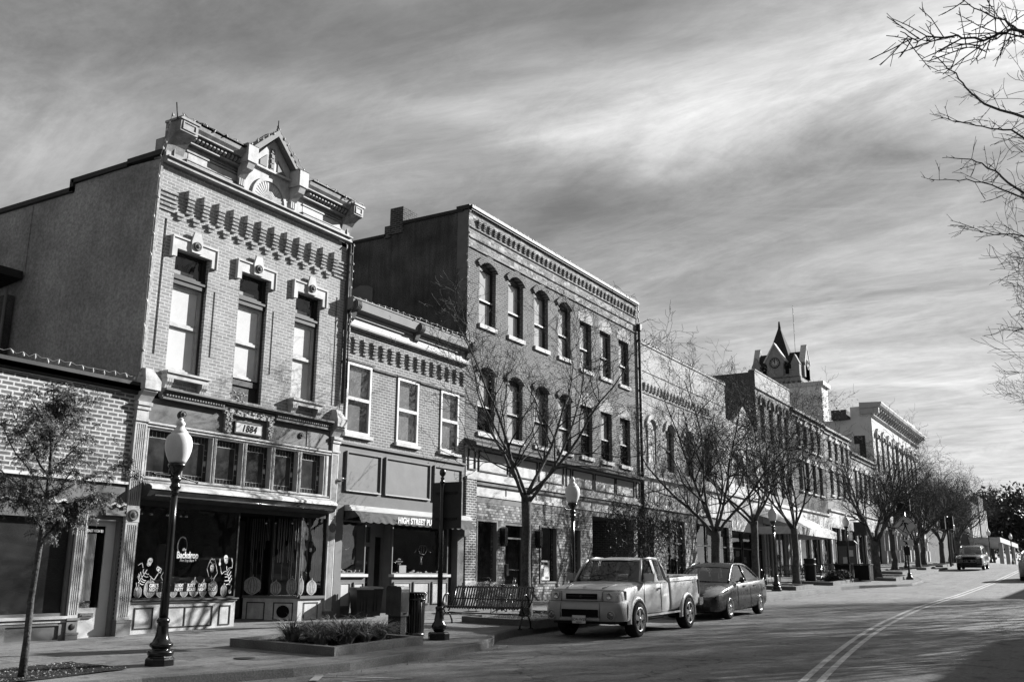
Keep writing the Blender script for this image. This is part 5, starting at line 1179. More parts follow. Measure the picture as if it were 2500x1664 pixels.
for (a, b, c, d) in HW:
    w_ = sash(rt, a, b, c, d, 16.15, (c+d)/2, 'dark', 'glass', 'interior2', .06, .06, by=.07)
    g = MB(); g.prism([(a-.2, d-.3), (a, d-.3), (a, d), (b, d), (b, d-.3), (b+.2, d-.3), (b+.2, d+.15), ((a+b)/2, d+.6), (a-.2, d+.15)], 15.75, 15.998, 'y'); g.build('hood', M['stone'], w_)
g = MB(); g.box(88.4, 113.5, 15.6, 16.3, 6.3, 6.6); g.box(88.5, 113.5, 15.9, 16.3, 5.6, 6.3); g.build('storefront_cornice', M['light'], rt)
for i in range(13):
    x = 88.6+i*2.03; z = T(x)+.15; g = MB(); g.box(x, x+.3, 15.75, 16.1, z, 5.6); g.box(x-.07, x+.37, 15.6, 16.1, z, z+1.2); g.box(x-.05, x+.35, 15.65, 16.1, 5.3, 5.6); g.build('column', M['white'], rt)
g = MB(); g.quad((88.6, 16.15, 2.5), (113.5, 16.15, 2.5), (113.5, 16.15, 5.6), (88.6, 16.15, 5.6)); g.build('shop_glazing', M['leadglass'], rt)
# domed gable building
rt = thing('domed_gable_building', 'dark brick building with a rounded gable rising behind the far trees', 'building', (114, 16, 2.9))
P = [(114, 2), (156, 2), (156, 9.6), (150, 10.5)]+[(129+21*cos(pi*k/14)*.9, 10.2+2.6*sin(pi*k/14)) for k in range(1, 14)]+[(114, 9.6)]
g = MB(); P = [(114, 2), (155, 2), (155, 11.5), (150, 11.6), (146, 12.2), (138, 12.3), (134, 13.2), (128, 13.4), (122, 12.6), (118, 11.8), (114, 11.6)]
g.prism(P, 16.0, 16.4, 'y'); g.build('wall', M['bF'], rt); shell(rt, 114, 155, 2, 11.3, 30, M['bF'], y0=16.4)
for i in range(12):
    g = MB(); x = 115.5+i*3.2; g.box(x, x+1.3, 15.93, 16.0, 7, 9.5); w_ = g.build('window', M['greytrim'], rt); g = MB(); g.box(x+.1, x+1.2, 15.92, 15.928, 7.1, 9.4); g.build('pane', M['leadglass'], w_)
# finned office block
rt = thing('finned_office_block', 'concrete office block with white vertical fins at the street end', 'building', (136, 14, 3))
g = MB(); g.box(136.5, 157, 14.0, 32, 1, 11.1); g.build('wall', M['greytrim'], rt)
for i in range(11):
    x = 136.6+i*1.95; 
    if 5 <= i <= 7: continue
    g = MB(); g.box(x, x+.75, 13.55, 14.0, 4.6, 11.0); g.build('fin', M['white'], rt)
g = MB()
for i in range(11): x = 137.5+i*1.95; g.box(x, x+.9, 13.97, 14.0, 4.8, 10.8)
g.build('window_strip', M['leadglass'], rt)
g = MB(); g.box(145.5, 151.5, 13.4, 14.5, 3, 12.3); g.build('stair_tower', M['midtrim'], rt)
g = MB(); g.box(136, 166, 10.5, 14.0, 5.9, 6.5); g.build('entrance_canopy', M['light'], rt)
for x in (140, 150, 160): g = MB(); g.box(x, x+.5, 10.6, 11.1, 2.8, 5.9); g.build('canopy_post', M['light'], rt)
M['towerstone'] = surf('tower_stone', .27, .12, .3, .85, 2, .1)
# clock tower and courthouse block behind
rt = thing('clock_tower', 'stone clock tower with steep pointed roof rising above the shop roofs', 'clock tower', (184, 50, 3))
TX, TY, TW = 180, 44.9, 8.4           # south-west corner x, front y, width
def tz(z): return z
g = MB(); g.box(TX, TX+TW, TY, TY+TW, 2, 39.6); g.build('shaft', M['towerstone'], rt)
g = MB(); g.box(TX-.5, TX+TW+.5, TY-.5, TY+TW+.5, 37.1, 37.8); g.box(TX-.35, TX+TW+.35, TY-.35, TY+TW+.35, 38.0, 38.3)
for i in range(9):
    g.box(TX-.45, TX, TY+.2+i*.92, TY+.65+i*.92, 36.5, 37.1); g.box(TX+.2+i*.92, TX+.65+i*.92, TY-.45, TY, 36.5, 37.1)
g.build('corbel_band', M['towerstone'], rt)
c = (TX+TW/2, TY+TW/2); mid = TW/2
g = MB(); hw = 2.95; b_ = 39.5; q = [(c[0]-hw, c[1]-hw, b_), (c[0]+hw, c[1]-hw, b_), (c[0]+hw, c[1]+hw, b_), (c[0]-hw, c[1]+hw, b_), (c[0], c[1], 49.3)]; g.add(q, [(0, 1, 4), (1, 2, 4), (2, 3, 4), (3, 0, 4)]); g.tube((c[0], c[1], 48.4), (c[0], c[1], 50.0), .3, .16, 8); g.build('spire', M['roof'], rt)
g = MB(); rf = [(-1.75, 39.5), (1.75, 39.5), (1.75, 41.0), (0, 43.6), (-1.75, 41.0)]
g.prism([(c[0]+a, z) for a, z in rf], TY+.2, TY+TW-.2, 'y'); g.prism([(c[1]+a, z) for a, z in rf], TX+.3, TX+TW-.3, 'x'); g.build('cross_roof', M['roof'], rt)
gp = [(-1.5, 38.2), (1.5, 38.2), (1.5, 40.4), (1.85, 41.2), (0, 44.5), (-1.85, 41.2), (-1.5, 40.4)]
def rake(s_): return [(s_*1.95, 41.0), (0, 44.4), (0, 44.85), (s_*2.2, 41.1)]
for face in ('west', 'south', 'north'):
    g = MB()
    if face == 'west': g.prism([(TY+mid+a, z) for a, z in gp], TX-.45, TX+.5)
    else:
        y0 = TY-.75 if face == 'south' else TY+TW-.2
        g.prism([(TX+mid+a, z) for a, z in gp], y0, y0+.95, 'y'); g.prism([(y0-.0, 38.2), (y0+.95, 38.2), (y0+.75, 41.4), (y0+.65, 43.9), (y0+.3, 43.9), (y0+.2, 41.4), (y0-.5 if face == 'south' else y0+1.5, 40.3)] if 0 else [(y0, 38.2), (y0+.95, 38.2), (y0+.95, 40.4), (y0, 40.4)], TX+mid-2.4, TX+mid+2.4)
    gb = g.build('gable', M['towerstone'], rt)
    g = MB()
    for s_ in (-1, 1):
        if face == 'west': g.prism([(TY+mid+a, z) for a, z in rake(s_)], TX-.6, TX+1.2)
        else: g.prism([(TX+mid+a, z) for a, z in rake(s_)], y0-.1, y0+1.05, 'y')
    g.build('gable_coping', M['stone'], gb)
    if face == 'north': continue
    wx = face == 'west'; cc = (TX-.46, TY+mid, 40.85) if wx else (TX+mid, y0-.01, 40.85)
    g = MB(); g.lathe(cc, [(.90, -.0), (.90, -.04), (.001, -.041)], 28, axis='x' if wx else 'y'); g.build('clock_face', M['light'], gb)
    g = MB(); g.lathe(cc, [(1.0, .0), (1.0, -.12), (.86, -.12), (.86, -.05)], 28, axis='x' if wx else 'y', cap=False)
    for k in range(12):
        t = 2*pi*k/12; a1 = (.50*cos(t), .50*sin(t)); b1 = (.80*cos(t), .80*sin(t))
        if wx: g.tube((cc[0]-.06, cc[1]+a1[0], cc[2]+a1[1]), (cc[0]-.06, cc[1]+b1[0], cc[2]+b1[1]), .075, n=4)
        else: g.tube((cc[0]+a1[0], cc[1]-.06, cc[2]+a1[1]), (cc[0]+b1[0], cc[1]-.06, cc[2]+b1[1]), .075, n=4)
    if wx: g.tube((cc[0]-.1, cc[1], cc[2]-.15), (cc[0]-.1, cc[1]+.03, cc[2]+.75), .07, n=4); g.tube((cc[0]-.1, cc[1], cc[2]), (cc[0]-.1, cc[1]+.16, cc[2]+.5), .08, n=4)
    else: g.tube((cc[0], cc[1]-.1, cc[2]), (cc[0], cc[1]-.1, cc[2]+.75), .07, n=4)
    g.build('clock_ring_and_hands', M['dark'], gb)
for (a, b) in ((TX-.3, TY+TW-1.2), (TX-.3, TY-.3), (TX+TW-1.2, TY-.3)):
    g = MB(); g.box(a, a+1.5, b, b+1.5, 38.2, 40.4); g.prism([(b-.1, 40.4), (b+1.6, 40.4), (b+.75, 42.3)], a, a+1.4); g.build('corner_turret', M['towerstone'], rt)
g = MB()
for a in (TY+1.7, TY+TW-2.4): g.box(TX-.04, TX-.0, a, a+.7, 38.6, 40.2)
g.build('louvre_opening', M['void'], rt)
an = thing('radio_mast', 'thin radio mast standing just right of the clock tower', 'mast', (199, 50, 3))
g = MB(); g.tube((199, 50, 3), (199, 50, 57), .09, .05, 5)
for z in (49, 51, 53.2, 55.2, 56.6): g.box(198.5, 199.5, 49.97, 50.03, z, z+.08)
g.build('mast', M['darkmetal'], an)
wb = thing('white_sided_block', 'plain box-like upper block with pale siding in front of the clock tower', 'building', (120, 28, 2))
g = MB(); g.box(111.0, 136.4-22.5, 25.2, 36, 2, 22.8); g.build('wall', M['paleblock'], wb)
g = MB(); g.box(110.7, 114.2, 24.9, 36.3, 22.8, 23.25); g.build('coping', M['light'], wb)
# ================================================================== trees
def grow(seed, H, R, th, tr, rmin=.0068, nl=5, lev=4, dens=1.0, up=.35, lean=(0, 0), base_el=(48, 68), curl=0, spur=True, azs=None, lmax=None, wk=1):
    rr = random.Random(seed); trunk = MB(); crown = MB(); tips = []
    P = [Vector((lean[0]*t*th, lean[1]*t*th, t*th)) + Vector((rr.gauss(0, .02), rr.gauss(0, .02), 0)) for t in (0, .12, .3, .5, .7, .88, 1)]
    trunk.path(P, [tr*1.45, tr*1.12, tr, tr*.94, tr*.9, tr*.95, tr*1.05], 10)
    top = P[-1]
    def branch(p, d, ln, r, level):
        n = {1: 9, 2: 7, 3: 5, 4: 4}.get(level, 3); seg = ln/n; pts = [p.copy()]; rad = [r]; dd = d.copy()
        wob = {1: .13, 2: .2, 3: .28}.get(level, .33)
        for i in range(n):
            dd = (dd+Vector((rr.gauss(0, wob*wk), rr.gauss(0, wob*wk), rr.gauss(0, wob*wk)*.8+up*(.30 if level < 3 else .10)-(curl*.2 if level > 2 else 0)))).normalized()
            p = p+dd*seg; pts.append(p.copy()); rad.append(max(r*(1-.8*(i+1)/n), rmin))
            if level < lev and i >= (1 if level > 1 else 1):
                k = {1: 1.35, 2: 1.15, 3: .95}.get(level, .8)*dens
                while rr.random() < k:
                    k -= 1; ax = dd.orthogonal().normalized(); ax.rotate(Matrix.Rotation(rr.uniform(0, 2*pi), 3, dd)); a = radians(rr.uniform(32, 62))
                    nd = (dd*cos(a)+ax*sin(a)); nd.z += .08
                    if nd.z < -.25 and not curl: nd.z *= .3
                    branch(p, nd.normalized(), ln*rr.uniform(.38, .62)*(1-.35*i/n), max(rad[-1]*rr.uniform(.5, .72), rmin), level+1)
        (trunk if level == 1 else crown).path(pts, rad, 7 if level == 1 else (5 if level == 2 else 3), smooth=level < 3)
        if level >= lev-1: tips.extend((q, dd.copy()) for q in pts[1:])
    for i in range(nl):
        az = (azs[i] if azs else 2*pi*(i+rr.uniform(-.25, .25))/nl); el = radians(rr.uniform(*base_el)); d = Vector((cos(az)*cos(el), sin(az)*cos(el), sin(el)))
        ln = min((H-th)/sin(el)*rr.uniform(.72, .95), R/cos(el)*1.15 if cos(el) > .2 else 99)
        s0 = P[-1-(i % 2)]; branch(s0, d, ln*(lmax[i] if lmax else 1), tr*rr.uniform(.42, .58)*1.05, 1)
    # fit the crown to the wanted height and spread
    n0 = 7*10; zt = sorted(v[2] for v in crown.v)[int(len(crown.v)*.995)]; hr = sorted(sqrt((v[0]-top.x)**2+(v[1]-top.y)**2) for v in crown.v)[int(len(crown.v)*.996)]
    sz = (H-th)/(zt-th); sr = R/hr
    def fit(v): return (top.x+(v[0]-top.x)*sr, top.y+(v[1]-top.y)*sr, top.z+(v[2]-top.z)*sz)
    crown.v = [fit(v) for v in crown.v]; trunk.v = trunk.v[:n0]+[fit(v) for v in trunk.v[n0:]]; tips = [(Vector(fit(q)), d) for q, d in tips]
    return trunk, crown, tips

def leafmesh(tips, n, size, seed, droop=.5, spread=.18, narrow=.35, pick=None):
    rr = random.Random(seed); g = MB()
    if len(tips) > 50: zs = sorted(q.z for q, d in tips); zc = zs[int(len(zs)*.72)]; tips = [t for t in tips if t[0].z < zc]
    if not tips: return g
    cl = rr.sample(tips, min(len(tips), max(1, n//12))) if pick is None else pick
    for (q, d) in cl:
        for _ in range(12):
            p = q+Vector((rr.gauss(0, spread), rr.gauss(0, spread), rr.gauss(0, spread)-droop*spread*abs(rr.gauss(0, 1))))
            a = Vector((rr.gauss(0, 1), rr.gauss(0, 1), -droop*1.5+rr.gauss(0, .6))).normalized(); b = a.orthogonal().normalized(); b.rotate(Matrix.Rotation(rr.uniform(0, 6.28), 3, a)); s = size*rr.uniform(.6, 1.4)
            g.quad(tuple(p), tuple(p+a*s*.5+b*s*narrow*.5), tuple(p+a*s), tuple(p+a*s*.5-b*s*narrow*.5))
    return g

def tree(name, label, loc, group, seed, H, R, th, tr, leaves=0, lsize=.05, lmat='leafdry', lnarrow=.3, droop=.6, lspread=.12, **k):
    rt = thing(name, label, 'tree', loc, 0, group, local=True)
    t, c, tips = grow(seed, H, R, th, tr, **k); t.build('trunk', M['bark'], rt); o = c.build('crown', M['twig'], rt)
    if leaves: leafmesh(tips, leaves, lsize, seed+1, droop, lspread, lnarrow).build('foliage', M[lmat], o)
    return rt
GT_ = 'street trees along the building side'
def wz(x, y): return (x, y, WZ(x, y)-.02)
# the young leafy tree at the left edge
yt = thing('young_tree', 'slim young tree with feathery drooping leaves at the left edge', 'tree', wz(8.02, 12.1), 0, local=True)
rr = random.Random(5); t = MB(); c = MB(); lf = MB()
TP = [Vector((.0, 0, 0)), Vector((.01, 0, .5)), Vector((.0, 0, 1.0)), Vector((.03, 0, 1.6)), Vector((.05, 0, 2.1)), Vector((.05, .0, 2.7)), Vector((.02, 0, 3.2)), Vector((-.04, 0, 3.8))]
t.path(TP, [.055, .045, .042, .038, .032, .024, .016, .006], 8)
br = []
for z, az, ln, el in ((1.75, .2, .75, 35), (1.9, 3.2, .9, 40), (2.0, 3.6, .8, 50), (2.05, 1.6, .9, 50), (2.2, 5.2, 1.0, 45), (2.3, .1, 1.5, 38), (2.35, 3.1, 1.5, 50), (2.6, .5, 1.1, 45), (2.6, 2.4, 1.2, 55), (2.8, 4.2, .9, 50), (2.9, .0, .8, 50), (3.0, 3.0, .9, 60), (3.2, 1.5, .6, 60), (3.3, 5.5, .6, 60), (3.4, .3, .6, 65), (2.1, .0, .9, 25), (2.25, 3.0, 1.25, 30), (1.95, 5.9, .8, 30)):
    p = Vector((.04, 0, z)); d = Vector((cos(az)*cos(radians(el)), sin(az)*cos(radians(el)), sin(radians(el)))); pts = [p.copy()]
    for i in range(6): d = (d+Vector((rr.gauss(0, .12), rr.gauss(0, .12), rr.gauss(0, .08)+.02))).normalized(); p = p+d*ln/6; pts.append(p.copy())
    c.path(pts, [.016, .013, .011, .009, .007, .005, .003], 5); br += [(q, d.copy(), i) for i, q in enumerate(pts) if i > 0]
    for q in pts[2:]:
        for _ in range(2):
            e = Vector((rr.gauss(0, 1), rr.gauss(0, 1), rr.uniform(-.2, .5))).normalized(); L_ = [q]; 
            for i in range(3): e = (e+Vector((0, 0, -.22))).normalized(); L_.append(L_[-1]+e*.10)
            c.path(L_, [.005, .004, .003, .002], 3); br += [(w, e.copy(), 3) for w in L_[1:]]
br += [(q+Vector((rr.gauss(0, .05), rr.gauss(0, .05), 0)), Vector((0, 0, 1)), 3) for q in TP[4:] for _ in range(4)]
for q, d, i in br:
    for _ in range(6 if rr.random() < .6 else 0):       # compound drooping leaf: a midrib with paired leaflets
        a = Vector((rr.gauss(0, 1), rr.gauss(0, 1), rr.uniform(-.3, .3))).normalized(); p = q.copy()
        for s_ in range(7):
            a = (a+Vector((0, 0, -.23))).normalized(); p = p+a*.024; b = a.orthogonal().normalized()
            b = (b+Vector((rr.gauss(0, .3), rr.gauss(0, .3), -.5))).normalized()
            for sg in (1, -1):
                v = (b*sg+a*.4+Vector((0, 0, -.35))).normalized()*rr.uniform(.035, .055); w = a*.008
                lf.quad(tuple(p), tuple(p+v*.5+w), tuple(p+v), tuple(p+v*.5-w))
t.build('trunk', M['bark'], yt); cc = c.build('crown', M['twig'], yt); lf.build('foliage', M['leaf'], cc)

TALL = tree('street_tree', 'large bare tree between the bench and the silver pickup', wz(21.0, 12.1), GT_, 11, 9.0, 4.6, 3.0, .125, leaves=3000, lsize=.05, lmat='leafdry', nl=6, lev=4, dens=1.0, rmin=.006, up=.28, base_el=(42, 68))
tree('small_leafy_tree', 'small feathery leafy tree behind the pickup cab', wz(31.0, 13.2), GT_, 21, 3.7, 1.5, 1.2, .05, leaves=7500, lsize=.075, lmat='leaf', lnarrow=.22, droop=1.2, lspread=.16, nl=6, lev=4, dens=1.0, up=.1, curl=.6, base_el=(35, 65))
tree('street_tree', 'twisted thick-limbed tree with some leaves behind the dark sedan', wz(36.4, 12.6), GT_, 31, 10.2, 5.0, 2.4, .19, leaves=11000, lsize=.07, nl=6, lev=4, dens=1.18, up=.25, base_el=(40, 66))
tree('street_tree', 'forked tree just right of the dark sedan, half leafless', wz(41.3, 12.6), GT_, 41, 9.8, 4.8, 2.9, .16, leaves=7000, lsize=.075, nl=6, lev=4, dens=1.18, up=.28, base_el=(45, 68))
tree('street_tree', 'tree with dark trunk in front of the tent-shaped awning', wz(47.8, 12.6), GT_, 51, 10.4, 5.2, 2.7, .17, leaves=7000, lsize=.08, nl=6, lev=4, dens=1.2, up=.3, base_el=(45, 70))
T4 = tree('street_tree', 'bare tree with stout dark trunk beside the crossing sign', wz(57.4, 10.7), GT_, 61, 9.3, 5.4, 2.1, .23, leaves=1200, lsize=.08, nl=7, lev=4, dens=1.18, up=.35, base_el=(40, 66))
T5 = tree('street_tree', 'first bare tree beyond the crossing sign, straight dark trunk', wz(70.5, 12.0), GT_, 71, 8.3, 4.8, 2.6, .2, nl=6, lev=4, dens=1.15, up=.35, base_el=(42, 66))
FL = ['second bare tree beyond the crossing sign', 'third bare tree beyond the crossing sign', 'fourth bare tree beyond the crossing sign', 'bare tree just left of the oncoming dark car', 'bare tree behind the oncoming dark car', 'last bare tree of the row before the office block', 'farthest bare street tree near the crest']
for i, (x, y, rz, sc) in enumerate(((76.5, 11.4, 1.1, .95), (83, 11.9, 2.3, 1.0), (89.5, 11.4, 3.9, 1.05), (96, 11.5, 5.0, 1.1), (103, 11.6, .6, 1.12), (111, 12.6, 1.9, 1.0))):
    dup(T5 if i % 2 else T4, wz(x, y), rz, FL[i], sc*(.86 if i % 2 == 0 else 1))
# trees on the camera side of the street: their twigs reach in at the right edge and their shade lies on the road
GN = 'trees on the near side of the street'
N1 = tree('near_side_tree', 'bare tree whose knobbly branches reach in at the upper right', (15.5, -3.4, T(15)), GN, 83, 12.0, 6.3, 3.6, .2, nl=6, lev=4, dens=.85, up=.12, base_el=(28, 60), wk=.65, rmin=.006)
N2 = tree('near_side_tree', 'bare tree with dense fine twigs along the right edge', (27.5, -3.4, T(27)), GN, 93, 14.5, 7.4, 3.0, .2, nl=7, lev=4, dens=1.5, up=.2, base_el=(25, 66), wk=.6, rmin=.010)
dup(N2, (33.5, -3.9, T(33)), 3.3, 'bare tree standing between the dense-twigged one and the low-twigged one', .9)
dup(N2, (39, -3.6, T(39)), 2.2, 'bare tree whose low twigs show at the right edge above the parked car', 1.0)
dup(N2, (51, -3.6, T(51)), 4.0, 'farther bare tree beyond the right edge of the street', .9)
def limbs(tr_, loc, sets):
    rr = random.Random(9); g = MB()
    for pts, r0 in sets:
        P = smoothpath([tuple(Vector(p)-Vector(loc)) for p in pts], 4); n = len(P)
        P = [tuple(Vector(p)+Vector((rr.gauss(0, .012), rr.gauss(0, .02), rr.gauss(0, .02)))) for p in P]
        g.path(P, [max(r0*.62*(1-.85*i/n), .006) for i in range(n)], 6)
        for i in range(3, n-1):
            p = Vector(P[i]); d = (Vector(P[i])-Vector(P[i-1])).normalized()
            for _ in range(2):
                if rr.random() < .75:
                    e_ = (d*rr.uniform(.1, .8)+Vector((rr.gauss(0, .3), rr.gauss(0, .6), rr.gauss(0, .7)))).normalized(); ln = rr.choice((.05, .08, .12, .35, .6)); q = p+e_*ln; g.path([p, p+e_*ln*.5+Vector((0, 0, rr.gauss(0, .02))), q], [.010, .008, .006], 4)
                    if ln > .3:
                        for _ in range(3): f = (e_+Vector((rr.gauss(0, .5), rr.gauss(0, .6), rr.gauss(0, .6)))).normalized(); s0 = p+e_*ln*rr.uniform(.3, .9); g.path([s0, s0+f*rr.uniform(.08, .3)], [.007, .005], 3)
    g.build('reaching_limb', M['bark'], tr_)
limbs(N1, (15.5, -3.4, T(15)), [([(15.5, -3.4, 4.2), (15.2, -2.2, 6.8), (14.5, -.9, 8.5), (14, .09, 9.10), (14, .4, 9.13), (14, .61, 9.13), (14, .97, 9.27), (14, 1.46, 9.38), (14, 1.67, 9.55)], .06),
    ([(14.4, -.6, 8.8), (14.5, .1, 9.33), (14.5, .34, 9.6), (14.5, .69, 9.92), (14.5, .84, 10.1)], .035), ([(14.3, -.4, 8.9), (14, .35, 9.11), (14, .62, 9.03), (14, .99, 9.06)], .026), ([(14, .97, 9.27), (14, 1.3, 9.30), (14, 1.88, 9.52)], .012)])
limbs(N2, (27.5, -3.4, T(27)), [([(27.5, -3.4, 5), (27, -1.5, 10.5), (26.3, -.3, 12.4), (26, .42, 13.08), (26, 1.13, 13.52), (26, 1.56, 14.07), (26, 1.9, 14.69), (26, 2.4, 15.38)], .10), ([(26.9, -1.4, 10.5), (26, .48, 12.53), (26, 1.19, 12.92), (26, 1.83, 13.26), (26, 2.21, 13.49)], .055),
    ([(27.2, -2.4, 8.5), (26, .63, 11.06), (26, 1.21, 11.74), (26, 1.74, 12.19), (26, 2.41, 12.40)], .06), ([(26.7, -.9, 10.1), (26, .64, 10.95), (26, 1.51, 11.52), (26, 2.17, 11.72), (26, 2.76, 11.84)], .045), ([(26.8, -1.2, 8.8), (26, .7, 9.9), (26, 1.4, 10.1), (26, 2.2, 10.5)], .04)])
# far dark leafy trees at the end of the street
def farcrown(label, x, y, z, w, hgt, seed):
    rt = thing('far_tree', label, 'tree', (x, y, z), 0, 'dense trees at the street end', local=True); rr = random.Random(seed); g = MB()
    g2 = MB(); g2.path([(0, 0, 0), (.1, 0, hgt*.3), (0, 0, hgt*.6)], [.4, .3, .15], 6); g2.build('trunk', M['bark'], rt)
    lobes = [(rr.gauss(0, w*.28), rr.gauss(0, w*.2), hgt*rr.uniform(.3, .82), w*rr.uniform(.16, .3)) for _ in range(16)]
    for _ in range(14000):
        c = rr.choice(lobes); v = Vector((rr.gauss(0, 1), rr.gauss(0, 1), rr.gauss(0, .8))).normalized()*c[3]*rr.uniform(.2, 1.05); p = Vector(c[:3])+v
        a = Vector((rr.gauss(0, 1), rr.gauss(0, 1), rr.gauss(0, 1))).normalized(); b = a.orthogonal().normalized(); s = rr.uniform(.3, .75)
        g.quad(tuple(p), tuple(p+a*s*.5+b*s*.3), tuple(p+a*s), tuple(p+a*s*.5-b*s*.3))
    g.build('crown', M['ever'], rt)
farcrown('dense dark tree right of the finned office block', 171, 14.5, 2.6, 13, 13.5, 1)
farcrown('dense dark tree at the far end of the street', 190, 9.5, 2.2, 14, 11.5, 2)
farcrown('low dark tree closing the view at the right edge', 205, 2, 1.5, 16, 10, 3)
farcrown('dark tree behind the low canopy at the street end', 215, 22, 1.5, 18, 13, 4)

# ================================================================== lamps
def lamp(label, loc, arms=False, group='street lamps', sc=1):
    rt = thing('street_lamp', label, 'street lamp', loc, 0, group, local=True)
    g = MB(); g.lathe((0, 0, 0), [(0.211, -.05), (0.211, .10), (0.199, .12), (0.183, .13), (0.176, .15)], 8, smooth=False); g.lathe((0, 0, 0), [(0.164, .14), (0.183, .17), (0.187, .20), (0.172, .225), (0.125, .235), (0.129, .26), (0.156, .275), (0.168, .30), (0.160, .32), (0.129, .34), (0.101, .40), (0.086, .47), (0.082, .55), (0.078, .60), (0.090, .61), (0.094, .64), (0.082, .665), (0.070, .68)], 20); g.build('base', M['iron'], rt)
    g = MB(); g.lathe((0, 0, 0), [(0.064, .66), (0.061, 1.2), (0.053, 2.0), (0.048, 2.46)], 24, flute=.14); g.build('post', M['iron'], rt)
    g = MB(); g.lathe((0, 0, 0), [(0.048, 2.44), (0.062, 2.47), (0.066, 2.49), (0.051, 2.52), (0.078, 2.55), (0.086, 2.57), (0.066, 2.60), (0.058, 2.64), (0.078, 2.67), (0.086, 2.685), (0.062, 2.71), (0.055, 2.75), (0.074, 2.80), (0.101, 2.84), (0.129, 2.875), (0.133, 2.90), (0.117, 2.92), (0.094, 2.93)], 20); g.build('collar', M['iron'], rt)
    g = MB(); g.lathe((0, 0, 0), [(0.078, 2.92), (0.121, 2.93), (0.136, 2.96), (0.168, 3.03), (0.191, 3.11), (0.200, 3.19), (0.195, 3.26), (0.176, 3.32), (0.144, 3.36), (0.121, 3.372), (0.125, 3.385), (0.101, 3.42), (0.066, 3.46), (0.055, 3.485), (0.066, 3.50), (0.072, 3.52), (0.062, 3.545), (0.043, 3.565), (0.035, 3.575), (0.039, 3.59), (0.027, 3.61), (0.002, 3.62)], 24); g.build('globe', M['globe'], rt)
    if arms:
        for s_ in (-1, 1):
            g = MB(); pts = [(s_*(.05+.36*t/14), 0, 2.73+(-.06*t/14 if s_ > 0 else .0)) for t in range(15)]; g.path(pts, [.016 if t % 2 else .011 for t in range(15)], 6); g.lathe(pts[-1], [(.002, -.03), (.025, 0), (.002, .03)], 8); g.build('banner_arm', M['iron'], rt)
    return rt
LP = lamp('frosted globe street lamp in front of the corniced building', wz(9.98, 11.85), True)
for x, y, lb in ((23.3, 12.0, 'globe street lamp standing behind the silver pickup'), (41.8, 11.9, 'globe street lamp among the trees right of the dark sedan'), (57.9, 12.3, 'globe street lamp just left of the stout tree trunk'), (72.5, 11.6, 'globe lamp partly behind the crossing sign'), (91.0, 10.6, 'globe lamp beside the oncoming dark car'), (105.0, 10.9, 'globe lamp at the crest right of the oncoming car'), (118.0, 10.2, 'second globe lamp at the crest'), (131, 9.0, 'rightmost globe lamp at the crest')):
    dup(LP, wz(x, y), 0, lb)
for o in [c for c in ALL() if c.name.startswith('banner_arm') and c.parent and c.parent != LP and c.parent.location.x > 60]: bpy.data.objects.remove(o)
# signal post with a sign seen from the back
rt = thing('sign_post', 'black cast iron post with ball top carrying a dark sign seen from behind', 'sign post', wz(15.7, 10.95), 0, local=True)
g = MB(); g.lathe((0, 0, 0), [(0.207, -.05), (0.207, .13), (0.192, .15), (0.178, .16)], 8, smooth=False); g.lathe((0, 0, 0), [(0.089, .16), (0.111, .19), (0.133, .22), (0.141, .26), (0.133, .30), (0.096, .35), (0.089, .42), (0.070, .5), (0.067, .56), (0.078, .58), (0.078, .61), (0.059, .63)], 18); g.build('base', M['iron'], rt)
g = MB(); g.lathe((0, 0, 0), [(0.050, .6), (0.047, 1.8), (0.043, 2.96)], 16); g.build('post', M['iron'], rt)
g = MB(); g.lathe((0, 0, 0), [(0.044, 2.95), (0.056, 2.97), (0.037, 3.0), (0.033, 3.04), (0.044, 3.06), (0.022, 3.08), (0.030, 3.09), (0.056, 3.12), (0.063, 3.16), (0.056, 3.21), (0.030, 3.24), (0.001, 3.25)], 16); g.build('ball_finial', M['iron'], rt)
g = MB(); g.box(.085, .095, -.40, .29, 2.08, 2.98); sg = g.build('sign_panel', M['signback'], rt); 
for z in (2.25, 2.75): g = MB(); g.box(.06, .085, -.3, .2, z, z+.04); g.build('sign_bracket', M['black'], sg)
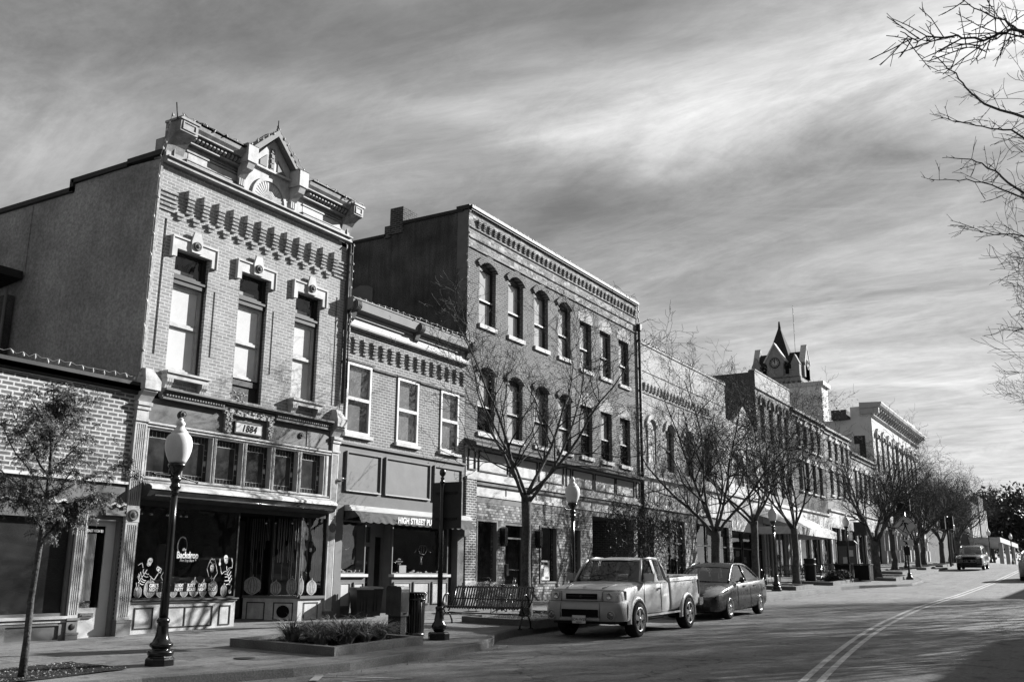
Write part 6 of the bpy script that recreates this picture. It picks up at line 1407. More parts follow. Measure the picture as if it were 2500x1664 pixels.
# ================================================================== bench
def bench(label, loc, rz):
    rt = thing('bench', label, 'bench', loc, rz, 'black steel strap benches', local=True)
    g = MB(); Lh = 1.02; n = 30
    prof = [(-.27, .40), (-.28, .44), (-.25, .465), (-.05, .45), (.12, .43), (.19, .45), (.24, .55), (.30, .72), (.35, .86), (.38, .885), (.40, .87)]
    for i in range(n):
        y = -Lh+.04+(2*Lh-.08)*i/(n-1)
        for a, b in zip(prof, prof[1:]):
            g.add([(a[0], y-.019, a[1]), (a[0], y+.019, a[1]), (b[0], y+.019, b[1]), (b[0], y-.019, b[1]), (a[0]+.006, y-.019, a[1]-.008), (a[0]+.006, y+.019, a[1]-.008), (b[0]+.006, y+.019, b[1]-.008), (b[0]+.006, y-.019, b[1]-.008)], [(0, 1, 2, 3), (7, 6, 5, 4), (0, 3, 7, 4), (1, 5, 6, 2)])
    for x, z in ((-.255, .425), (-.05, .43), (.17, .43), (.36, .85), (.25, .60)): g.tube((x, -Lh, z), (x, Lh, z), .014, n=6)
    g.build('strap_seat', M['steel'], rt)
    for s_ in (-1, 1):
        y = s_*(Lh+.015); g = MB()
        ring = [(-.02+.15*cos(t), y, .50+.21*sin(t)) for t in [2*pi*k/16 for k in range(16)]]; g.path(ring, .018, 6, closed=True)
        g.path([(-.26, y, 0), (-.24, y, .12), (-.14, y, .25), (.0, y, .29), (.12, y, .25), (.2, y, .12), (.22, y, 0)], .02, 6)
        g.path([(.13, y, .44), (.26, y, .56), (.37, y, .86)], .018, 6); g.box(-.30, -.2, y-.03, y+.03, -.01, .012); g.box(.17, .27, y-.03, y+.03, -.01, .012); g.build('end_frame', M['iron'], rt)
    g = MB(); g.tube((0, -Lh, .29), (0, Lh, .29), .016, n=6); g.build('stretcher', M['iron'], rt)
    return rt
B0 = bench('long black strap bench beside the tree planter, seen from the front', wz(18.85, 11.9), 0)
dup(B0, wz(51.5, 13.4), .1, 'black strap bench by the far awning, left of the two in a row'); dup(B0, wz(55.3, 13.2), -.1, 'black strap bench left of the far notice kiosk')
# litter bin and news rack, wheeled bins
rt = thing('litter_bin', 'black slatted litter bin with flared rim', 'litter bin', wz(15.98, 11.72), 0, local=True)
g = MB()
for i in range(22):
    t = 2*pi*i/22; c_, s_ = cos(t), sin(t); prof = [(.175, .06), (.18, .3), (.185, .6), (.20, .76), (.225, .84)]
    for (r0, z0), (r1, z1) in zip(prof, prof[1:]): 
        w = .016; g.add([(c_*r0-s_*w, s_*r0+c_*w, z0), (c_*r0+s_*w, s_*r0-c_*w, z0), (c_*r1+s_*w, s_*r1-c_*w, z1), (c_*r1-s_*w, s_*r1+c_*w, z1)], [(0, 1, 2, 3)])
g.lathe((0, 0, 0), [(0.216, .82), (0.234, .835), (0.234, .85), (0.209, .85), (0.202, .83)], 22); g.lathe((0, 0, 0), [(0.180, .0), (0.189, .0), (0.189, .09), (0.180, .09)], 22); g.lathe((0, 0, 0), [(0.209, .70), (0.212, .72), (0.202, .73)], 22); g.build('slatted_body', M['steel'], rt)
g = MB(); g.lathe((0, 0, 0), [(0.144, .05), (0.158, .80), (0.137, .80), (0.130, .1)], 18); g.build('liner', M['black'], rt)
def newsrack(label, loc, rz):
    rt = thing('news_rack', label, 'news rack', loc, rz, 'news racks beside the litter bin', local=True)
    g = MB(); g.box(-.20, .20, -.17, .17, .42, .92); g.prism([(-.17, .92), (.17, .92), (.13, .97), (-.15, .97)], -.2, .2); g.build('case', M['darkmetal'], rt)
    g = MB(); g.box(-.17, .17, -.178, -.17, .50, .86); g.build('door', M['black'], rt)
    g = MB(); g.box(-.06, .06, -.195, -.178, .46, .485); g.build('handle', M['chrome'], rt)
    g = MB(); g.box(-.13, .13, -.13, .13, 0, .42); g.build('pedestal', M['black'], rt); return rt
N0 = newsrack('left news rack beside the black litter bin', wz(15.5, 11.75), .1); N0.scale = (.72, .72, 1); dup(N0, wz(15.75, 12.05), .1, 'right news rack tucked behind the black litter bin')
def wheelbin(label, loc, rz):
    rt = thing('wheeled_bin', label, 'wheeled bin', loc, rz, 'wheeled bins outside the pub', local=True)
    g = MB(); b = [(-.22, -.25), (.22, -.25), (.22, .25), (-.22, .25)]; t = [(-.28, -.31), (.28, -.31), (.28, .31), (-.28, .31)]
    g.add([(x, y, .06) for x, y in b]+[(x, y, .9) for x, y in t], [(3, 2, 1, 0), (4, 5, 6, 7), (0, 1, 5, 4), (1, 2, 6, 5), (2, 3, 7, 6), (3, 0, 4, 7)]); g.box(-.30, .30, -.33, .33, .87, .90)
    for i in range(3): g.box(-.12+i*.1, -.08+i*.1, -.305, -.27, .2, .8)
    g.build('body', M['rubber'], rt); g = MB(); g.prism([(-.32, .90), (.34, .90), (.30, .97), (-.28, .955)], -.29, .29); g.tube((-.24, .36, .93), (.24, .36, .93), .016, n=6); g.build('lid', M['rubber'], rt)
    for s_ in (-.25, .25): g = MB(); g.lathe((s_, .24, .09), [(.02, -.03), (.09, -.03), (.09, .03), (.02, .03)], 14, axis='x'); g.build('wheel', M['tyre'], rt)
    return rt
W0 = wheelbin('left dark wheeled bin against the pub front', wz(18.85, 15.45), -.5); W0.scale = (.76,)*3; dup(W0, wz(19.42, 15.6), -.5, 'right dark wheeled bin in front of the pub door')

# ================================================================== planters
def planter(label, x0, x1, y0, y1, h_=.14, w=.15):
    z = WZ(x0, y0)-.04; rt = thing('planter', label, 'planter', ((x0+x1)/2, (y0+y1)/2, z), 0, 'kerbed planters on the pavement')
    g = MB()
    def kb(a, b, c, d):
        v = [(a, c, WZ(a, c)-.05), (b, c, WZ(b, c)-.05), (b, d, WZ(b, d)-.05), (a, d, WZ(a, d)-.05)]
        g.add(v+[(p[0], p[1], p[2]+.05+h_) for p in v], [(3, 2, 1, 0), (4, 5, 6, 7), (0, 1, 5, 4), (1, 2, 6, 5), (2, 3, 7, 6), (3, 0, 4, 7)])
    kb(x0, x1, y0, y0+w); kb(x0, x1, y1-w, y1); kb(x0, x0+w, y0+w, y1-w); kb(x1-w, x1, y0+w, y1-w); g.build('kerb_edging', M['planter'], rt)
    g = MB(); n = 14; rr = random.Random(int(x0*10))
    for i in range(n+1):
        for j in range(n+1):
            x, y = x0+w+(x1-x0-2*w)*i/n, y0+w+(y1-y0-2*w)*j/n; g.v.append((x, y, WZ(x, y)+h_-.06+rr.uniform(-.02, .03)))
    for i in range(n):
        for j in range(n): a = i*(n+1)+j; g.f.append([a, a+n+1, a+n+2, a+1]); g.sm.append(True)
    g.build('soil', M['soil'], rt); return rt
planter('kerbed planter with tufts of strap-leaved grass by the kerb', 12.35, 14.75, 10.62, 12.95)
planter('kerbed planter around the large bare tree behind the bench', 19.4, 22.6, 10.95, 12.9)
for i, (x0, x1, y0, y1, lb) in enumerate(((56.5, 61.5, 9.6, 11.4, 'planter around the stout tree beside the crossing sign'), (49.0, 55.5, 11.2, 13.0, 'low planter with round shrubs before the far benches'), (66, 71.5, 10.8, 12.6, 'first planter beyond the crossing sign'), (74.5, 79, 10.6, 12.4, 'second planter beyond the crossing sign'), (81.5, 86, 10.4, 12.3, 'third planter beyond the crossing sign'), (88, 92, 10.4, 12.0, 'planter beside the oncoming dark car'), (96, 100, 10.2, 12, 'farthest planter before the crest'), (43, 46, 11.4, 13, 'planter between the cafe chairs and the kerb'))): planter(lb, x0, x1, y0, y1, .16, .2)
def tuft(name, label, x, y, z, n, ln, seed, mat='grass'):
    rr = random.Random(seed); g = MB()
    for _ in range(n):
        a = rr.uniform(0, 2*pi); r0 = rr.uniform(0, .10); p = Vector((x+r0*cos(a), y+r0*sin(a), z)); d = Vector((cos(a)*rr.uniform(.25, .8), sin(a)*rr.uniform(.25, .8), 1)).normalized(); L_ = ln*rr.uniform(.6, 1.15); w = rr.uniform(.007, .013); s = Vector((-sin(a), cos(a), 0))*w
        pts = []
        for k in range(6): pts.append(p.copy()); p = p+d*L_/5; d = (d+Vector((cos(a)*.12, sin(a)*.12, -.36*rr.uniform(.6, 1.2)))).normalized()
        for k in range(5):
            f0 = 1-k/5.2; f1 = 1-(k+1)/5.2; g.quad(tuple(pts[k]-s*f0), tuple(pts[k]+s*f0), tuple(pts[k+1]+s*f1), tuple(pts[k+1]-s*f1))
    o = g.build(name, M[mat]); return o
cl_ = [(12.85, 11.35), (13.1, 11.75), (13.2, 11.1), (13.5, 11.5), (13.6, 11.05), (13.9, 11.5), (13.95, 11.05), (13.4, 12.0), (13.85, 12.0), (12.95, 12.1), (14.15, 11.7), (14.2, 11.2)]
LBG = ['leftmost', 'second from left']
for i, (x, y) in enumerate(cl_):
    o = tuft('grass_clump', '', 0, 0, 0, 180+60*(i % 4), .52+.06*(i % 5), 100+i); o.location = (x, y, WZ(x, y)+.10); solo(o, 'arching strap-leaved grass clump in the kerbed planter', 'grass clump', 'grass clumps in the planter')
# tree pit at the left with litter
g = MB()
for i in range(13):
    for j in range(9): x, y = 7.2+2.2*i/12, 11.75+1.3*j/8; g.v.append((x, y, WZ(x, y)+.006+random.uniform(0, .02)))
for i in range(12):
    for j in range(8): a = i*9+j; g.f.append([a, a+9, a+10, a+1]); g.sm.append(True)
struct(g.build('tree_pit_soil', M['soil']))
g = MB(); rr = random.Random(3)
def scatter(n, x0, x1, y0, y1, zf, s0, s1):
    for _ in range(n):
        x, y = rr.uniform(x0, x1), rr.uniform(y0, y1); z = zf(x, y); a = rr.uniform(0, 6.28); s = rr.uniform(s0, s1); t = rr.uniform(-.3, .3)
        g.quad((x, y, z+.004), (x+s*cos(a), y+s*sin(a), z+.004+abs(t)*s*.5), (x+s*cos(a)-s*.5*sin(a), y+s*sin(a)+s*.5*cos(a), z+.008+s*.3), (x-s*.5*sin(a), y+s*.5*cos(a), z+.006))
scatter(700, 7.2, 9.4, 11.75, 13.05, lambda x, y: WZ(x, y)+.02, .01, .03); scatter(500, 19.6, 22.4, 11.1, 12.8, lambda x, y: WZ(x, y)+.13, .01, .035); scatter(300, 12.5, 14.5, 10.8, 12.8, lambda x, y: WZ(x, y)+.13, .01, .03)
for _ in range(900):
    x = rr.uniform(9, 60); y = yc(x)-abs(rr.gauss(0, .25)); a = rr.uniform(0, 6.28); s = rr.uniform(.012, .035); z = T(x)
    g.quad((x, y, z+.004), (x+s*cos(a), y+s*sin(a), z+.01), (x+s*cos(a)-s*.5*sin(a), y+s*sin(a)+s*.5*cos(a), z+.02), (x-s*.5*sin(a), y+s*.5*cos(a), z+.006))
M['litter'] = surf('leaf_litter', .32, .6, 9, .9, 30, .3, 0)
o = g.build('leaf_litter', M['litter']); o['kind'] = 'stuff'
g = MB(); g.lathe((11.3, 11.5, WZ(11.3, 11.5)+.004), [(.17, -.01), (.17, .004), (.15, .006), (.001, .006)], 20); solo(g.build('utility_cover', M['dark']), 'small round iron utility cover in the pavement', 'utility cover')
# cafe furniture
def cafe_table(label, loc):
    rt = thing('cafe_table', label, 'cafe table', loc, 0, 'cafe tables', local=True)
    g = MB(); g.lathe((0, 0, 0), [(.38, .72), (.4, .73), (.38, .745), (.001, .745)], 20); g.build('table_top', M['steel'], rt)
    g = MB(); g.tube((0, 0, .05), (0, 0, .72), .025, n=8)
    for k in range(3): t = 2.1*k; g.path([(0, 0, .12), (.18*cos(t), .18*sin(t), .06), (.3*cos(t), .3*sin(t), 0)], .014, 5)
    g.build('pedestal', M['iron'], rt); return rt
def cafe_chair(label, loc, rz):
    rt = thing('cafe_chair', label, 'cafe chair', loc, rz, 'wire cafe chairs', local=True)
    for x, y in ((-.2, -.2), (.2, -.2), (-.2, .2), (.2, .2)): g = MB(); g.path([(x*1.15, y*1.15, 0), (x, y, .45)], .011, 5); g.build('leg', M['iron'], rt)
    g = MB(); g.lathe((0, 0, .45), [(.21, -.01), (.23, 0), (.21, .012), (.001, .012)], 14); g.build('seat', M['steel'], rt)
    g = MB(); g.path([(-.2, .2, .45), (-.22, .26, .7), (-.12, .3, .9), (.12, .3, .9), (.22, .26, .7), (.2, .2, .45)], .011, 5)
    for k in range(-2, 3): g.path([(k*.07, .21, .46), (k*.08, .29, .88)], .005, 4)
    g.build('backrest', M['iron'], rt); return rt
T0 = cafe_table('small round cafe table behind the bench by the mottled brick front', wz(23.0, 14.0)); C0 = cafe_chair('wire cafe chair left of the table behind the bench', wz(22.5, 13.7), .9); dup(C0, wz(23.6, 14.3), 3.9, 'wire cafe chair right of the table behind the bench'); dup(C0, wz(23.0, 14.7), 2.6, 'wire cafe chair nearest the mottled brick front')
for i, (x, y) in enumerate(((43.0, 13.6), (46.5, 13.8))):
    n_ = ('nearer', 'farther')[i]; dup(T0, wz(x, y), 0, f'{n_} cafe table right of the dark sedan')
    for j, (dx, dy, r) in enumerate(((-.6, 0, 1.5), (.6, .1, 4.6), (0, .6, 3.1))): dup(C0, wz(x+dx, y+dy), r, f'wire cafe chair on the {("left", "right", "building")[j]} side of the {n_} far cafe table')
# ================================================================== crossing sign, kiosk, far furniture
rt = thing('crossing_sign', 'diamond pedestrian crossing sign with arrow plate on a dark post', 'traffic sign', wz(59.3, 9.35), 0, local=True)
g = MB(); g.lathe((0, 0, 0), [(.2, 0), (.2, .12), (.12, .2), (.1, .35), (.075, .4)], 12); g.tube((0, 0, .3), (0, 0, 4.15), .055, n=8); g.build('post', M['iron'], rt)
s = .64; g = MB(); g.prism([(0, 2.95-s), (s, 2.95), (0, 2.95+s), (-s, 2.95)], -.09, -.07); dg = g.build('diamond_plate', M['signyellow'], rt)
g = MB()
def pl(P): g.prism(P, -.096, -.091)
hx2 = lambda a, z: (-a, 2.95+z)
pl([hx2(-.07+.06*cos(t), .30+.06*sin(t)) for t in [2*pi*k/12 for k in range(12)]])
for P in ([(-.06, .23), (.06, .21), (.07, -.02), (-.03, -.03)], [(-.06, .22), (-.09, .15), (-.2, .03), (-.23, .05), (-.13, .2)], [(.05, .21), (.1, .14), (.18, .06), (.2, .1), (.12, .2)], [(-.03, -.02), (.03, -.02), (-.04, -.18), (-.12, -.34), (-.18, -.32), (-.1, -.16)], [(.02, -.02), (.08, -.02), (.12, -.2), (.22, -.34), (.16, -.37), (.07, -.22)]): pl([hx2(*q) for q in P])
e = .035
for P in ([(0, s-.02), (s-.02, 0), (s-.05, 0), (0, s-.05)], [(0, s-.02), (0, s-.05), (-s+.05, 0), (-s+.02, 0)], [(0, -s+.02), (s-.02, 0), (s-.05, 0), (0, -s+.05)], [(0, -s+.02), (0, -s+.05), (-s+.05, 0), (-s+.02, 0)]): pl([hx2(*q) for q in P])
g.build('walking_figure', M['black'], dg)
g = MB(); g.box(-.09, -.07, -.36, .36, 1.88, 2.2); ap = g.build('arrow_plate', M['signyellow'], rt); g = MB(); g.prism([(.18, 2.14), (.13, 2.17), (-.06, 2.04), (-.02, 2.0)], -.096, -.091); g.prism([(-.02, 2.1), (-.1, 1.93), (.09, 1.95)], -.096, -.091); g.build('arrow', M['black'], ap)
g = MB(); g.box(-.1, .1, -.35, .35, 3.8, 4.45); g.build('solar_unit', M['black'], rt); g = MB(); g.box(-.14, -.05, -.16, .16, 1.35, 1.82); g.build('flasher_box', M['black'], rt)
rt = thing('notice_kiosk', 'dark notice kiosk with pinned papers near the stout tree', 'kiosk', wz(60.5, 12.9), 0, local=True)
g = MB(); g.box(-.08, .08, -.55, .55, .45, 1.95); g.prism([(-.6, 1.95), (.6, 1.95), (.45, 2.12), (-.45, 2.12)], -.15, .15); g.build('case', M['dark'], rt); g = MB(); g.box(-.09, -.08, -.48, .48, .55, 1.8); g.build('board', M['midtrim'], rt)
for y, z in ((-.22, 1.2), (.1, .8)): g = MB(); g.box(-.1, -.09, y-.14, y+.14, z, z+.36); g.build('notice', M['paper'], rt)
for y in (-.5, .5): g = MB(); g.box(-.06, .06, y-.05, y+.05, 0, .45); g.build('leg', M['dark'], rt)
def dbin(label, loc):
    rt = thing('square_bin', label, 'litter bin', loc, 0, 'square slatted bins', local=True)
    g = MB()
    for i in range(14): a = -.38+.76*i/13; g.box(-.42, -.40, a-.018, a+.018, .08, .86); g.box(a-.018, a+.018, -.42, -.40, .08, .86)
    g.box(-.38, .40, -.38, .40, .1, .84); g.build('body', M['black'], rt); g = MB(); g.box(-.45, .45, -.45, .45, .86, .92); g.build('lid', M['steel'], rt); g = MB(); g.box(-.44, -.40, -.44, -.38, 0, .9); g.build('post', M['chrome'], rt); return rt
D0 = dbin('left of two square black bins before the kiosk', wz(55.2, 12.0)); dup(D0, wz(55.2, 11.0), 0, 'right of two square black bins, near the stout tree')
rt = thing('tall_dark_bin', 'tall narrow black bin in front of the far strap bench', 'litter bin', wz(50.0, 12.5), 0, local=True); g = MB(); g.lathe((0, 0, 0), [(.25, 0), (.27, .2), (.27, 1.15), (.30, 1.2), (.28, 1.25), (.001, 1.27)], 16); g.build('body', M['black'], rt); g = MB(); g.lathe((0, 0, 0), [(.285, .9), (.29, .95), (.285, 1.0)], 16); g.build('band', M['darkmetal'], rt)
for i, (x, y, lb) in enumerate(((51.6, 11.7, 'round clipped shrub left of the square bins'), (53.1, 11.6, 'round clipped shrub nearest the square bins'), (56.9, 12.6, 'round clipped shrub right of the square bins'))):
    rt = thing('shrub', lb, 'shrub', wz(x, y), 0, 'round shrubs', local=True); g = MB(); rr = random.Random(i)
    for _ in range(2600):
        v = Vector((rr.gauss(0, 1), rr.gauss(0, 1), rr.gauss(0, 1))).normalized()*rr.uniform(.3, .52); v.z = abs(v.z)*1.1+.1; a = Vector((rr.gauss(0, 1), rr.gauss(0, 1), rr.gauss(0, 1))).normalized(); b = a.orthogonal(); q = rr.uniform(.03, .06)
        g.quad(tuple(v), tuple(v+a*q+b*q*.4), tuple(v+a*q*2), tuple(v+a*q-b*q*.4))
    g.build('foliage', M['ever'], rt); g = MB(); g.path([(0, 0, 0), (0, 0, .4)], .03, 5); g.build('stem', M['bark'], rt)
# tent awning
rt = thing('tent_awning', 'wide pale hipped canvas awning over the far cafe front', 'awning', (57, 15, T(57)+2.6))
g = MB(); x0, x1 = 52.0, 61.2; z0, z1 = 3.95, 5.55; yf = 13.6
v = [(x0, 15.98, z1), (x1, 15.98, z1), (x0, yf, z0+.25), (x1, yf, z0+.25), (x0+1.6, 15.98, z1+.15), (x1-1.6, 15.98, z1+.15), (x0+1.2, 14.2, z0+.9), (x1-1.2, 14.2, z0+.9)]
g.add([(x0, 15.98, z1-.6), (x0, yf, z0+.28), (x1, yf, z0+.28), (x1, 15.98, z1-.6), (x0+1.5, 15.98, z1), (x1-1.5, 15.98, z1)], [(1, 2, 5, 4), (0, 1, 4), (2, 3, 5)]); g.build('canvas_roof', M['stone'], rt)
g = MB(); g.box(x0, x1, yf-.01, yf+.01, z0-.12, z0+.28); g.box(x0-.01, x0+.01, yf, 15.98, z0-.12, z0+.28); g.box(x1-.01, x1+.01, yf, 15.98, z0-.12, z0+.28); g.build('valance', M['stone'], rt)
for x in (x0+.1, x1-.1): g = MB(); g.tube((x, yf+.05, T(x)+.2), (x, yf+.05, z0), .03, n=6); g.build('post', M['greytrim'], rt)
for i, (x, lb) in enumerate(((62.2, 'dark'), )): pass
hg = thing('hanging_sign', 'small dark bracket sign jutting from the far facade', 'sign', (76, 15.5, 5)); g = MB(); g.box(75.95, 76.05, 14.7, 15.6, 4.6, 5.6); g.build('panel', M['darkmetal'], hg); g = MB(); g.tube((76, 16, 5.75), (76, 14.7, 5.75), .03, n=5); g.build('bracket', M['dark'], hg)
# small traffic signal by the crest
rt = thing('traffic_signal', 'dark traffic signal heads on a post by the far trees', 'traffic signal', wz(84.5, 10.2), 0, local=True); g = MB(); g.tube((0, 0, 0), (0, 0, 3.9), .08, n=8); g.build('post', M['iron'], rt)
for y in (-.3, .3): g = MB(); g.box(-.2, .2, y-.17, y+.17, 2.9, 3.9); g.build('signal_head', M['black'], rt)
# string lights
stringlights([(2.5, 15.92, 5.40), (7, 15.92, 5.42), (12.2, 15.92, 5.40)], 44, 'string of bulbs along the parapet of the low brick shop')
stringlights([(12.28, 15.9, 5.5), (12.26, 15.92, 8), (12.28, 15.92, 10.1), (12.3, 15.7, 11.05)], 16, 'string of bulbs up the left corner of the corniced building', sc=.045)
stringlights([(12.4, 15.5, 11.02), (14.3, 15.6, 11.12), (15.33, 15.66, 11.95), (16.3, 15.6, 11.1), (18.3, 15.5, 11.02)], 26, 'string of bulbs along the gabled metal cornice', sc=.03)
stringlights([(18.42, 15.85, 10.0), (18.44, 15.88, 7.5), (18.42, 15.8, 8.6), (21.2, 15.66, 8.64), (24.1, 15.66, 8.62)], 44, 'string of bulbs along the pub cornice')
stringlights([(24.0, 15.97, 12.9), (23.98, 15.97, 11), (24.0, 15.97, 8.6)], 16, 'string of bulbs down the corner of the three-storey building', sag=.02, sc=.05)
stringlights([(24.2, 15.9, 13.1), (30.5, 15.9, 13.12), (37.1, 15.9, 13.1), (37.3, 15.94, 11.55), (43, 15.94, 11.52), (48.5, 15.94, 11.5)], 110, 'string of bulbs along the tall brick parapet and the pale parapet', sag=.16, sc=.05)
for lb, pts in (('thin light rod at the left tip of the gabled cornice', [(12.36, 15.6, 10.9), (12.3, 15.6, 11.25)]), ('metal finial pin on the gable peak', [(15.33, 15.7, 11.95), (15.33, 15.7, 12.15)])):
    g = MB(); g.path(pts, .014, 5); solo(g.build('finial_rod', M['dark']), lb, 'finial')
# ================================================================== buildings across the street (they shade the near lane and show in the windows)
for x0, x1, hh_, lb, m in ((-30, 37.3, 7.5, 'long brick building across the street behind the camera side', 'bB'), (60, 84, 7.5, 'second brick building across the street', 'bE')):
    rt = thing('opposite_building', lb, 'building', (x0, -6.2, T(x0)), 0, 'buildings across the street')
    g = MB(); zb = T((x0+x1)/2); g.box(x0, x1, -18, -6.2, -1, zb+hh_); g.build('wall', M[m], rt); g = MB(); g.box(x0-.1, x1+.1, -18, -6.0, zb+hh_, zb+hh_+.2); g.build('coping', M['dark'], rt)
    n = int((x1-x0)/3)
    for i in range(n):
        x = x0+.8+i*3; g = MB(); g.box(x, x+1.1, -6.2, -6.14, zb+4.4, zb+6.2); w_ = g.build('window', M['light'], rt); g = MB(); g.box(x+.07, x+1.03, -6.14, -6.13, zb+4.5, zb+6.1); g.build('pane', M['leadglass'], w_)
# ================================================================== vehicles (front at local x = 0, facing -x, z = 0 at the road)
def cr(pts, n):
    return smoothpath(pts, n)
def bool_cut(ob, cutters):
    for c in cutters:
        m = ob.modifiers.new('b', 'BOOLEAN'); m.operation = 'DIFFERENCE'; m.object = c; m.solver = 'EXACT'
    bpy.context.view_layer.update()
    me = bpy.data.meshes.new_from_object(ob.evaluated_get(bpy.context.evaluated_depsgraph_get())); ob.modifiers.clear(); ob.data = me
    for c in cutters: bpy.data.objects.remove(c)
def loft(stations, name, mat, parent, sub=1, smooth=True):
    """stations: (x, halfwidth, z_bottom, z_mid, z_shoulder, z_top, crown) -> closed body"""
    st = cr(stations, sub) if sub > 1 else stations
    g = MB(); rows = []
    for (x, w, zb, zm, zs, zt, cw) in st:
        half = [(w*.72, zb), (w*.93, zb+.02), (w*.985, zb+.09), (w, zm), (w*.995, zm+(zs-zm)*.45), (w*.975, zs-.035), (w*.945, zs), (w*.90, zs+(zt-zs)*.30), (w*cw, zs+(zt-zs)*.80), (w*.35, zt), (0, zt+.006)]
        ring = [(x, y, z) for y, z in half]+[(x, -y, z) for y, z in half[-2::-1]]; rows.append(len(g.v)); g.v += ring
    n = len(half)*2-1
    for a, b in zip(rows, rows[1:]):
        for k in range(n-1): g.f.append([a+k, a+k+1, b+k+1, b+k]); g.sm.append(smooth)
        g.f.append([a+n-1, a, b, b+n-1]); g.sm.append(False)
    g.f.append([rows[0]+k for k in range(n)][::-1]); g.f.append([rows[-1]+k for k in range(n)]); g.sm += [False, False]
    ob = g.build(name, mat, parent); bm = bmesh.new(); bm.from_mesh(ob.data); bmesh.ops.recalc_face_normals(bm, faces=bm.faces); bm.to_mesh(ob.data); bm.free(); return ob
def wheelset(rt, axles, y, R, w, rim='rim', spokes=5):
    proto = None; out = []
    for x in axles:
        for s_ in (-1, 1):
            if proto is None:
                g = MB(); g.lathe((0, 0, 0), [(R*.60, -w*.40), (R*.68, -w*.47), (R*.88, -w*.50), (R*.97, -w*.42), (R, -w*.25), (R, w*.25), (R*.97, w*.42), (R*.88, w*.50), (R*.68, w*.47), (R*.6, w*.4)], 36, axis='y', cap=False)
                ty = g.build('wheel', M['tyre'], rt); g = MB(); r = R*.69
                g.lathe((0, 0, 0), [(r*1.0, -w*.50), (r*1.0, -w*.46), (r*.90, -w*.44), (r*.88, -w*.2), (r*.1, -w*.18)], 30, axis='y', cap=False)
                rm = g.build('rim_barrel', M['darkmetal'], ty); g = MB()
                g.lathe((0, 0, 0), [(r*1.03, -w*.44), (r*1.03, -w*.52), (r*.86, -w*.49), (r*.86, -w*.38)], 30, axis='y', cap=False); g.lathe((0, 0, 0), [(r*.26, -w*.35), (r*.24, -w*.5), (r*.12, -w*.55), (.001, -w*.55)], 14, axis='y')
                for k in range(spokes):
                    t = 2*pi*k/spokes+.3; u = Vector((cos(t), 0, sin(t))); v = Vector((-sin(t), 0, cos(t)))
                    P = [u*r*.15+v*r*.17, u*r*.9+v*r*.26, u*r*.9-v*r*.26, u*r*.15-v*r*.17]; f0, b0 = -w*.50, -w*.34
                    g.add([(p.x, f0 if i in (0, 3) else f0+.01, p.z) for i, p in enumerate(P)]+[(p.x, b0, p.z) for p in P], [(0, 1, 2, 3), (0, 4, 5, 1), (2, 6, 7, 3), (1, 5, 6, 2)])
                sp_ = g.build('rim', M[rim], ty); proto = (ty, rm, sp_); ty.location = (x, s_*y, R)
                if s_ > 0: ty.rotation_euler = (0, 0, pi)
            else:
                ty = proto[0].copy(); C.objects.link(ty); ty.parent = rt; ty.location = (x, s_*y, R); ty.rotation_euler = (0, random.uniform(0, 3), pi if s_ > 0 else 0)
                for q in proto[1:]: d = q.copy(); C.objects.link(d); d.parent = ty
def archcut(x, R, w):
    g = MB(); out = []
    for s_ in (-1, 1):
        g = MB(); g.lathe((x, s_*w, R*.98), [(R*1.17, -.28), (R*1.17, .28)], 36, axis='y'); out.append(g.build('cut', M['black']))
    return out
def strip3(g, P, w, off=(0, 0, 0)):
    g.path(P, w, 5)

M['carglass2'] = glassmat('lamp_cover', .85, .06, .6)
# ---------------- silver pickup
PX_, PY_ = 18.93, 9.52
def frame_on_road(x, L_): return math.atan2(T(x+L_)-T(x), L_)
pk = thing('pickup_truck', 'silver extended-cab four-wheel-drive pickup parked facing the camera', 'pickup truck', (PX_, PY_, T(PX_)), 0, local=True)
pk.rotation_euler = (0, -frame_on_road(PX_+.9, 2.95), 0); pk.scale = (1.0, 1.0, 1.0)
W_ = .865
# (x, w, zb, zm, zs, zt, crown)
lower = loft([(0.0, .74, .42, .60, .88, .93, .8), (.04, .80, .38, .60, .92, .98, .8), (.14, .845, .36, .60, .96, 1.02, .8), (.40, W_, .36, .62, 1.02, 1.075, .82), (.8, W_, .38, .62, 1.06, 1.11, .84), (1.15, W_, .40, .62, 1.085, 1.14, .84), (1.24, W_, .40, .62, 1.09, 1.12, .9), (1.8, W_, .40, .62, 1.10, 1.11, .9), (2.72, W_, .40, .62, 1.11, 1.12, .9)], 'body', M['truck'], pk, 2)
bed = loft([(2.755, W_, .42, .66, 1.20, 1.215, .95), (3.2, W_, .44, .68, 1.205, 1.22, .95), (4.0, W_, .46, .70, 1.215, 1.23, .95), (4.68, W_-.01, .48, .72, 1.225, 1.235, .95), (4.74, W_-.03, .50, .72, 1.215, 1.225, .9)], 'bed', M['truck'], pk, 2)
R = .36; AX = (.89, 3.86)
g = MB(); g.box(2.85, 4.66, -.74, .74, .78, 1.5); cb_ = g.build('cut', M['black'])
bool_cut(lower, archcut(AX[0], R, .85)); bool_cut(bed, archcut(AX[1], R, .85)+[cb_])
g = MB(); g.box(.05, 2.7, -.72, .72, .3, .42); g.box(2.8, 4.6, -.5, .5, .36, .5); g.tube((AX[0], -.6, R), (AX[0], .6, R), .05, n=8); g.tube((AX[1], -.6, R), (AX[1], .6, R), .07, n=8); g.box(1.0, 1.15, -.4, -.2, .25, .4); g.build('underbody', M['black'], pk)
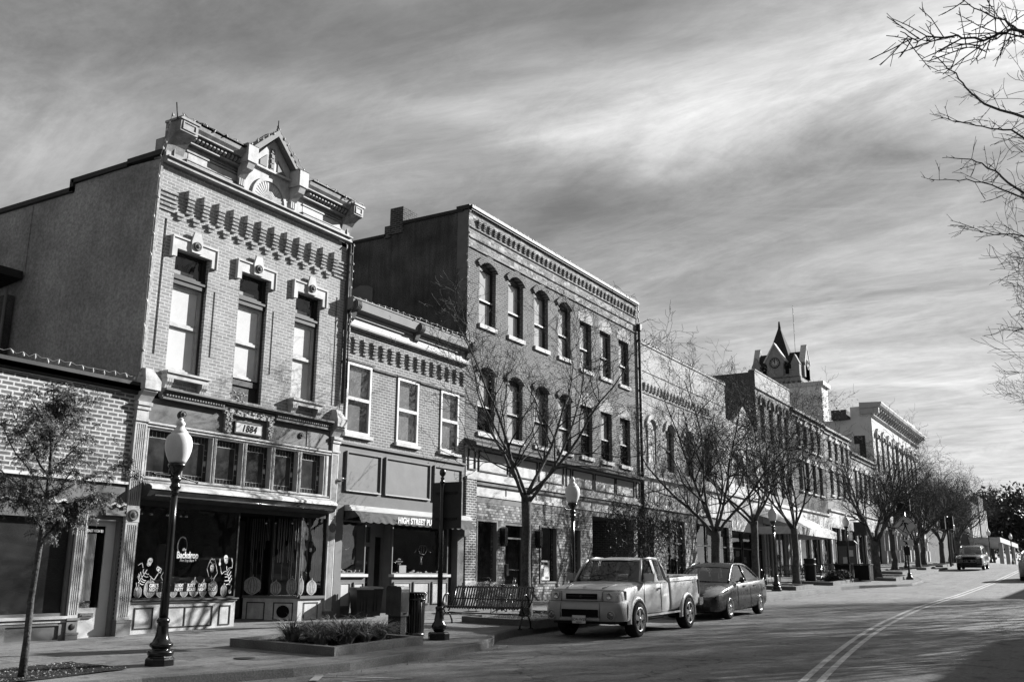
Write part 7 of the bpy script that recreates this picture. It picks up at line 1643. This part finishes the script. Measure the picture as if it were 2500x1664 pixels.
for x in AX:
    for s_ in (-1, 1):
        g = MB(); n = 18; a0, a1 = radians(-8), radians(188); prev = None
        for k in range(n+1):
            t = a0+(a1-a0)*k/n; cs, sn = cos(t), sin(t); sec = [(R*1.13, W_-.02), (R*1.14, W_+.04), (R*1.24, W_+.045), (R*1.37, W_+.015), (R*1.42, W_-.015)]
            row = len(g.v); g.v += [(x+r_q*cs*(1.0), s_*yq, R*.98+r_q*sn*.98) for r_q, yq in sec]
            if prev is not None:
                for j in range(4): g.f.append([prev+j, prev+j+1, row+j+1, row+j]); g.sm.append(True)
            prev = row
        g.build('fender_flare', M['truck'], pk)
        g = MB(); m_ = 14; g.path([(x+R*1.12*cos(pi*k/m_), s_*(W_-.1), R+R*1.12*sin(pi*k/m_)) for k in range(m_+1)], .05, 6); g.build('arch_liner', M['black'], pk)
# front end
g = MB(); bump = [(-.09, .36), (-.13, .42), (-.145, .53), (-.14, .62), (-.11, .71), (-.03, .765)]
ys = [-.90, -.86, -.72, -.45, 0, .45, .72, .86, .90]; sw = [.40, .16, .05, .01, 0, .01, .05, .16, .40]
rows = []
for y, s_ in zip(ys, sw): rows.append(len(g.v)); g.v += [(x+s_, y, z) for x, z in bump]
for a, b in zip(rows, rows[1:]):
    for j in range(5): g.f.append([a+j, b+j, b+j+1, a+j+1]); g.sm.append(True)
for s_ in (-1, 1): g.quad((.31, s_*.90, .36), (.50, s_*.903, .42), (.50, s_*.903, .765), (.37, s_*.90, .765))
bp = g.build('front_bumper', M['trucktrim'], pk)
g = MB(); g.box(-.155, -.10, -.42, .42, .45, .60); g.build('lower_air_intake', M['void'], bp)
g = MB(); g.box(-.165, -.13, -.46, .46, .385, .43); g.tube((-.155, -.24, .41), (-.175, -.24, .41), .03, n=8); g.tube((-.155, .24, .41), (-.175, .24, .41), .03, n=8); g.build('bumper_lip', M['trucktrim'], bp)
for s_ in (-1, 1): g = MB(); g.lathe((-.085, s_*.69, .48), [(.075, .03), (.08, -.025), (.06, -.035), (.001, -.03)], 16, axis='x'); g.build('fog_lamp', M['lamplens'], bp)
for s_ in (-1, 1): g = MB(); g.lathe((-.09, s_*.69, .48), [(.10, .02), (.10, -.022), (.08, -.03), (.08, .02)], 16, axis='x', cap=False); g.build('fog_lamp_ring', M['trucktrim'], bp)
g = MB(); g.box(-.19, -.175, -.155, .155, .32, .48); lp = g.build('licence_plate', M['white'], bp)
def plate_text(txt, x, z, size, parent, ysgn=-1, y0=0):
    cu = bpy.data.curves.new('t', 'FONT'); cu.body = txt; cu.size = size; cu.align_x = 'CENTER'; cu.offset = .001
    to = bpy.data.objects.new('t', cu); C.objects.link(to); bpy.context.view_layer.update(); me = bpy.data.meshes.new_from_object(to.evaluated_get(bpy.context.evaluated_depsgraph_get())); bpy.data.objects.remove(to)
    for v in me.vertices: a, b, c = v.co; v.co = (x-.001, y0-a*1.0, z+b)
    me.materials.clear(); me.materials.append(M['black']); me.name = 'plate_lettering'; ob = bpy.data.objects.new('plate_lettering', me); C.objects.link(ob); ob.parent = parent
plate_text('6DA-W29', -.191, .375, .078, lp); plate_text('MISSOURI', -.191, .335, .03, lp)
g = MB(); rows = []
for y, dx in ((-.46, .02), (-.25, 0), (0, -.005), (.25, 0), (.46, .02)): rows.append(len(g.v)); g.v += [(-.03+dx, y, .755), (-.05+dx, y, .78), (-.035+dx, y, .93), (.0+dx, y, .975)]
for a, b in zip(rows, rows[1:]):
    for j in range(3): g.f.append([a+j, b+j, b+j+1, a+j+1]); g.sm.append(True)
gr = g.build('grille_surround', M['truck'], pk)
g = MB(); g.box(-.066, -.03, -.36, .36, .80, .915); g.build('grille', M['void'], gr)
g = MB(); g.box(-.072, -.05, -.32, .32, .86, .875); g.lathe((-.07, 0, .86), [(.032, .01), (.036, -.01), (.001, -.014)], 12, axis='x'); g.build('grille_bar', M['dark'], gr)
g = MB(); g.path([(.09, -.035, 1.035), (.06, 0, 1.028), (.09, .035, 1.035)], .006, 4); g.path([(.12, -.035, 1.042), (.15, 0, 1.05), (.12, .035, 1.042)], .006, 4); g.build('hood_badge', M['chrome'], pk)
for s_ in (-1, 1):
    g = MB(); v = [(-.05, s_*.49, .775), (.05, s_*.80, .775), (.27, s_*.888, .785), (-.03, s_*.49, .955), (.08, s_*.80, .97), (.29, s_*.885, .975)]
    g.add(v, [(0, 1, 4, 3), (1, 2, 5, 4)]); hl = g.build('headlight', M['carglass2'], pk)
    g = MB(); g.add([(x+.045, y*.985, z) for x, y, z in v], [(0, 1, 4, 3), (1, 2, 5, 4)]); g.build('lamp_housing', M['midtrim'], hl)
    g = MB(); g.lathe((-.005, s_*.62, .87), [(.062, .02), (.066, -.02), (.05, -.005), (.001, .01)], 14, axis='x'); g.lathe((.055, s_*.755, .87), [(.045, .03), (.048, -.015), (.03, 0), (.001, .01)], 12, axis='x'); g.build('lamp_reflector', M['chrome'], hl)
g = MB(); g.path([(-.02, -.80, .985), (-.012, 0, .995), (-.02, .80, .985)], .006, 4)
for s_ in (-1, 1): g.path([(-.03, s_*.485, .765), (-.02, s_*.485, .96), (.06, s_*.80, .985), (.27, s_*.878, .99)], .006, 4); g.path([(-.12, s_*.45, .74), (-.15, s_*.46, .56), (-.13, s_*.46, .40)], .005, 4)
g.path([(-.105, -.86, .765), (-.09, 0, .768), (-.105, .86, .765)], .007, 4); g.build('panel_gap', M['black'], pk)
# hood creases
g = MB(); 
for s_ in (-1, 1): g.path([(.12, s_*.42, 1.02), (.5, s_*.50, 1.073), (1.1, s_*.56, 1.105)], .022, 6)
g.build('hood_crease', M['truck'], pk)
# cab
A = dict(bf=(1.20, .80, 1.115), tf=(1.62, .66, 1.60), tb=(2.48, .665, 1.61), bb=(2.70, .80, 1.12), tB=(2.08, .668, 1.70), bB=(2.10, .815, 1.12))
def P3(k, s_): x, y, z = A[k]; return (x, s_*y, z)
g = MB()
for s_ in (-1, 1):
    g.path([P3('bf', s_), (1.43, s_*.735, 1.42), P3('tf', s_)], [.034, .028, .03], 6); g.path([P3('tb', s_), (2.61, s_*.74, 1.42), P3('bb', s_)], [.034, .034, .045], 6)
    g.path([P3('tf', s_), (2.06, s_*.668, 1.635), P3('tb', s_)], .032, 6); g.path([P3('bf', s_), P3('bb', s_)], .02, 6)
    g.add([(2.02, s_*.675, 1.62), (2.16, s_*.675, 1.62), (2.22, s_*.82, 1.11), (2.02, s_*.82, 1.11), (2.02, s_*.65, 1.62), (2.16, s_*.65, 1.62), (2.22, s_*.78, 1.11), (2.02, s_*.78, 1.11)], [(0, 1, 2, 3), (7, 6, 5, 4), (0, 3, 7, 4), (1, 5, 6, 2)])
    # lower rear quarter panel
    g.add([(2.60, s_*.80, 1.10), (2.72, s_*.80, 1.10), (2.55, s_*.68, 1.595), (2.44, s_*.69, 1.595)], [(0, 1, 2, 3)])
g.build('cab_pillars', M['truck'], pk)
g = MB()
for s_ in (-1, 1): g.add([(2.0, s_*.645, 1.61), (2.18, s_*.645, 1.61), (2.24, s_*.775, 1.11), (2.0, s_*.775, 1.11)], [(0, 1, 2, 3)]); g.add([(2.42, s_*.655, 1.595), (2.54, s_*.655, 1.595), (2.72, s_*.77, 1.12), (2.58, s_*.77, 1.12)], [(0, 1, 2, 3)]); g.quad((1.2, s_*.76, 1.115), (2.7, s_*.76, 1.115), (2.7, s_*.70, 1.17), (1.2, s_*.70, 1.17))
g.box(1.7, 2.5, -.6, .6, 1.58, 1.589); g.build('cab_lining', M['black'], pk)
g = MB(); nx, ny = 8, 8
for i in range(nx+1):
    for j in range(ny+1):
        x = 1.62+(2.54-1.62)*i/nx; y = -.675+1.35*j/ny; z = 1.645-.05*(abs(y)/.675)**3-.06*((x-2.1)/.46)**2*.9+.012; g.v.append((x, y, z))
for i in range(nx):
    for j in range(ny): a = i*(ny+1)+j; g.f.append([a, a+ny+1, a+ny+2, a+1]); g.sm.append(True)
n0 = len(g.v); g.box(1.66, 2.5, -.64, .64, 1.59, 1.60); g.build('roof', M['truck'], pk)
g = MB(); g.quad((1.22, -.77, 1.13), (1.22, .77, 1.13), (1.65, .64, 1.59), (1.65, -.64, 1.59)); ws = g.build('windscreen', M['carglass'], pk)
g = MB(); g.path([(1.20, -.1, 1.135), (1.30, -.6, 1.2)], .008, 4); g.path([(1.20, .5, 1.135), (1.29, .02, 1.2)], .008, 4); g.build('wiper', M['black'], ws)
g = MB(); g.quad((2.55, -.62, 1.55), (2.55, .62, 1.55), (2.70, .72, 1.15), (2.70, -.72, 1.15)); g.build('rear_window', M['carglass'], pk)
for s_ in (-1, 1):
    g = MB(); g.quad((1.30, s_*.80, 1.13), (2.0, s_*.815, 1.13), (2.0, s_*.68, 1.585), (1.68, s_*.68, 1.58)); g.build('side_window', M['carglass'], pk)
    g = MB(); g.quad((2.26, s_*.812, 1.15), (2.56, s_*.80, 1.15), (2.42, s_*.69, 1.565), (2.19, s_*.69, 1.575)); g.build('quarter_window', M['carglass'], pk)
    g = MB(); g.path([(1.34, s_*.80, 1.14), (1.66, s_*.70, 1.60), (2.0, s_*.69, 1.575), (2.02, s_*.82, 1.13)], .012, 4); g.build('window_seal', M['black'], pk)
    g = MB(); g.prism([(1.34, 1.16), (1.52, 1.16), (1.55, 1.20), (1.55, 1.30), (1.50, 1.335), (1.36, 1.33), (1.33, 1.28)], s_*.86, s_*1.0, 'y') if 0 else g.box(1.36, 1.44, s_*.84, s_*1.07, 1.14, 1.31); g.box(1.345, 1.365, s_*.86, s_*1.06, 1.15, 1.30); g.path([(1.38, s_*.80, 1.15), (1.4, s_*.9, 1.17)], .03, 5)
    mr = g.build('wing_mirror', M['truck' if s_ < 0 else 'trucktrim'], pk)
    g = MB(); g.box(2.06, 2.16, s_*.862, s_*.895, .955, .995); g.build('door_handle', M['chrome'], pk)
    g = MB(); yy = s_*(W_+.003)
    for P in ([(1.30, yy, .46), (1.28, yy, 1.08)], [(2.24, yy, .46), (2.22, yy, 1.1)], [(1.30, yy, .46), (2.24, yy, .46)], [(1.25, yy*.998, 1.085), (4.70, yy*.985, 1.12)]): g.path(P, .006, 4)
    g.build('panel_gap', M['dark'], pk)
    g = MB(); g.box(1.28, 3.36, s_*(W_-.02), s_*(W_+.015), .40, .44); g.build('sill_trim', M['truck'], pk)
g = MB(); g.box(4.72, 4.755, -.80, .80, .70, 1.2); g.build('tailgate', M['truck'], pk)
g = MB(); g.prism([(4.70, .50), (4.90, .52), (4.93, .58), (4.93, .66), (4.88, .69), (4.70, .69)], -.88, .88, 'y'); g.build('rear_bumper', M['chrome'], pk)
for s_ in (-1, 1):
    g = MB(); g.box(4.66, 4.76, s_*.76, s_*.868, .78, 1.12); g.build('tail_light', M['dark'], pk)
    g = MB(); g.box(2.8, 4.70, s_*.78, s_*.845, 1.218, 1.245); g.build('bed_rail', M['trucktrim' if s_ > 0 else 'truck'], pk)
    g = MB(); g.box(AX[1]+.40, AX[1]+.42, s_*.60, s_*.86, .16, .50); g.box(AX[0]+.40, AX[0]+.42, s_*.62, s_*.86, .2, .46); g.build('mud_flap', M['black'], pk)
cu = bpy.data.curves.new('t', 'FONT'); cu.body = '4x4'; cu.size = .15; cu.shear = .2; cu.offset = .002; to = bpy.data.objects.new('t', cu); C.objects.link(to); bpy.context.view_layer.update(); me = bpy.data.meshes.new_from_object(to.evaluated_get(bpy.context.evaluated_depsgraph_get())); bpy.data.objects.remove(to)
for v in me.vertices: a, b, c = v.co; v.co = (4.30+a*1.1, -W_-.008, 1.03+b)
me.materials.clear(); me.materials.append(M['light']); ob = bpy.data.objects.new('badge_lettering', me); C.objects.link(ob); ob.parent = pk
wheelset(pk, AX, .80, R, .25, 'rim', 5)
def seats(rt, x, w, z, n=2, rows=1, dz=.62):
    for s_ in ((-1, 1) if n == 2 else (0,)):
        g = MB(); y = s_*w; g.prism([(x, z), (x+.14, z), (x+.26, z+dz-.12), (x+.16, z+dz-.1)], y-.22, y+.22, 'y'); g.prism([(x+.17, z+dz-.1), (x+.25, z+dz-.1), (x+.28, z+dz+.06), (x+.2, z+dz+.07)], y-.12, y+.12, 'y'); g.build('seat', M['dark'], rt)
seats(pk, 1.95, .38, 1.0, dz=.58)
g = MB(); g.lathe((1.62, .38, 1.2), [(.165, -.012), (.18, 0), (.165, .012), (.15, 0), (.165, -.012)], 20, axis='x', cap=False); g.box(1.63, 1.65, .22, .54, 1.19, 1.21); g.build('steering_wheel', M['black'], pk)
g = MB(); g.box(1.3, 1.55, -.72, .72, 1.08, 1.14); g.build('dashboard', M['black'], pk)
g = MB(); g.tube((1.15, .78, 1.12), (1.05, .80, 2.0), .004, n=4); g.tube((2.2, -.88, 1.12), (2.2, -.88, 1.12), .01, n=4); g.build('aerial', M['black'], pk)

def patch(body, cond, name, mat, rt, off=.006):
    bm = bmesh.new(); bm.from_mesh(body.data); bm.normal_update()
    bmesh.ops.triangulate(bm, faces=bm.faces); bmesh.ops.subdivide_edges(bm, edges=[e for e in bm.edges if e.calc_length() > .05], cuts=2, use_grid_fill=True); bmesh.ops.triangulate(bm, faces=bm.faces); bm.normal_update()
    kill = [f for f in bm.faces if not cond(f.calc_center_median())]; nr = {v.index: v.normal.copy() for v in bm.verts}
    bm.verts.ensure_lookup_table()
    for v in bm.verts: v.co += v.normal*off
    bmesh.ops.delete(bm, geom=kill, context='FACES'); me = bpy.data.meshes.new(name); bm.to_mesh(me); bm.free(); me.materials.append(mat)
    for p in me.polygons: p.use_smooth = True
    ob = bpy.data.objects.new(name, me); C.objects.link(ob); ob.parent = rt; return ob
# ---------------- smooth-bodied cars
def smoothcar(name, label, cat, loc, rz, S_, mat, spec, group=None):
    rt = thing(name, label, cat, loc, rz, group, local=True)
    body = loft(spec['st'], 'body', M[mat], rt, 3); R = spec['R']; W = spec['W']
    bool_cut(body, archcut(spec['ax'][0], R*.96, W-.03)+archcut(spec['ax'][1], R*.96, W-.03))
    for p in body.data.polygons: p.use_smooth = True
    hb = spec['hb']
    def inhl(c, s_): return c.x < hb[1] and abs(c.y) > hb[2] and c.y*s_ > 0 and hb[3]+.16*c.x < c.z < hb[4]+.20*c.x and c.x < hb[1]-(.5*abs(c.z-hb[5]))
    for s_ in (-1, 1): patch(body, lambda c: inhl(c, s_), 'headlight', M['lampbright'], rt)
    patch(body, lambda c: c.x < .3 and abs(c.y) < hb[6] and hb[7] < c.z < hb[8], 'grille', M['void'], rt)
    patch(body, lambda c: c.x < .4 and abs(c.y) < hb[6]*1.9 and hb[9] < c.z < hb[10], 'lower_air_intake', M['black'], rt, .004)
    g = MB(); a, b = spec['ax']; g.box(.35, spec['L']-.3, -W*.78, W*.78, .18, .30)
    g.box(a-.33, a+.33, -W*.62, W*.62, .2, .72); g.box(b-.33, b+.33, -W*.62, W*.62, .2, .72); g.build('underbody', M['black'], rt)
    q = spec['gh']       # front base, front top, rear top, rear base : (x, halfwidth, z)
    bf, tf, tm, tb, bb = q
    side = smoothpath([bf, tf, tm, tb, bb], 6)
    g = MB()
    for s_ in (-1, 1): g.path([(x, s_*y, z) for x, y, z in side], .032, 6); mx = (tf[0]+tb[0])/2; g.path([(mx+.08, s_*(tm[1]+.0), tm[2]-.01), (mx+.12, s_*(bf[1]+.02), bf[2])], .028, 6)
    g.build('cab_pillars', M[mat], rt)
    g = MB(); n = len(side); i0 = 5; i1 = n-6; rows = []
    for (x, y, z) in side[i0:i1+1]: rows.append(len(g.v)); g.v += [(x, y*t, z+.035*(1-t*t)+.01) for t in (-1, -.7, -.35, 0, .35, .7, 1)]
    for a_, b_ in zip(rows, rows[1:]):
        for k in range(6): g.f.append([a_+k, a_+k+1, b_+k+1, b_+k]); g.sm.append(True)
    g.build('roof', M[mat], rt)
    def pane(idx0, idx1, nm):
        g = MB(); rows = []
        for (x, y, z) in side[idx0:idx1+1]: rows.append(len(g.v)); g.v += [(x, y*t*.97, z+.03*(1-t*t)) for t in (-1, -.6, 0, .6, 1)]
        for a_, b_ in zip(rows, rows[1:]):
            for k in range(4): g.f.append([a_+k, a_+k+1, b_+k+1, b_+k]); g.sm.append(True)
        return g.build(nm, M['carglass'], rt)
    pane(0, 6, 'windscreen'); pane(n-7, n-1, 'rear_window')
    for s_ in (-1, 1):
        g = MB(); top = [p for p in side if p[2] > bf[2]+.02]
        for a_, b_ in zip(side, side[1:]): g.quad((a_[0], s_*a_[1]*.985, a_[2]), (b_[0], s_*b_[1]*.985, b_[2]), (b_[0], s_*(bf[1]+.02), bf[2]-.01), (a_[0], s_*(bf[1]+.02), bf[2]-.01))
        g.build('side_window', M['carglass'], rt)
        g = MB(); yy = s_*(W*.955); g.path([(bf[0]+.25, s_*(bf[1]+.03), bf[2]-.005), (bb[0]-.05, s_*(bb[1]+.03), bb[2]+.0)], .008, 4); g.build('belt_trim', M['chrome'], rt)
        g = MB(); x = bf[0]+.42; g.lathe((x, s_*(W+.10), bf[2]+.06), [(.02, -.07), (.07, -.05), (.09, 0), (.07, .05), (.02, .07)], 12, axis='y'); g.path([(x, s_*(W-.08), bf[2]), (x, s_*(W+.05), bf[2]+.03)], .025, 5); g.build('wing_mirror', M[mat], rt)
        for hx_ in (spec['dh']): g = MB(); g.box(hx_, hx_+.16, s_*(W*.985), s_*(W*.985+.03), spec['st'][6][4]-.10, spec['st'][6][4]-.07); g.build('door_handle', M['chrome'], rt)
        g = MB(); yy = s_*(W+.002); zt = bf[2]-.06; mx = (tf[0]+tb[0])/2+.12
        for xx in (bf[0]+.35, mx, bb[0]-.25): g.path([(xx, yy, .32), (xx, yy, .55), (xx-.01, yy*.99, zt-.05), (xx, yy*.95, zt)], .005, 4)
        g.build('panel_gap', M['black'], rt)
        g = MB(); v = spec['tl']; g.add([(x, s_*y, z) for x, y, z in v], [tuple(range(len(v)))]); g.build('tail_light', M['midtrim'], rt)
    gr = spec['grille']
    g = MB()
    for t in (.25, .5, .75): z = gr[2]+(gr[3]-gr[2])*t; g.tube((gr[0]-.005+.05*t, -gr[1], z), (gr[0]-.005+.05*t, gr[1], z), .008, n=4)
    g.build('grille_bar', M['chrome'], rt)
    seats(rt, bf[0]+.95, .36, .55, dz=.62); seats(rt, bf[0]+1.85, .36, .55, dz=.55)
    g = MB(); g.lathe((bf[0]+.72, .36, .93), [(.16, -.012), (.175, 0), (.16, .012), (.145, 0), (.16, -.012)], 18, axis='x', cap=False); g.build('steering_wheel', M['black'], rt)
    g = MB(); g.box(spec['L']-.02, spec['L']+.0, -.155, .155, .55, .66); g.build('licence_plate', M['paper'], rt)
    wheelset(rt, spec['ax'], W-.105, R, .21, 'rim', 7 if name == 'sedan' else 5); return rt
M['lampbright'] = paint('clear_headlamp', .5, .12, .6, 1)
SED = dict(hb=(0, .85, .46, .60, .74, .70, .33, .44, .60, .26, .36), L=4.82, W=.90, R=.325, ax=(.95, 3.73), dh=(2.15, 3.1), zi=.30,
    st=[(0.0, .58, .30, .42, .58, .62, .7), (.05, .72, .24, .42, .62, .67, .72), (.18, .81, .21, .44, .68, .74, .75), (.45, .87, .20, .46, .76, .83, .78), (.9, .90, .20, .48, .84, .91, .8), (1.35, .90, .20, .48, .90, .965, .84), (1.9, .90, .20, .48, .93, .955, .9), (2.8, .90, .20, .49, .95, .965, .9), (3.5, .90, .20, .50, .97, .985, .88), (4.1, .885, .22, .52, .98, 1.02, .8), (4.5, .85, .26, .54, .96, 1.03, .75), (4.74, .76, .32, .56, .92, 1.0, .7), (4.82, .62, .40, .56, .84, .90, .7)],
    gh=[(1.30, .74, .96), (2.02, .61, 1.38), (2.55, .59, 1.44), (3.35, .60, 1.37), (4.15, .70, 1.02)],
    hl=[(.20, .56, .62), (.30, .78, .64), (.62, .875, .74), (.75, .84, .83), (.50, .72, .80), (.28, .60, .72)],
    tl=[(4.62, .66, .78), (4.66, .84, .80), (4.5, .87, .94), (4.6, .72, .96)], grille=(-.01, .32, .44, .60))
SUVS = dict(hb=(0, .60, .50, .84, .97, .90, .44, .66, .88, .36, .50), L=4.6, W=.92, R=.35, ax=(.88, 3.55), dh=(2.1, 3.0), zi=.36,
    st=[(0.0, .66, .36, .55, .86, .92, .75), (.06, .78, .30, .55, .90, .97, .78), (.2, .86, .28, .56, .95, 1.02, .8), (.5, .90, .28, .58, 1.0, 1.07, .82), (.9, .92, .28, .60, 1.03, 1.11, .84), (1.3, .92, .28, .60, 1.06, 1.13, .86), (1.9, .92, .28, .60, 1.08, 1.10, .9), (2.8, .92, .28, .60, 1.10, 1.12, .9), (3.6, .92, .28, .60, 1.12, 1.14, .9), (4.2, .91, .30, .62, 1.13, 1.15, .9), (4.5, .87, .36, .64, 1.10, 1.13, .88), (4.6, .80, .42, .64, 1.0, 1.04, .88)],
    gh=[(1.15, .76, 1.10), (1.75, .68, 1.60), (2.5, .66, 1.70), (3.9, .66, 1.62), (4.42, .76, 1.15)],
    hl=[(.02, .55, .84), (.12, .80, .84), (.40, .905, .90), (.42, .89, .98), (.15, .78, .96), (.04, .58, .95)],
    tl=[(4.55, .66, .95), (4.56, .86, .9), (4.48, .88, 1.12), (4.52, .7, 1.13)], grille=(-.015, .42, .66, .90))
SX, SY = 25.55, 9.72
o = smoothcar('sedan', 'dark four-door sedan parked behind the silver pickup', 'car', (SX, SY, T(SX+1)-.02), 0, 1, 'sedan', SED); o.rotation_euler = (0, -frame_on_road(26.5, 2.8), 0)
o = smoothcar('suv', 'dark sport utility car coming over the crest toward the camera', 'car', (78.2, 8.2, T(78.2)+.02), .02, 1, 'suv', SUVS); o.rotation_euler = (0, -frame_on_road(79, 3), 0)
sv2 = dup(o, (66.0, 3.1, T(63.5)), None, 'silver-grey sport utility car cut off by the right edge of the picture'); sv2.rotation_euler = (0, frame_on_road(62, 3), pi)
M['suv2'] = paint('grey_suv_paint', .3, .3, .4, .8)
for c_ in ALL():
    if c_.parent == sv2 and c_.data and c_.data.materials and c_.data.materials[0] == M['suv']: c_.data = c_.data.copy(); c_.data.materials[0] = M['suv2']
